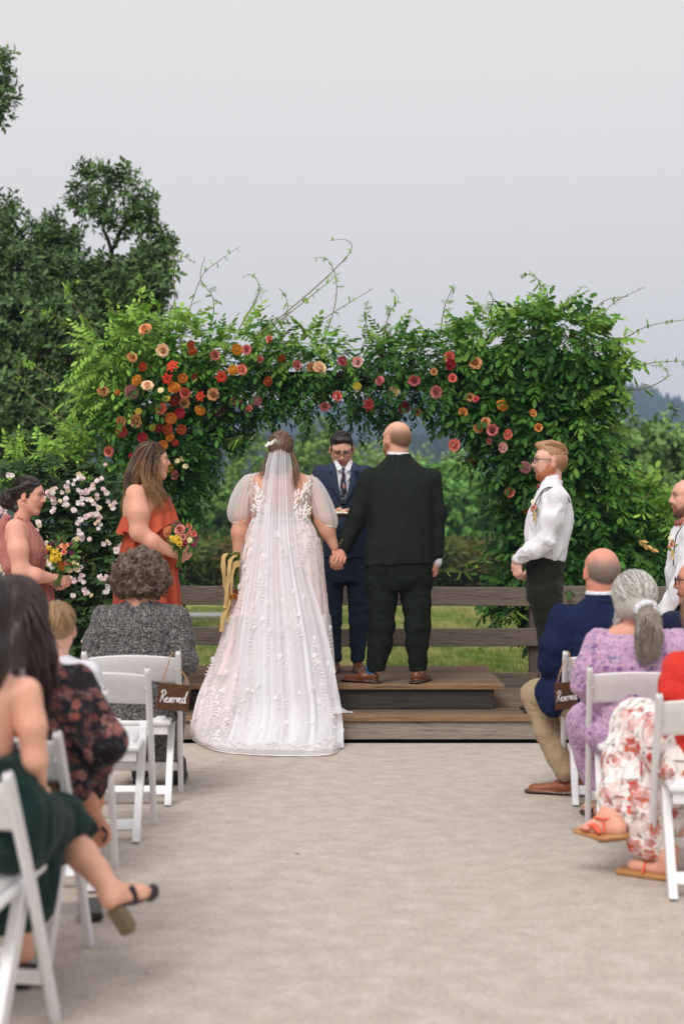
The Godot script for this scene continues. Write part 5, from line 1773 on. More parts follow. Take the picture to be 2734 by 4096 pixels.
	var fw := Vector3(-0.62, 0.02, -0.78)
	head(mb, hc, fw, Vector3.UP, 1.02, P(1590, 1835, d), 0.072, skin, {"beard": L(150, 92, 56), "brow": L(150, 104, 70), "wide": 1.05, "fringe": L(132, 104, 82)})
	s = sdf()
	s.chain([P(1592, 1860, d), P(1592, 2000, d), P(1592, 2220, d)], [0.05, 0.12, 0.1], skin, 0.05)
	for lg in [[1528, 1524, 1500], [1660, 1669, 1671]]:
		s.chain([P(lg[0], 2330, d), P(lg[1], 2500, d), P(lg[2], 2690, d)], [0.085, 0.065, 0.04], skin, 0.04)
	s.chain([sl, P(1432, 2060, d + 0.02), P(1364, 2205, d + 0.02)], [0.06, 0.05, 0.034], skin, 0.03)
	s.chain([sr, P(1741, 2060, d + 0.03), P(1743, 2240, d + 0.02)], [0.06, 0.05, 0.032], skin, 0.03)
	s.build(mb, 0.02)
	s = sdf()
	hand(s, P(1362, 2208, d - 0.01), Vector3(-0.32, -1, 0.05), Vector3(0.25, -0.1, -1.0), 1.0, 0.72, L(214, 158, 136), 1.08)
	s.build(mb, 0.0045)
	s = sdf()
	hand(s, P(1743, 2246, d + 0.02), Vector3(-0.05, -1, -0.15), Vector3(-1, 0, -0.3), 1.0, 0.9, L(214, 158, 136), 1.05)
	s.build(mb, 0.0045)
	put("body", mb.mesh(o.position), M.skin, o)

func make_officiant():
	rng.seed = 202
	var d := 10.69
	var o := thing("person", "smiling man with glasses in a navy suit and flowered tie, reading from an open book", "person", Vector3(P(1378, 2680, d).x, 0.343, -d))
	var skin := L(240, 188, 160)
	var navy := L(57, 66, 88)
	var s := sdf()
	s.stack([lev(2240, 1290, 1472, d, 0.15), lev(2150, 1294, 1468, d, 0.155), lev(2060, 1290, 1462, d, 0.15), lev(1980, 1282, 1466, d, 0.15), lev(1920, 1276, 1470, d, 0.14), lev(1885, 1280, 1468, d, 0.115), lev(1865, 1310, 1436, d, 0.09), lev(1842, 1334, 1410, d, 0.075)], Vector3.BACK, navy, 0.04, 2.3)
	s.chain([P(1284, 1897, d), P(1262, 2040, d - 0.05), P(1318, 2072, d - 0.27)], [0.07, 0.062, 0.048], navy, 0.03)
	s.chain([P(1464, 1897, d), P(1486, 2040, d - 0.05), P(1424, 2072, d - 0.27)], [0.07, 0.062, 0.048], navy, 0.03)
	s.clips = [[P(1378, 2231, d), Vector3(0, -1, 0)]]
	# opening of the jacket, cut as a wedge over the shirt
	for e in [-1.0, 1.0]:
		pass
	folds(s, 0.005, Vector3(7, 6, 7), 0.003, Vector3(18, 12, 18))
	cloth_of(s, 0.012, "jacket", o, "suit")
	# shirt front, lapels, tie: laid on the chest
	var fz := d - 0.158
	var mb := MB.new()
	var rows := []
	for q in [[1866, 1341, 1402, 0.02], [1890, 1346, 1406, -0.03], [1925, 1351, 1402, -0.045], [1965, 1358, 1392, -0.05], [2010, 1370, 1376, -0.052]]:
		var row := []
		for i in 7:
			var t := i / 6.0
			row.append(P(lerpf(q[1], q[2], t), q[0], fz + 0.045 + q[3] + 0.012 * absf(t - 0.5)))
		rows.append(row)
	mb.sheet(rows, [L(232, 232, 240)])
	put("shirt", mb.mesh(o.position), M.cloth, o)
	mb = MB.new()
	for e in [-1.0, 1.0]:
		rows = []
		for q in [[1848, 38, 44, 0.07], [1862, 33, 52, 0.035], [1880, 29, 62, 0.008], [1886, 28, 46, 0.002], [1925, 25, 54, -0.008], [1965, 17, 40, -0.012], [2014, 2, 12, -0.013]]:
			var row := []
			for i in 5:
				var t := i / 4.0
				row.append(P(1373 + e * lerpf(q[1], q[2], t), q[0], fz + q[3] - 0.012 * sin(PI * t) + 0.01 * t))
			rows.append(row)
		mb.sheet(rows, [V(navy, 1.05)])
	put("lapel", mb.mesh(o.position), M.cloth, o)
	mb = MB.new()
	for e in [-1.0, 1.0]:
		mb.face([P(1373 + e * 3, 1873, fz - 0.012), P(1373 + e * 24, 1882, fz - 0.006), P(1373 + e * 38, 1848, fz + 0.045), P(1373 + e * 30, 1838, fz + 0.03)], L(236, 236, 242))
	put("shirt_collar", mb.mesh(o.position), M.cloth, o)
	mb = MB.new()
	rows = []
	for q in [[1870, 8, -0.018], [1880, 6.5, -0.024], [1884, 5.5, -0.02], [1900, 8, -0.02], [1950, 13, -0.02], [1985, 13.5, -0.02], [2012, 4, -0.018]]:
		var row := []
		for i in 5:
			var t := i / 4.0 * 2.0 - 1.0
			row.append(P(1372 + t * q[1], q[0], fz + q[2] + 0.006 * t * t))
		rows.append(row)
	mb.sheet(rows, [Color.WHITE], false, Vector2(0.35, 1.5))
	put("tie", mb.mesh(o.position), M.tie, o)
	mb = MB.new()
	mb.box(Transform3D(Basis(Vector3.BACK, 0.4), P(1398, 1918, fz - 0.014)), Vector3(0.012, 0.02, 0.01), L(16, 18, 22), 0.003)
	mb.box(Transform3D(Basis(Vector3.BACK, -0.9), P(1394, 1923, fz - 0.014)), Vector3(0.008, 0.022, 0.008), L(16, 18, 22), 0.002)
	put("lapel_microphone", mb.mesh(o.position), M.plain, o)
	mb = MB.new()
	mb.tube(spline([P(1411, 1806, d - 0.05), P(1412, 1822, d - 0.08), P(1411, 1845, fz + 0.03)], 8), [0.0012], 4, [L(180, 140, 80)])
	mb.ball(Transform3D(Basis().scaled(Vector3(0.006, 0.006, 0.003)), P(1403, 1852, fz + 0.008)), L(200, 160, 90), 7, 4)
	put("earpiece_wire", mb.mesh(o.position), M.gold, o)
	# trousers and shoes
	s = sdf()
	var nv := V(navy, 0.72)
	s.stack([lev(2330, 1292, 1466, d, 0.11), lev(2280, 1290, 1468, d, 0.13), lev(2200, 1298, 1464, d, 0.135)], Vector3.BACK, nv, 0.04, 2.2)
	s.chain([P(1332, 2300, d), P(1328, 2480, d), P(1338, 2632, d)], [0.086, 0.07, 0.052], nv, 0.02)
	s.chain([P(1430, 2300, d), P(1432, 2480, d), P(1430, 2632, d)], [0.088, 0.073, 0.056], nv, 0.02)
	s.clips = [[P(1378, 2650, d), Vector3(0, -1, 0)]]
	folds(s, 0.005, Vector3(6, 5, 6), 0.006, Vector3(6, 8, 6))
	cloth_of(s, 0.013, "trousers", o, "suit")
	for q in [[1340, -0.03], [1430, 0.02]]:
		s = sdf()
		var hl := P(q[0], 2670, d + 0.06)
		hl.y = 0.346
		shoe(s, hl, hl + Vector3(q[1], 0, 0.26), 0.048, 0.08, L(112, 66, 40), L(50, 34, 26))
		cloth_of(s, 0.009, "shoe", o, "leather")
	# body
	mb = MB.new()
	var hc := P(1366, 1798, d - 0.06)
	var fw := Vector3(0.02, -0.5, 0.87)
	var up := Vector3(0, 0.87, 0.5)
	head(mb, hc, fw, up, 1.03, P(1373, 1880, d), 0.062, skin, {"beard": skin.lerp(L(120, 94, 82), 0.34), "brow": L(64, 44, 36), "lip": L(176, 98, 88), "hue": 0.08})
	var B := frame(fw, up)
	mb.tube([hc + B * Vector3(-0.018, -0.0615, 0.091), hc + B * Vector3(0, -0.065, 0.0965), hc + B * Vector3(0.018, -0.0615, 0.091)], [0.0025, 0.004, 0.0025], 5, [L(236, 226, 216)])
	s = sdf()
	s.chain([P(1373, 1880, d), P(1376, 2000, d), P(1378, 2200, d)], [0.06, 0.1, 0.085], skin, 0.05)
	for lg in [[1332, 1328, 1338], [1430, 1432, 1430]]:
		s.chain([P(lg[0], 2300, d), P(lg[1], 2480, d), P(lg[2], 2650, d)], [0.075, 0.055, 0.036], skin, 0.04)
	s.chain([P(1284, 1897, d), P(1262, 2040, d - 0.05), P(1325, 2072, d - 0.29)], [0.05, 0.045, 0.03], skin, 0.03)
	s.chain([P(1464, 1897, d), P(1486, 2040, d - 0.05), P(1418, 2072, d - 0.29)], [0.05, 0.045, 0.03], skin, 0.03)
	s.build(mb, 0.022)
	s = sdf()
	hand(s, P(1330, 2066, d - 0.3), Vector3(0.8, 0.15, 0.5), Vector3(0, 1, -0.2), -1.0, 0.25, skin, 1.0)
	s.build(mb, 0.005)
	s = sdf()
	hand(s, P(1420, 2046, d - 0.3), Vector3(-0.9, 0.05, 0.3), Vector3(0, -1, 0.1), -1.0, 0.2, skin, 1.0)
	s.build(mb, 0.005)
	put("body", mb.mesh(o.position), M.skin, o)
	# dark side-parted hair
	s = sdf()
	var hr := L(34, 28, 26)
	s.ell(hc + B.y * 0.045 - B.z * 0.018, B, Vector3(0.083, 0.088, 0.104), hr, 0.02)
	s.cone(hc + B.y * 0.106 + B.z * 0.056 - B.x * 0.035, hc + B.y * 0.104 + B.z * 0.06 + B.x * 0.045, 0.024, 0.022, hr, 0.03)
	s.clips = [[hc + B.y * 0.055 + B.z * 0.045, (B.z * 1.0 - B.y * 0.75).normalized()], [hc - B.y * 0.02, (-B.y + B.z * 0.6).normalized()]]
	folds(s, 0.004, Vector3(40, 18, 40))
	s.hue = 0.2
	mb = MB.new()
	s.build(mb, 0.0065)
	cap_strands(mb, hc + B.y * 0.045 - B.z * 0.018, B, Vector3(0.085, 0.091, 0.107), Vector3(-0.5, 0.6, 0.75), [Vector3(0.9, 0.5, 0.35), Vector3(0.8, 0.6, -0.4), Vector3(0.1, 0.6, -1), Vector3(-0.9, 0.2, -0.3), Vector3(0.5, 0.8, 0.4)], 110, 0.0032, [hr, V(hr, 2.2), V(hr, 1.5)], 0.006)
	put("hair", mb.mesh(o.position), M.hair, o)
	for e in [-1.0, 1.0]:
		mb = MB.new()
		mb.tube([hc + B * Vector3(0.079 * e, 0.06, 0.01), hc + B * Vector3(0.078 * e, 0.02, 0.022), hc + B * Vector3(0.074 * e, -0.005, 0.022)], [0.009, 0.008, 0.004], 6, [hr], 0.5)
		put("sideburn", mb.mesh(o.position), M.hair, o)
	mb = MB.new()
	glasses(mb, hc, fw, up, 1.03, L(26, 28, 34), 0.0024)
	put("glasses", mb.mesh(o.position), M.plain, o)
	# the book he reads from, on his palms
	var bk := thing("book", "open dark covered book held by the man in the navy suit", "book", P(1369, 2048, d - 0.36))
	mb = MB.new()
	var tb := Basis(Vector3.RIGHT, 0.18) * Basis(Vector3.BACK, -0.03)
	for e in [-1.0, 1.0]:
		mb.box(Transform3D(tb * Basis(Vector3.BACK, e * -0.08), tb * Vector3(e * 0.031, -0.004, 0)), Vector3(0.062, 0.004, 0.16), L(52, 26, 22), 0.001)
	mb.box(Transform3D(tb, tb * Vector3(0, -0.014, 0.078)), Vector3(0.125, 0.024, 0.005), L(46, 24, 20), 0.001)
	put("cover", mb.mesh(), M.leather, bk)
	mb = MB.new()
	for e in [-1.0, 1.0]:
		mb.box(Transform3D(tb * Basis(Vector3.BACK, e * -0.08), tb * Vector3(e * 0.03, 0.003, 0)), Vector3(0.056, 0.009, 0.15), L(236, 228, 214), 0.002)
	put("pages", mb.mesh(), M.plain, bk)

func make_bride():
	rng.seed = 203
	var d := 9.95
	var o := thing("person", "woman in a white lace gown with puff sleeves and a long veil, seen from behind", "person", Vector3(P(1123, 2700, d).x, 0.343, -d))
	var skin := L(220, 170, 144)
	var white := L(240, 236, 238)
	var blush := L(240, 226, 224)
	# body
	var mb := MB.new()
	var hc := P(1124, 1800, d)
	head(mb, hc, Vector3(0.12, 0, -1), Vector3.UP, 0.97, P(1122, 1885, d), 0.055, skin, {"back": true})
	var s := sdf()
	s.stack([lev(2330, 1000, 1255, d, 0.19), lev(2240, 990, 1262, d, 0.19), lev(2160, 1002, 1246, d, 0.17), lev(2078, 1014, 1234, d, 0.14), lev(2000, 1000, 1240, d, 0.135), lev(1940, 1000, 1242, d, 0.122), lev(1908, 1016, 1228, d, 0.095), lev(1884, 1054, 1192, d, 0.072), lev(1862, 1092, 1154, d, 0.06)], Vector3.FORWARD, skin, 0.05, 2.2)
	s.chain([P(1004, 1936, d), P(966, 2075, d), P(955, 2130, d - 0.01), P(950, 2205, d - 0.02)], [0.056, 0.053, 0.05, 0.034], skin, 0.04)
	s.chain([P(1240, 1942, d), P(1292, 2085, d), P(1308, 2120, d), P(1338, 2190, d + 0.01)], [0.056, 0.053, 0.05, 0.033], skin, 0.04)
	s.chain([P(1075, 2330, d), P(1078, 2500, d), P(1080, 2690, d)], [0.12, 0.07, 0.045], skin, 0.05)
	s.chain([P(1175, 2330, d), P(1172, 2500, d), P(1170, 2690, d)], [0.12, 0.07, 0.045], skin, 0.05)
	s.build(mb, 0.016)
	s = sdf()
	hand(s, P(1339, 2196, d + 0.02), Vector3(0.12, -1, 0.1), Vector3(0.9, -0.1, 0.5), 1.0, 0.75, L(222, 164, 140), 0.95)
	s.build(mb, 0.0045)
	# finger tips showing below his hand, with pale nails
	for i in 4:
		var a := P(1331 + i * 15, 2240 - absf(i - 1.5) * 3 + i * 2, d - 0.075)
		var e := P(1324 + i * 17, 2252 + i * 1.5 - absf(i - 1.3) * 4, d - 0.06)
		mb.tube([a + Vector3(0.01, 0.02, -0.03), a, e], [0.0088, 0.0088, 0.0078], 7, [L(222, 164, 140)])
		mb.ball(Transform3D(Basis().scaled(Vector3(0.005, 0.0065, 0.003)), e + Vector3(0.001, 0.006, 0.0085)), L(246, 236, 234), 6, 5)
	s = sdf()
	hand(s, P(951, 2208, d - 0.01), Vector3(0.02, -1, -0.05), Vector3(0.7, 0, -0.7), -1.0, 0.8, skin, 0.95)
	s.build(mb, 0.0045)
	put("body", mb.mesh(o.position), M.skin, o)
	# bodice with a deep V back, cut by two slanting planes
	for e in [0, 1]:
		s = sdf()
		s.stack([lev(2095, 1004, 1244, d, 0.16), lev(2060, 1002, 1244, d, 0.155), lev(2000, 986, 1254, d, 0.152), lev(1940, 980, 1262, d, 0.142), lev(1902, 990, 1254, d, 0.117), lev(1880, 1034, 1212, d, 0.09)], Vector3.FORWARD, L(236, 226, 222), 0.02, 2.2)
		var n: Vector3 = Vector3(cos(0.42), sin(0.42), 0) if e == 0 else Vector3(-cos(0.42), sin(0.42), 0)
		s.clips = [[P(1010 if e == 0 else 1240, 1905, d), n], [P(1123, 1872, d), Vector3.UP]]
		cloth_of(s, 0.009, "bodice", o, "lace_cloth")
	s = sdf()
	s.stack([lev(2096, 1008, 1240, d, 0.152), lev(2070, 1010, 1238, d, 0.15), lev(2040, 1008, 1240, d, 0.148)], Vector3.FORWARD, L(236, 228, 226), 0.02, 2.2)
	folds(s, 0.003, Vector3.ONE * 50)
	cloth_of(s, 0.01, "waistband", o, "lace_cloth")
	# skirt of the gown: rings down to the platform
	var mbs := MB.new()
	var table := [[2078, 1010, 1237, 9.795, 10.08, 9.93], [2120, 994, 1262, 9.745, 10.12, 9.93], [2200, 972, 1284, 9.70, 10.16, 9.93], [2330, 945, 1300, 9.65, 10.22, 9.92], [2470, 916, 1314, 9.59, 10.26, 9.9], [2590, 882, 1326, 9.54, 10.28, 9.86], [2690, 842, 1338, 9.49, 10.28, 9.8]]
	var rows := []
	var n := 200
	for i in 40:
		var t := i / 39.0 * (table.size() - 1)
		var k := mini(int(t), table.size() - 2)
		var l := []
		for m in 6:
			l.append(cubic_interpolate(table[k][m], table[k + 1][m], table[maxi(k - 1, 0)][m], table[mini(k + 2, table.size() - 1)][m], t - k))
		var xl := P(l[1], l[0], l[5])
		var xr := P(l[2], l[0], l[5])
		var u := i / 39.0
		var row := []
		for j in n:
			var a := TAU * j / n
			var fa := a * 24.0 + 2.0 * sin(a * 3.0) + u * sin(a * 7.0)
			var g := 1.0 + (0.003 + 0.009 * u) * (sin(fa) + 0.6 * sin(fa * 0.43 + 1.0)) + 0.014 * u * sin(a * 7.0 + 1.4 * sin(a * 2.0))
			var dc: float = l[5]
			var hd: float = (dc - l[3]) if sin(a) > 0 else (l[4] - dc)
			row.append(Vector3((xl.x + xr.x) / 2 + cos(a) * (xr.x - xl.x) / 2 * g, xl.y, -dc + sin(a) * hd * g))
		rows.append(row)
	mbs.sheet(rows, [blush], true, Vector2(6, 6))
	put("skirt", mbs.mesh(o.position), M.gown, o)
	# train: a sheet that falls over the step and spreads on the concrete
	var tr := [
		[[908, 2460, 9.85], [946, 2464, 9.71], [1020, 2466, 9.60], [1110, 2466, 9.566], [1200, 2466, 9.60], [1284, 2464, 9.71], [1321, 2460, 9.85]],
		[[872, 2590, 9.8], [926, 2592, 9.65], [1010, 2594, 9.545], [1104, 2594, 9.515], [1200, 2594, 9.545], [1292, 2592, 9.65], [1334, 2590, 9.8]],
		[[826, 2704, 9.74], [900, 2712, 9.56], [1000, 2716, 9.47], [1100, 2716, 9.45], [1210, 2716, 9.47], [1300, 2712, 9.56], [1340, 2704, 9.74]],
		[[795, 2780, 9.62], [880, 2810, 9.46], [990, 2824, 9.41], [1100, 2826, 9.40], [1220, 2824, 9.41], [1310, 2808, 9.45], [1346, 2790, 9.6]],
		[[776, 2850, 9.47], [870, 2880, 9.39], [980, 2896, 9.35], [1100, 2898, 9.35], [1220, 2896, 9.35], [1318, 2880, 9.39], [1362, 2850, 9.45]],
		[[764, 2915, 9.42], [860, 2944, 9.30], [980, 2962, 9.24], [1100, 2964, 9.23], [1220, 2962, 9.24], [1320, 2950, 9.29], [1368, 2920, 9.40]]]
	rows = []
	for r in tr:
		rows.append(spline(PP(r), 90))
	var g1 := []
	var g2 := []
	for q in [[762, 2948], [850, 2984], [980, 3000], [1100, 3004], [1220, 3004], [1322, 2996], [1368, 2972]]:
		g1.append(G(q[0], q[1], 0.03))
	for q in [[772, 2962], [860, 3002], [980, 3018], [1100, 3024], [1225, 3024], [1325, 3018], [1362, 2990]]:
		g2.append(G(q[0], q[1], 0.008))
	rows.append(spline(g1, 90))
	rows.append(spline(g2, 90))
	var fine := []
	for i in 40:
		var t := i / 39.0 * (rows.size() - 1)
		var k := mini(int(t), rows.size() - 2)
		var row := []
		for j in 90:
			var p: Vector3 = (rows[k][j] as Vector3).cubic_interpolate(rows[k + 1][j], rows[maxi(k - 1, 0)][j], rows[mini(k + 2, rows.size() - 1)][j], t - k)
			var u := i / 39.0
			var w := 0.55 * sin(j * 0.72 + 1.7 * sin(j * 0.19) + u * 1.4) + sin(j * 0.27 + 2.0 * sin(j * 0.07) + 3.0 * u)
			var am := 0.016 * (1.0 - 0.65 * smoothstep(0.7, 1.0, u))
			p += Vector3(0, am * 0.4 * (w + 1.0), am * w)
			p.y = maxf(p.y, 0.006)
			row.append(p)
		fine.append(row)
	mbs = MB.new()
	mbs.sheet(fine, [V(white, 0.97)], false, Vector2(4, 3))
	put("train", mbs.mesh(o.position), M.tulle, o)
	var under := []
	for r in range(8, 34):
		var row := []
		for p in fine[r]: row.append(p + Vector3(0, -0.008, -0.03))
		under.append(row)
	mbs = MB.new()
	mbs.sheet(under, [blush], false, Vector2(4, 3))
	put("lining", mbs.mesh(o.position), M.gown, o)
	# lace sprigs: leaves and blossoms stitched on skirt and train
	var lace := MB.new()
	for i in 150:
		var on_train := i % 2 == 0
		var src: Array = fine if on_train else rows_of_skirt(table)
		var R: int = src.size()
		var C: int = src[0].size()
		var r0 := rf(0.0, 0.7) if not on_train else 0.05 + 0.9 * pow(rng.randf(), 0.6)
		var c0 := rf(0.06, 0.94)
		sprig(lace, src, r0 * (R - 1), c0 * (C - 1), rf(0.16, 0.34), rf(-0.35, 0.35), L(246, 240, 241))
	# the border is thick with lace
	for i in 95:
		sprig(lace, fine, rf(0.70, 0.97) * 39.0, rf(0.01, 0.99) * 89.0, rf(0.08, 0.16), rf(-1.0, 1.0), L(246, 242, 243))
	for i in 14:
		sprig(lace, fine, rf(0.3, 0.95) * 39.0, rf(0.0, 0.16) * 89.0, rf(0.1, 0.18), rf(-0.8, 0.8), L(246, 242, 243))
	put("lace", lace.mesh(o.position), M.lace_thread, o).set_meta("kind", "stuff")
	# lace on the bodice: leafy branches rising along the V
	lace = MB.new()
	for e in [-1.0, 1.0]:
		for i in 30:
			var px: float = 1123 + e * rf(48, 108)
			var py := rf(1925, 2075)
			if py < 1990 and absf(px - 1123) < 112 - (py - 1915) * 0.62: continue
			var p := P(px, py, d - 0.168 + 0.045 * pow(absf(px - 1123) / 115.0, 3.0) + clampf((1950 - py) * 0.0006, 0, 0.03))
			for k in 5:
				leaflet(lace, p + Vector3(rf(-0.012, 0.012), 0.012 * k - 0.02, 0.0), Vector3(e * rf(-0.2, 1.0), rf(0.2, 1.0), 0.05), Vector3(0, 0, 1), rf(0.02, 0.034), 0.009, L(246, 238, 238))
	put("bodice_lace", lace.mesh(o.position), M.thin_cloth, o).set_meta("kind", "stuff")
	# puff sleeves of sheer tulle
	for q in [[[[1012, 1894, 0.054], [992, 1925, 0.07], [973, 1975, 0.083], [963, 2030, 0.09], [962, 2066, 0.08], [963, 2086, 0.06]]], [[[1234, 1902, 0.054], [1254, 1935, 0.07], [1276, 1990, 0.083], [1292, 2046, 0.09], [1302, 2082, 0.08], [1307, 2102, 0.06]]]]:
		var pts := []
		var ax: Array = q[0]
		var sr := []
		for i in 20:
			var t := i / 19.0 * (ax.size() - 1)
			var k := mini(int(t), ax.size() - 2)
			var v := []
			for m in 3:
				v.append(cubic_interpolate(ax[k][m], ax[k + 1][m], ax[maxi(k - 1, 0)][m], ax[mini(k + 2, ax.size() - 1)][m], t - k))
			var c := P(v[0], v[1], d)
			var row := []
			for j in 72:
				var a := TAU * j / 72
				var g: float = v[2] * (1.0 + 0.05 * sin(a * 11.0 + 2.6 * sin(a * 2.0) + t * 0.3) + 0.045 * sin(a * 19.0 + 1.0))
				var tilt := 0.25 if v[0] > 1123 else -0.2
				row.append(c + Vector3(cos(a) * g, -cos(a) * g * tilt, sin(a) * g * 0.95))
			sr.append(row)
		mb = MB.new()
		mb.sheet(sr, [white], true, Vector2(3, 2))
		put("sleeve", mb.mesh(o.position), M.sheer, o)
		mb = MB.new()
		var ring := []
		for j in 25:
			ring.append(sr[19][(j * 3) % 72])
		mb.tube(ring, [0.006], 5, [white])
		put("sleeve_band", mb.mesh(o.position), M.cloth, o)
	# hair: half up, long locks beside the veil
	s = sdf()
	var B := frame(Vector3(0.12, 0, -1), Vector3.UP)
	var hr := L(92, 66, 50)
	s.ell(hc + B.y * 0.035 - B.z * 0.01, B, Vector3(0.088, 0.098, 0.108), hr, 0.02)
	s.cone(hc + B.y * 0.0 - B.z * 0.06, hc - B.y * 0.13 - B.z * 0.05, 0.075, 0.06, hr, 0.04)
	folds(s, 0.006, Vector3(50, 14, 50))
	s.hue = 0.3
	mb = MB.new()
	s.build(mb, 0.009)
	var hcol := [L(84, 60, 46), L(104, 76, 56), L(126, 94, 68)]
	cap_strands(mb, hc + B.y * 0.035 - B.z * 0.01, B, Vector3(0.089, 0.099, 0.109), Vector3(0, 0.2, -1), [Vector3(0.9, 0.4, 0.2), Vector3(-0.9, 0.4, 0.2), Vector3(0.4, 0.9, 0.3), Vector3(-0.4, 0.9, 0.3), Vector3(0, 1, 0.2)], 130, 0.004, hcol)
	strands(mb, [PP([[1160, 1800, 9.9], [1178, 1850, 9.86], [1186, 1890, 9.84], [1190, 1930, 9.83]]), PP([[1168, 1800, 9.92], [1180, 1860, 9.87], [1178, 1910, 9.83], [1180, 1965, 9.82]]), PP([[1086, 1800, 9.9], [1066, 1850, 9.88], [1052, 1885, 9.86], [1030, 1905, 9.85]]), PP([[1090, 1810, 9.9], [1076, 1860, 9.87], [1068, 1890, 9.85], [1062, 1915, 9.84]])], 22, 0.022, 0.0035, hcol, 0.012)
	put("hair", mb.mesh(o.position), M.hair, o)
	# jewelled comb
	mb = MB.new()
	for i in 26:
		var t := i / 25.0
		var c := P(1066 + t * 54, 1782 - sin(t * 2.4) * 16 + rf(-5, 5), d - 0.112 + rf(-0.008, 0.004))
		mb.ball(Transform3D(Basis().scaled(Vector3.ONE * rf(0.0035, 0.006)), c), L(240, 236, 226), 6, 4)
		if i % 4 == 0:
			for k in 5:
				var a := TAU * k / 5
				leaflet(mb, c, Vector3(cos(a), sin(a), 0.3), Vector3.BACK, 0.014, 0.009, L(244, 240, 236))
	put("hair_comb", mb.mesh(o.position), M.plain, o)
	# veil
	var vt := [[1780, 1086, 1154, 9.84], [1800, 1078, 1158, 9.815], [1840, 1068, 1163, 9.80], [1880, 1058, 1168, 9.785], [1968, 1042, 1179, 9.755], [2057, 1026, 1190, 9.72], [2164, 1012, 1204, 9.675], [2300, 990, 1236, 9.62], [2450, 962, 1282, 9.56], [2600, 940, 1322, 9.49], [2720, 930, 1344, 9.42], [2830, 925, 1364, 9.36], [2920, 905, 1372, 9.25], [2990, 880, 1374, 9.07]]
	var vr := []
	for i in 60:
		var t := i / 59.0 * (vt.size() - 1)
		var k := mini(int(t), vt.size() - 2)
		var l := []
		for m in 4:
			l.append(cubic_interpolate(vt[k][m], vt[k + 1][m], vt[maxi(k - 1, 0)][m], vt[mini(k + 2, vt.size() - 1)][m], t - k))
		var u := i / 59.0
		var row := []
		for j in 120:
			var x := j / 119.0 * 2.0 - 1.0
			var bend := (0.05 + 0.07 * u) * x * x
			var w := (1.0 - 0.6 * u) * sin(j * 0.62 + 1.5 * sin(j * 0.13)) + 0.9 * u * sin(j * 0.21 + 2.2 * sin(j * 0.06) + 2.0 * u)
			var am := lerpf(0.004, 0.014, minf(1.0, u * 1.6)) * (1.0 - 0.5 * smoothstep(0.9, 1.0, u))
			var p := P(lerpf(l[1], l[2], j / 119.0), l[0], l[3] + bend + am * w)
			p.y = maxf(p.y, 0.012)
			row.append(p)
		vr.append(row)
	mb = MB.new()
	mb.sheet(vr, [L(244, 243, 248)], false, Vector2(1, 1))
	put("veil", mb.mesh(o.position), M.veil, o)
	lace = MB.new()
	for i in 44:
		sprig(lace, vr, rf(0.5, 0.98) * 59.0, rf(0.04, 0.96) * 119.0, rf(0.1, 0.24), rf(-0.5, 0.5), L(250, 247, 249))
	put("veil_lace", lace.mesh(o.position), M.lace_thread, o).set_meta("kind", "stuff")
	# hem of the tulle: thin corded edge
	mb = MB.new()
	mb.tube(fine[39], [0.0025], 4, [L(246, 242, 244)])
	put("hem", mb.mesh(o.position), M.thin_cloth, o)
	# corner of tulle lying on the lower tread
	mb = MB.new()
	rows = []
	for i in 6:
		var t := i / 5.0
		var row := []
		for j in 8:
			var q := j / 7.0
			row.append(P(lerpf(1330, 1410, q), 2838 + 14 * t + 12 * q, 9.46 - 0.1 * t) + Vector3(0, 0.012 + 0.012 * sin(q * 5.0 + t * 4.0), 0))
		rows.append(row)
	mb.sheet(rows, [white])
	put("veil_corner", mb.mesh(o.position), M.sheer, o)

var _skirt_rows := []
func rows_of_skirt(table: Array) -> Array:
	if _skirt_rows.is_empty():
		for i in 40:
			var t := i / 39.0 * (table.size() - 1)
			var k := mini(int(t), table.size() - 2)
			var l := []
			for m in 6:
				l.append(cubic_interpolate(table[k][m], table[k + 1][m], table[maxi(k - 1, 0)][m], table[mini(k + 2, table.size() - 1)][m], t - k))
			var xl := P(l[1], l[0], l[5])
			var xr := P(l[2], l[0], l[5])
			var row := []
			for j in 90:
				var a := PI - PI * j / 89.0
				row.append(Vector3((xl.x + xr.x) / 2 + cos(a) * (xr.x - xl.x) / 2 * 1.02, xl.y, -l[5] + sin(a) * (l[5] - l[3]) * 1.02 + 0.012))
			_skirt_rows.append(row)
	return _skirt_rows
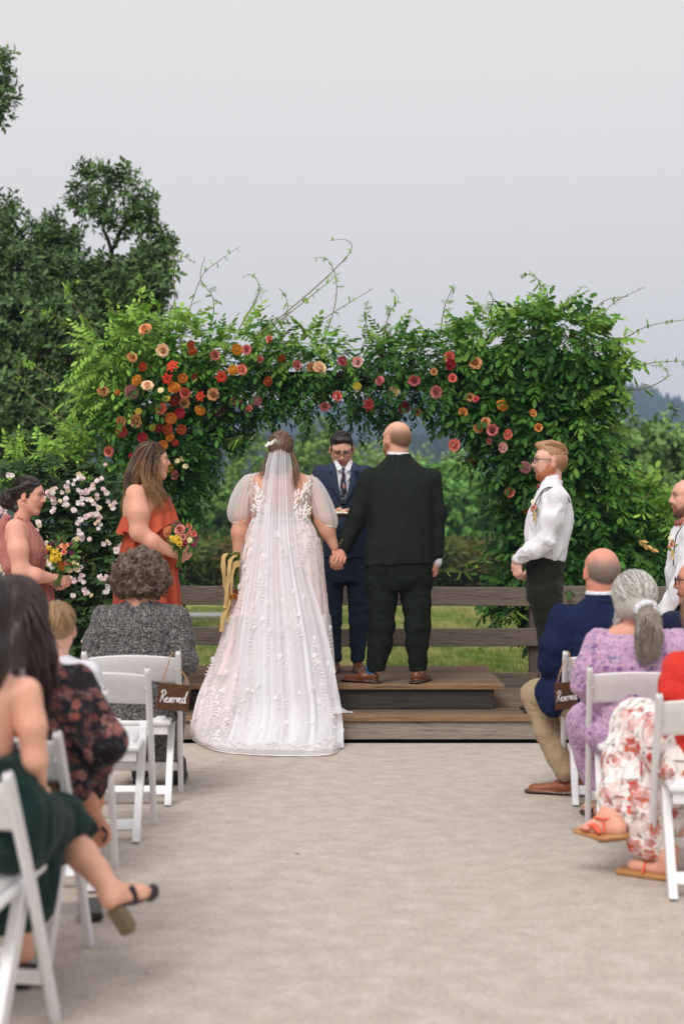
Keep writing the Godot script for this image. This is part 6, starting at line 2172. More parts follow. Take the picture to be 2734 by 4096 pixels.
# a stitched branch on a sheet of points: stem, paired leaves, a blossom at the tip
func sprig(b: MB, src: Array, r: float, c: float, ln: float, lean: float, col: Color):
	var R := src.size()
	var C: int = src[0].size()
	var at := func(rr: float, cc: float) -> Vector3:
		rr = clampf(rr, 0, R - 1.001)
		cc = clampf(cc, 0, C - 1.001)
		var i := int(rr)
		var j := int(cc)
		var p: Vector3 = (src[i][j] as Vector3).lerp(src[i][j + 1], cc - j)
		var q: Vector3 = (src[i + 1][j] as Vector3).lerp(src[i + 1][j + 1], cc - j)
		return p.lerp(q, rr - i)
	var p0: Vector3 = at.call(r, c)
	var dv: Vector3 = at.call(r + 1.0, c) - p0
	var du: Vector3 = at.call(r, c + 1.0) - p0
	if dv.length() < 1e-5 or du.length() < 1e-5: return
	var nn := du.cross(dv).normalized()
	if nn.dot(cam_pos - p0) < 0: nn = -nn
	var n := int(ln / 0.028) + 2
	var prev := p0 + nn * 0.004
	for k in n:
		var t := k / float(n)
		var rr := r - (ln * t) / dv.length()
		var cc := c + (lean * ln * t + 0.012 * sin(t * 6.0 + c)) / du.length()
		var p: Vector3 = at.call(rr, cc) + nn * 0.004
		if k > 0:
			var tg := (p - prev)
			if tg.length() > 1e-5 and tg.length() < 0.12:
				b.tube([prev, p], [0.002, 0.002], 3, [col], 1.0, nn, false)
				tg = tg.normalized()
				var sd := nn.cross(tg).normalized()
				for e in [-1.0, 1.0]:
					leaflet(b, p, tg * 0.7 + sd * e, nn, rf(0.018, 0.028) * (1.1 - 0.3 * t), rf(0.008, 0.011), col, false, 0.02)
		prev = p
	for k in 5:
		var a := TAU * k / 5 + c
		var u: Vector3 = du.normalized()
		var v := nn.cross(u)
		leaflet(b, prev, u * cos(a) + v * sin(a) + nn * 0.1, nn, 0.02, 0.018, col)

# ---------- cloth prints
func stamp(size: int, petals: int, col: Color, heart: Color, dark := 0.75) -> Image:
	var im := Image.create_empty(size, size, false, Image.FORMAT_RGBA8)
	var c := size / 2.0
	for y in size:
		for x in size:
			var p := Vector2(x + 0.5 - c, y + 0.5 - c) / c
			var r := p.length()
			var a := p.angle()
			var edge := 0.82 + 0.13 * cos(a * petals)
			if r < edge:
				var k := lerpf(dark, 1.0, r / edge) * (0.92 + 0.08 * cos(a * petals))
				var cc := heart if r < 0.24 else Color(col.r * k, col.g * k, col.b * k)
				cc.a = clampf((edge - r) * c * 0.7, 0, 1)
				im.set_pixel(x, y, cc)
	return im
func leaf_stamp(w: int, h: int, col: Color, turn: float) -> Image:
	var s := int(maxf(w, h)) + 2
	var im := Image.create_empty(s, s, false, Image.FORMAT_RGBA8)
	for y in s:
		for x in s:
			var p := Vector2(x + 0.5 - s / 2.0, y + 0.5 - s / 2.0).rotated(turn)
			var t := p.x / (w / 2.0)
			if absf(t) < 1.0 and absf(p.y) < h / 2.0 * (1.0 - t * t):
				im.set_pixel(x, y, col if absf(p.y) > 0.8 else Color(col.r * 0.7, col.g * 0.7, col.b * 0.7))
	return im
func print_tex(size: int, base: Color, list: Array, sd: int) -> ImageTexture:
	var r := RandomNumberGenerator.new()
	r.seed = sd
	var im := Image.create_empty(size, size, false, Image.FORMAT_RGBA8)
	im.fill(base)
	for e in list:           # [stamps, count]
		for i in e[1]:
			var s: Image = e[0][r.randi() % e[0].size()]
			var w := s.get_width()
			var x := r.randi() % size
			var y := r.randi() % size
			for ox in [0, -size]:
				for oy in [0, -size]:
					im.blend_rect(s, Rect2i(0, 0, w, w), Vector2i(x + ox, y + oy))
	return ImageTexture.create_from_image(im)
func print_mat(called: String, tex: Texture2D, scale: float):
	var m := mat(called, 0.9, Color.WHITE, 0.25)
	m.albedo_texture = tex
	m.heightmap_enabled = true
	m.heightmap_texture = M.cloth.heightmap_texture
	m.heightmap_scale = 0.5
	tri(m, Vector3.ONE * scale)
	m.rim_enabled = true
	m.rim = 0.12
func make_prints():
	var q := func(r, g, b): return Color8(r, g, b)
	var fl := []
	for i in 6: fl.append(leaf_stamp(11 + i, 7 + i % 3, [q.call(196, 192, 188), q.call(150, 148, 140), q.call(214, 210, 204), q.call(120, 104, 118), q.call(176, 176, 160), q.call(100, 96, 100)][i], i * 0.9))
	print_mat("fleck_print", print_tex(512, q.call(48, 46, 51), [[fl, 1400]], 1), 5.4)
	var lv := []
	for i in 5: lv.append(leaf_stamp(26, 10, [q.call(84, 92, 98), q.call(70, 78, 76), q.call(98, 98, 104), q.call(66, 72, 66), q.call(88, 80, 84)][i], i * 1.3))
	print_mat("dark_floral_print", print_tex(512, q.call(34, 30, 35), [[lv, 110], [[stamp(44, 5, q.call(204, 124, 118), q.call(120, 60, 64)), stamp(36, 5, q.call(188, 108, 92), q.call(96, 50, 50)), stamp(50, 6, q.call(214, 146, 142), q.call(150, 80, 84))], 62]], 2), 2.4)
	var tl := []
	for i in 5: tl.append(leaf_stamp(40 - i * 2, 22, [q.call(122, 136, 172), q.call(138, 150, 168), q.call(112, 116, 160), q.call(150, 140, 172), q.call(126, 112, 158)][i], i * 1.2))
	var dot := []
	for i in 3: dot.append(leaf_stamp(10, 9, [q.call(136, 84, 168), q.call(118, 78, 148), q.call(160, 110, 180)][i], 0.4))
	print_mat("paisley_print", print_tex(512, q.call(198, 162, 188), [[dot, 330], [[stamp(46, 8, q.call(152, 108, 176), q.call(200, 160, 190)), stamp(32, 6, q.call(128, 90, 160), q.call(196, 150, 190))], 44], [tl, 52], [dot, 160]], 3), 3.2)
	var gl := []
	for i in 6: gl.append(leaf_stamp(60 - i * 4, 15, [q.call(120, 112, 108), q.call(150, 142, 136), q.call(98, 88, 90), q.call(170, 160, 150), q.call(132, 116, 110), q.call(110, 104, 100)][i], i * 1.1))
	print_mat("coral_floral_print", print_tex(512, q.call(236, 228, 224), [[gl, 46], [[stamp(92, 6, q.call(226, 96, 70), q.call(186, 52, 50)), stamp(66, 5, q.call(214, 78, 66), q.call(150, 40, 46)), stamp(54, 7, q.call(236, 140, 110), q.call(206, 80, 70))], 20], [gl, 20]], 4), 2.5)
	var tn := []
	for i in 6: tn.append(stamp(26 + i * 2, 5 + i % 2, [q.call(206, 208, 216), q.call(200, 110, 104), q.call(128, 150, 190), q.call(214, 160, 150), q.call(120, 150, 140), q.call(230, 226, 220)][i], q.call(90, 60, 60)))
	var m := mat("tie", 0.6, Color.WHITE, 0.4)
	m.albedo_texture = print_tex(256, q.call(30, 34, 48), [[tn, 60]], 5)
	# bow tie
	m = mat("bow", 0.7)
	m.albedo_texture = print_tex(128, q.call(176, 84, 76), [[[stamp(26, 5, q.call(228, 190, 180), q.call(140, 60, 60))], 14]], 6)
	tri(m, Vector3.ONE * 14.0)
	# bridal cloths
	m = mat("gown", 0.9, Color(1, 0.99, 0.995), 0.25)
	m.heightmap_enabled = true
	m.heightmap_texture = M.cloth.heightmap_texture
	m.heightmap_scale = 0.3
	tri(m, Vector3.ONE * 3.0)
	m.backlight_enabled = true
	m.backlight = Color(0.3, 0.3, 0.3)
	m = mat("lace_cloth", 0.95, Color.WHITE, 0.2)
	var ll := []
	for i in 6: ll.append(leaf_stamp(46, 15, q.call(252, 250, 251), i * 1.05))
	m.albedo_texture = print_tex(512, q.call(206, 184, 174), [[ll, 210], [[stamp(44, 5, q.call(250, 248, 250), q.call(226, 216, 214), 0.92)], 26]], 7)
	tri(m, Vector3.ONE * 3.4)
	for e in [["tulle", 0.62], ["sheer", 0.54], ["lace_thread", 0.62]]:
		m = mat(e[0], 0.95, Color(1, 1, 1, e[1]), 0.2)
		m.transparency = BaseMaterial3D.TRANSPARENCY_ALPHA
		m.backlight_enabled = true
		m.backlight = Color(0.6, 0.6, 0.6)
	var im := Image.create_empty(512, 128, false, Image.FORMAT_RGBA8)
	for x in 512:
		var a := 0.60 + 0.13 * sin(x * 0.05 + 1.9 * sin(x * 0.019)) + 0.07 * sin(x * 0.17 + 2.0 + 2.0 * sin(x * 0.031)) + 0.03 * sin(x * 0.61)
		for y in 128:
			im.set_pixel(x, y, Color(1, 1, 1, clampf(a + 0.22 * (1.0 - smoothstep(0.0, 14.0, y)) + 0.05 * smoothstep(40.0, 90.0, y), 0.08, 0.92)))
	m = mat("veil", 0.95, Color.WHITE, 0.2)
	m.albedo_texture = ImageTexture.create_from_image(im)
	m.texture_repeat = false
	m.transparency = BaseMaterial3D.TRANSPARENCY_ALPHA
	m.backlight_enabled = true
	m.backlight = Color(0.6, 0.6, 0.6)

# ---------- bridesmaids
func make_bridesmaid_rose():
	rng.seed = 204
	var d := 9.5
	var o := thing("person", "woman with a dark braided bun in a dusty rose halter dress", "person", Vector3(P(105, 2500, d).x, 0.0, -d))
	var skin := L(230, 176, 156)
	var rose := L(186, 122, 114)
	var X := Vector3(0.97, 0, -0.24).normalized()
	var mb := MB.new()
	var hc := P(118, 1985, d)
	var fw := Vector3(0.96, -0.12, 0.12)
	var up := Vector3(0.1, 1, 0)
	head(mb, hc, fw, up, 0.98, P(86, 2085, d), 0.055, skin, {"brow": L(70, 48, 40), "lip": L(190, 124, 114)})
	var s := sdf()
	s.stack([lev(2330, 46, 172, d, 0.13, true), lev(2276, 46, 164, d, 0.13, true), lev(2210, 25, 168, d, 0.15, true), lev(2150, 16, 150, d, 0.17, true), lev(2105, 22, 118, d, 0.17, true), lev(2080, 48, 104, d, 0.1, true)], X, skin, 0.04, 2.2)
	var sh := P(62, 2112, d - 0.17)
	s.chain([sh, P(74, 2200, d - 0.21), P(86, 2288, d - 0.22)], [0.062, 0.062, 0.056], skin, 0.04)
	s.chain([P(86, 2288, d - 0.22), P(140, 2304, d - 0.2), P(205, 2313, d - 0.13)], [0.056, 0.052, 0.034], skin, 0.03)
	s.chain([P(66, 2112, d + 0.17), P(90, 2290, d + 0.2), P(200, 2322, d - 0.04)], [0.06, 0.052, 0.034], skin, 0.03)
	s.chain([P(100, 2340, d - 0.09), P(104, 2560, d - 0.08), Vector3(P(100, 2500, d).x, 0.08, -d + 0.08)], [0.08, 0.06, 0.045], skin, 0.03)
	s.chain([P(100, 2340, d + 0.09), P(104, 2560, d + 0.08), Vector3(P(100, 2500, d).x, 0.08, -d - 0.08)], [0.08, 0.06, 0.045], skin, 0.03)
	s.build(mb, 0.014)
	s = sdf()
	hand(s, P(208, 2314, d - 0.125), Vector3(1, -0.22, -0.1), Vector3(0, 0.25, -1), 1.0, 0.55, skin, 0.98)
	s.build(mb, 0.0045)
	s = sdf()
	hand(s, P(206, 2324, d - 0.04), Vector3(1, -0.1, 0.1), Vector3(0, 0.3, 1), -1.0, 0.6, skin, 0.98)
	s.build(mb, 0.0045)
	put("body", mb.mesh(o.position), M.skin, o)
	s = sdf()
	s.stack([lev(2290, 35, 178, d, 0.165, true), lev(2276, 34, 177, d, 0.16, true), lev(2235, 22, 190, d, 0.17, true), lev(2195, 14, 186, d, 0.18, true), lev(2150, 22, 164, d, 0.165, true), lev(2110, 58, 138, d, 0.12, true), lev(2076, 86, 112, d, 0.075, true)], X, rose, 0.03, 2.0)
	s.chain([P(22, 2072, d - 0.05), P(10, 2110, d - 0.05), P(14, 2200, d - 0.06), P(40, 2270, d - 0.1)], [0.02, 0.03, 0.05, 0.05], rose, 0.03)
	s.chain([P(28, 2068, d - 0.05), P(60, 2066, d - 0.1), P(100, 2084, d - 0.085)], [0.009, 0.008, 0.014], rose, 0.01)
	folds(s, 0.011, Vector3(5, 2.6, 5), 0.006, Vector3(16, 4, 16))
	cloth_of(s, 0.011, "bodice", o)
	s = sdf()
	s.stack([lev(2290, 33, 180, d, 0.168, true), lev(2266, 35, 176, d, 0.166, true)], X, V(rose, 0.94), 0.02, 2.0)
	folds(s, 0.004, Vector3(8, 60, 8))
	cloth_of(s, 0.011, "sash", o)
	mb = MB.new()
	skirt(mb, [lev(2284, 34, 178, d, 0.165, true), lev(2340, 26, 194, d, 0.19, true), lev(2430, 20, 202, d, 0.21, true), lev(2560, 14, 212, d, 0.22, true), [0.03, P(112, 2500, d).x, -d, 0.26, 0.19]], X, 26, 0.34, rose)
	put("skirt", mb.mesh(o.position), M.cloth, o)
	# braided crown and bun
	var B := frame(fw, up)
	var hr := L(42, 31, 29)
	s = sdf()
	s.ell(hc + B.y * 0.042 - B.z * 0.018, B, Vector3(0.086, 0.092, 0.102), hr, 0.02)
	s.ell(P(34, 1998, d), Basis(), Vector3(0.058, 0.062, 0.06), hr, 0.02)
	s.cone(P(70, 2035, d - 0.02), P(60, 2026, d), 0.03, 0.03, hr, 0.03)
	s.cone(P(116, 1934, d - 0.07), P(152, 1950, d - 0.045), 0.022, 0.018, hr, 0.01)
	s.cone(P(84, 1950, d - 0.085), P(124, 1930, d - 0.05), 0.02, 0.022, hr, 0.012)
	s.clips = [[hc + B.z * 0.05 + B.y * 0.045, (B.z - B.y * 0.55).normalized()], [hc - B.y * 0.065, (-B.y + B.z * 0.75).normalized()]]
	folds(s, 0.008, Vector3.ONE * 30)
	s.hue = 0.3
	mb = MB.new()
	s.build(mb, 0.0075)
	cap_strands(mb, hc + B.y * 0.042 - B.z * 0.018, B, Vector3(0.088, 0.094, 0.104), Vector3(0, 0.2, -1), [Vector3(0.9, 0.5, 0.3), Vector3(-0.9, 0.5, 0.3), Vector3(0.5, 0.9, 0.5), Vector3(-0.5, 0.9, 0.5)], 80, 0.004, [hr, V(hr, 1.5)])
	for i in 26:
		var a := rdir()
		var c := P(34, 1998, d)
		var pts := []
		var e := a.cross(rdir()).normalized()
		for k in 8:
			var t := k / 7.0 * 2.6
			pts.append(c + (a * cos(t) + e * sin(t)) * Vector3(0.058, 0.062, 0.06) * 1.04)
		mb.tube(pts, [0.004, 0.007, 0.008, 0.008, 0.008, 0.007, 0.005], 5, [V(hr, rf(0.8, 1.6))])
	put("hair", mb.mesh(o.position), M.hair, o)
	# small tattoo on the shoulder blade
	mb = MB.new()
	var tt := []
	for q in [[17, 2092], [28, 2096], [22, 2112], [13, 2116]]:
		tt.append(P(q[0] + 3, q[1], d - 0.205))
	mb.face(tt, L(120, 110, 112))
	bouquet("bouquet", "bouquet of purple pompoms, yellow yarrow and orange dahlia held by the woman in dusty rose", 9.36, [[213, 2173, 15, "pompom", "violet"], [246, 2163, 15, "pompom", "violet"], [286, 2176, 10, "pompom", "mauve"], [288, 2212, 11, "pompom", "violet"], [197, 2195, 18, "dahlia", "coral"], [204, 2228, 15, "dahlia", "crimson"], [262, 2184, 19, "rose", "peach"], [238, 2190, 13, "rose", "dusty rose"], [264, 2208, 12, "rose", "salmon"], [247, 2264, 21, "dahlia", "orange"], [277, 2248, 14, "rose", "dusky red"], [272, 2266, 11, "rose", "dusty rose"], [280, 2282, 13, "daisy", "cream"], [306, 2280, 11, "daisy", "cream"], [292, 2224, 9, "daisy", "cream"], [298, 2250, 9, "daisy", "cream"]], [[228, 2212, 18], [240, 2225, 16], [222, 2235, 13], [205, 2190, 8]], Vector2(225, 2345), Vector2(245, 2290))

func make_bridesmaid_rust():
	rng.seed = 205
	var d := 9.7
	var o := thing("person", "woman with long wavy brown hair in a ruffled rust dress, holding flowers", "person", Vector3(P(580, 2500, d).x, 0.172, -d))
	var skin := L(226, 172, 148)
	var rust := L(186, 86, 60)
	var X := Vector3(0.93, 0, -0.36).normalized()
	var mb := MB.new()
	var hc := P(612, 1846, d)
	var fw := Vector3(0.95, 0.05, -0.3)
	var up := Vector3.UP
	head(mb, hc, fw, up, 1.02, P(602, 1950, d), 0.058, skin, {"brow": L(110, 78, 60), "lip": L(196, 118, 110)})
	var s := sdf()
	s.stack([lev(2240, 520, 668, d, 0.14, true), lev(2140, 516, 664, d, 0.145, true), lev(2080, 496, 676, d, 0.165, true), lev(2020, 494, 660, d, 0.16, true), lev(1972, 508, 632, d, 0.14, true), lev(1938, 550, 636, d, 0.11, true)], X, skin, 0.05, 2.2)
	s.chain([P(543, 1978, d - 0.16), P(553, 2050, d - 0.20), P(556, 2128, d - 0.21)], [0.070, 0.070, 0.060], skin, 0.04)
	s.chain([P(556, 2128, d - 0.21), P(610, 2168, d - 0.21), P(692, 2213, d - 0.16)], [0.058, 0.052, 0.034], skin, 0.03)
	s.chain([P(560, 1972, d + 0.18), P(600, 2120, d + 0.22), P(698, 2212, d - 0.05)], [0.08, 0.06, 0.036], skin, 0.04)
	for e in [-1, 1]:
		s.chain([P(590, 2260, d + e * 0.08), P(590, 2440, d + e * 0.08), Vector3(P(585, 2500, d).x, 0.26, -d + e * 0.08)], [0.09, 0.065, 0.045], skin, 0.03)
	s.build(mb, 0.014)
	s = sdf()
	hand(s, P(696, 2214, d - 0.155), Vector3(0.9, 0.1, -0.1), Vector3(0.1, 0.2, -1), 1.0, 0.7, skin, 1.0)
	s.build(mb, 0.0045)
	s = sdf()
	hand(s, P(700, 2214, d - 0.05), Vector3(0.85, -0.05, 0.3), Vector3(0, 0.15, 1), -1.0, 0.75, skin, 1.0)
	s.build(mb, 0.0045)
	put("body", mb.mesh(o.position), M.skin, o)
	s = sdf()
	s.stack([lev(2160, 502, 678, d, 0.175, true), lev(2136, 503, 678, d, 0.17, true), lev(2090, 495, 690, d, 0.175, true), lev(2050, 520, 692, d, 0.165, true), lev(2020, 580, 686, d, 0.13, true), lev(1990, 630, 678, d, 0.08, true)], X, rust, 0.03, 2.1)
	folds(s, 0.005, Vector3(8, 5, 8))
	cloth_of(s, 0.011, "bodice", o)
	# ruffles: a flared strip round the top and another down the front
	mb = MB.new()
	var rows := []
	for i in 6:
		var t := i / 5.0
		var row := []
		for j in 120:
			var a := TAU * j / 120
			var drop := 0.11 * t
			var flare := 1.02 + 0.16 * t * (1.0 + 0.55 * sin(a * 15.0 + sin(a * 3.0) * 2.0))
			var front := maxf(0.0, sin(a))
			var c := P(592, 2068, d)
			row.append(Vector3(c.x, c.y - drop + front * 0.10 + 0.012 * sin(a * 15.0 + 1.0) * t, -d) + Vector3.UP.cross(X) * (cos(a) * 0.175 * flare) + X * (sin(a) * (0.166 if sin(a) > 0 else 0.172) * flare))
		rows.append(row)
	mb.sheet(rows, [rust, V(rust, 1.05)], true)
	put("ruffle", mb.mesh(o.position), M.thin_cloth, o)
	mb = MB.new()
	skirt(mb, [lev(2138, 504, 677, d, 0.168, true), lev(2200, 492, 688, d, 0.2, true), lev(2300, 484, 695, d, 0.22, true), lev(2420, 474, 704, d, 0.23, true), [0.2, P(588, 2500, d).x, -d, 0.26, 0.21]], X, 11, 0.3, rust, 120, 1.0)
	put("skirt", mb.mesh(o.position), M.cloth, o)
	mb = MB.new()
	rows = []
	for i in 9:
		var py := 2250 + i * 16.0
		var row := []
		for j in 5:
			var q := j / 4.0
			row.append(P(690 + q * (10 + 12 * sin(i * 1.3)), py + q * 5, d - 0.03 + 0.03 * sin(i * 1.9 + q * 2.0)))
		rows.append(row)
	mb.sheet(rows, [rust])
	put("skirt_ruffle", mb.mesh(o.position), M.thin_cloth, o)
	# hair
	var B := frame(fw, up)
	var c1 := L(66, 46, 38)
	var c2 := L(112, 80, 56)
	var c3 := L(150, 112, 74)
	s = sdf()
	s.ell(hc + B.y * 0.04 - B.z * 0.022, B, Vector3(0.09, 0.096, 0.106), c1, 0.02)
	s.chain([hc - B.z * 0.04 + B.x * 0.02, P(565, 1900, d), P(540, 1960, d + 0.02), P(520, 2040, d + 0.03)], [0.09, 0.09, 0.06, 0.02], c1, 0.05)
	s.cone(P(590, 1880, d - 0.07), P(612, 1960, d - 0.11), 0.05, 0.03, c1, 0.03)
	s.clips = [[hc + B.z * 0.052 + B.y * 0.045, (B.z - B.y * 0.45).normalized()]]
	folds(s, 0.008, Vector3(36, 9, 36))
	s.hue = 0.3
	mb = MB.new()
	s.build(mb, 0.009)
	var g := [PP([[600, 1776, 9.62], [560, 1800, 9.62], [538, 1860, 9.66], [520, 1930, 9.7], [503, 2000, 9.74], [490, 2075, 9.76]]), PP([[610, 1775, 9.68], [545, 1815, 9.7], [520, 1890, 9.74], [505, 1960, 9.78], [494, 2040, 9.8]]),
		PP([[612, 1776, 9.62], [585, 1830, 9.585], [575, 1890, 9.57], [590, 1950, 9.53], [618, 2000, 9.52], [630, 2055, 9.52]]), PP([[615, 1776, 9.63], [600, 1840, 9.59], [592, 1900, 9.57], [610, 1955, 9.54], [638, 2000, 9.53], [652, 2040, 9.53]]), PP([[618, 1777, 9.65], [612, 1850, 9.6], [608, 1910, 9.6], [640, 1960, 9.58], [668, 2000, 9.6], [682, 2035, 9.62]]), PP([[620, 1776, 9.66], [632, 1830, 9.62], [626, 1880, 9.6], [640, 1930, 9.6], [630, 1960, 9.58]]),
		PP([[600, 1776, 9.62], [565, 1830, 9.59], [548, 1890, 9.6], [545, 1930, 9.6], [530, 1960, 9.62]])]
	strands(mb, g, 60, 0.026, 0.003, [c1, c1, V(c1, 1.3), c2, c3], 0.02, 14, 1.7)
	cap_strands(mb, hc + B.y * 0.04 - B.z * 0.022, B, Vector3(0.091, 0.097, 0.107), Vector3(0, 0.3, 0.9), [Vector3(0.9, 0.0, -0.5), Vector3(-0.9, 0.0, -0.5), Vector3(0.4, 0.3, -1), Vector3(-0.4, 0.3, -1), Vector3(0, 0.2, -1)], 110, 0.004, [c1, V(c1, 1.4), c2])
	put("hair", mb.mesh(o.position), M.hair, o)
	bouquet("bouquet", "bouquet with a peach dahlia and dusty pink rose held by the woman in rust", 9.5, [[672, 2127, 24, "dahlia", "peach"], [723, 2120, 25, "rose", "dusty rose"], [706, 2100, 20, "dahlia", "mauve"], [757, 2104, 14, "rose", "salmon"], [768, 2121, 13, "rose", "dusty rose"], [776, 2136, 14, "rose", "coral"], [760, 2137, 12, "rose", "salmon"], [738, 2148, 14, "rose", "dusty rose"], [747, 2164, 11, "rose", "magenta"], [735, 2180, 12, "dahlia", "magenta"], [775, 2176, 11, "dahlia", "magenta"], [787, 2158, 11, "dahlia", "mauve"], [762, 2160, 12, "daisy", "cream"], [733, 2192, 15, "daisy", "cream"], [693, 2147, 6, "pompom", "yellow"]], [[696, 2154, 11], [720, 2154, 14], [723, 2172, 11], [703, 2163, 7]], Vector2(712, 2262), Vector2(722, 2212))

func bouquet(called: String, label: String, d: float, list: Array, yarrow: Array, stem_end: Vector2, neck: Vector2):
	var nk := P(neck.x, neck.y, d)
	var o := thing(called, label, "bouquet", nk)
	var c := Vector3.ZERO
	for i in list.size():
		var f: Array = list[i]
		c += P(f[0], f[1], d) / list.size()
	for i in list.size():
		var f: Array = list[i]
		var q := P(f[0], f[1], d)
		var off := Vector2(q.x - c.x, q.y - c.y).length()
		q.z += 0.075 - off * 0.75 + rf(-0.012, 0.012)
		var face := (q - c) + Vector3(0, 0.03, 0.09)
		var b := MB.new()
		flower(b, f[3], Vector3.ZERO, face, f[2] / F * d, paint(f[4]), 900 + i)
		var m := put(f[3], b.mesh(), M.petal, o, q - nk)
	var b := MB.new()
	for y in yarrow:
		var q := P(y[0], y[1], d)
		for i in int(y[2] * 3):
			var off: Vector3 = Vector3(rf(-1, 1), rf(-1, 1), 0) * y[2] / F * d
			b.ball(Transform3D(Basis().scaled(Vector3(0.006, 0.006, 0.004)), q + off + Vector3(0, 0, 0.085 - off.length() * 0.6) - nk), V(L(226, 186, 60), rf(0.8, 1.1)), 6, 4)
	put("yarrow", b.mesh(), M.petal, o)
	b = MB.new()
	for i in 46:
		var a := rdir()
		a.z = absf(a.z) * 0.6
		var p := c + a * Vector3(0.085, 0.085, 0.06)
		leaflet(b, p - nk, (a + Vector3(0, -0.2, 0.1)).normalized(), Vector3(0, 0.4, 1), rf(0.035, 0.06), rf(0.014, 0.024), V(L(84, 116, 56), rf(0.7, 1.2)))
	put("leaves", b.mesh(), M.leaf, o)
	b = MB.new()
	for i in 18:
		var e := P(stem_end.x + rf(-14, 14), stem_end.y + rf(-14, 10), d + rf(-0.02, 0.02))
		b.tube([c + Vector3(rf(-0.04, 0.04), rf(-0.03, 0.03), rf(-0.02, 0.03)) - nk, Vector3(rf(-0.014, 0.014), 0, rf(-0.014, 0.014)), e - nk], [0.003], 4, [V(L(88, 112, 54), rf(0.7, 1.2))])
	put("stems", b.mesh(), M.leaf, o)

# ---------- groomsmen
func suited_shirt(o: Node3D, d: float, xs: Array, skin: Color):
	pass
func make_groomsman():
	rng.seed = 206
	var d := 9.7
	var o := thing("person", "red-bearded man with glasses in a white shirt, bow tie and braces, hands clasped", "person", Vector3(P(2180, 2500, d).x, 0.172, -d))
	var skin := L(232, 186, 170)
	var wh := L(244, 242, 248)
	var dk := L(38, 37, 32)
	var X := Vector3(-0.97, 0, -0.2).normalized()
	var s := sdf()
	s.stack([lev(2245, 2108, 2254, d, 0.16, true), lev(2225, 2110, 2258, d, 0.165, true), lev(2170, 2096, 2272, d, 0.175, true), lev(2110, 2100, 2284, d, 0.18, true), lev(2050, 2112, 2284, d, 0.185, true), lev(1990, 2140, 2272, d, 0.185, true), lev(1955, 2155, 2256, d, 0.15, true), lev(1925, 2168, 2240, d, 0.09, true), lev(1905, 2176, 2236, d, 0.072, true)], X, wh, 0.05, 2.2)
	s.chain([P(2222, 1985, d - 0.19), P(2204, 2080, d - 0.215), P(2186, 2158, d - 0.21)], [0.074, 0.068, 0.06], wh, 0.04)
	s.chain([P(2186, 2158, d - 0.21), P(2130, 2198, d - 0.2), P(2066, 2236, d - 0.11)], [0.062, 0.056, 0.042], wh, 0.03)
	s.chain([P(2215, 1985, d + 0.19), P(2180, 2150, d + 0.21), P(2072, 2240, d + 0.02)], [0.074, 0.06, 0.042], wh, 0.03)
	folds(s, 0.008, Vector3(6, 3.5, 6), 0.011, Vector3(6, 3.2, 9))
	cloth_of(s, 0.010, "shirt", o)
	s = sdf()
	s.cone(P(2206, 1926, d), P(2203, 1906, d), 0.072, 0.07, wh, 0.01)
	s.clips = [[P(2203, 1908, d), Vector3(0.35, 1, 0).normalized()]]
	cloth_of(s, 0.009, "shirt_collar", o)
	s = sdf()
	s.stack([lev(2400, 2102, 2248, d, 0.16, true), lev(2320, 2102, 2250, d, 0.165, true), lev(2232, 2104, 2258, d, 0.165, true)], X, dk, 0.04, 2.3)
	for e in [-1, 1]:
		s.chain([P(2176, 2380, d + e * 0.08), P(2202, 2540, d + e * 0.09), Vector3(P(2236, 2600, d).x, 0.22, -d - e * 0.09)], [0.115, 0.088, 0.072], dk, 0.03)
	s.clips = [[P(2180, 2233, d), Vector3(0.08, 1, 0).normalized()]]
	folds(s, 0.009, Vector3(6, 10, 6), 0.004, Vector3(14, 22, 14))
	cloth_of(s, 0.013, "trousers", o)
	for e in [-1, 1]:
		s = sdf()
		var hl := Vector3(P(2250, 2600, d).x, 0.175, -d - e * 0.1)
		shoe(s, hl, hl + X * 0.27, 0.048, 0.08, L(90, 52, 32), L(46, 32, 26))
		cloth_of(s, 0.011, "shoe", o, "leather")
	var mb := MB.new()
	var hc := P(2196, 1850, d)
	var fw := Vector3(-0.98, 0.0, 0.06)
	head(mb, hc, fw, Vector3.UP, 1.05, P(2206, 1945, d), 0.062, skin, {"beard": L(176, 108, 68), "brow": L(160, 112, 76), "lip": L(196, 128, 116), "hue": 0.08, "fringe": L(160, 120, 88)})
	s = sdf()
	s.chain([P(2206, 1960, d), P(2195, 2100, d), P(2180, 2340, d)], [0.08, 0.12, 0.11], skin, 0.04)
	for e in [-1, 1]:
		s.chain([P(2176, 2380, d + e * 0.08), P(2202, 2540, d + e * 0.09), Vector3(P(2236, 2600, d).x, 0.26, -d - e * 0.09)], [0.09, 0.06, 0.04], skin, 0.03)
	s.chain([P(2222, 1985, d - 0.19), P(2186, 2158, d - 0.21), P(2064, 2242, d - 0.11)], [0.055, 0.045, 0.03], skin, 0.03)
	s.chain([P(2215, 1985, d + 0.19), P(2180, 2150, d + 0.21), P(2070, 2244, d + 0.02)], [0.055, 0.045, 0.03], skin, 0.03)
	s.build(mb, 0.022)
	s = sdf()
	hand(s, P(2062, 2244, d - 0.1), Vector3(0.12, -1, 0.1), Vector3(0.75, 0.05, -0.6), 1.0, 0.95, skin, 1.05)
	s.build(mb, 0.0045)
	s = sdf()
	hand(s, P(2074, 2248, d + 0.0), Vector3(0.05, -1, -0.1), Vector3(0.7, 0, 0.6), -1.0, 0.9, skin, 1.05)
	s.build(mb, 0.0045)
	put("body", mb.mesh(o.position), M.skin, o)
	# swept back hair, faded at the sides
	var B := frame(fw, Vector3.UP)
	var hr := L(158, 118, 82)
	s = sdf()
	s.ell(hc + B.y * 0.05 - B.z * 0.022, B, Vector3(0.08, 0.09, 0.106), hr, 0.02)
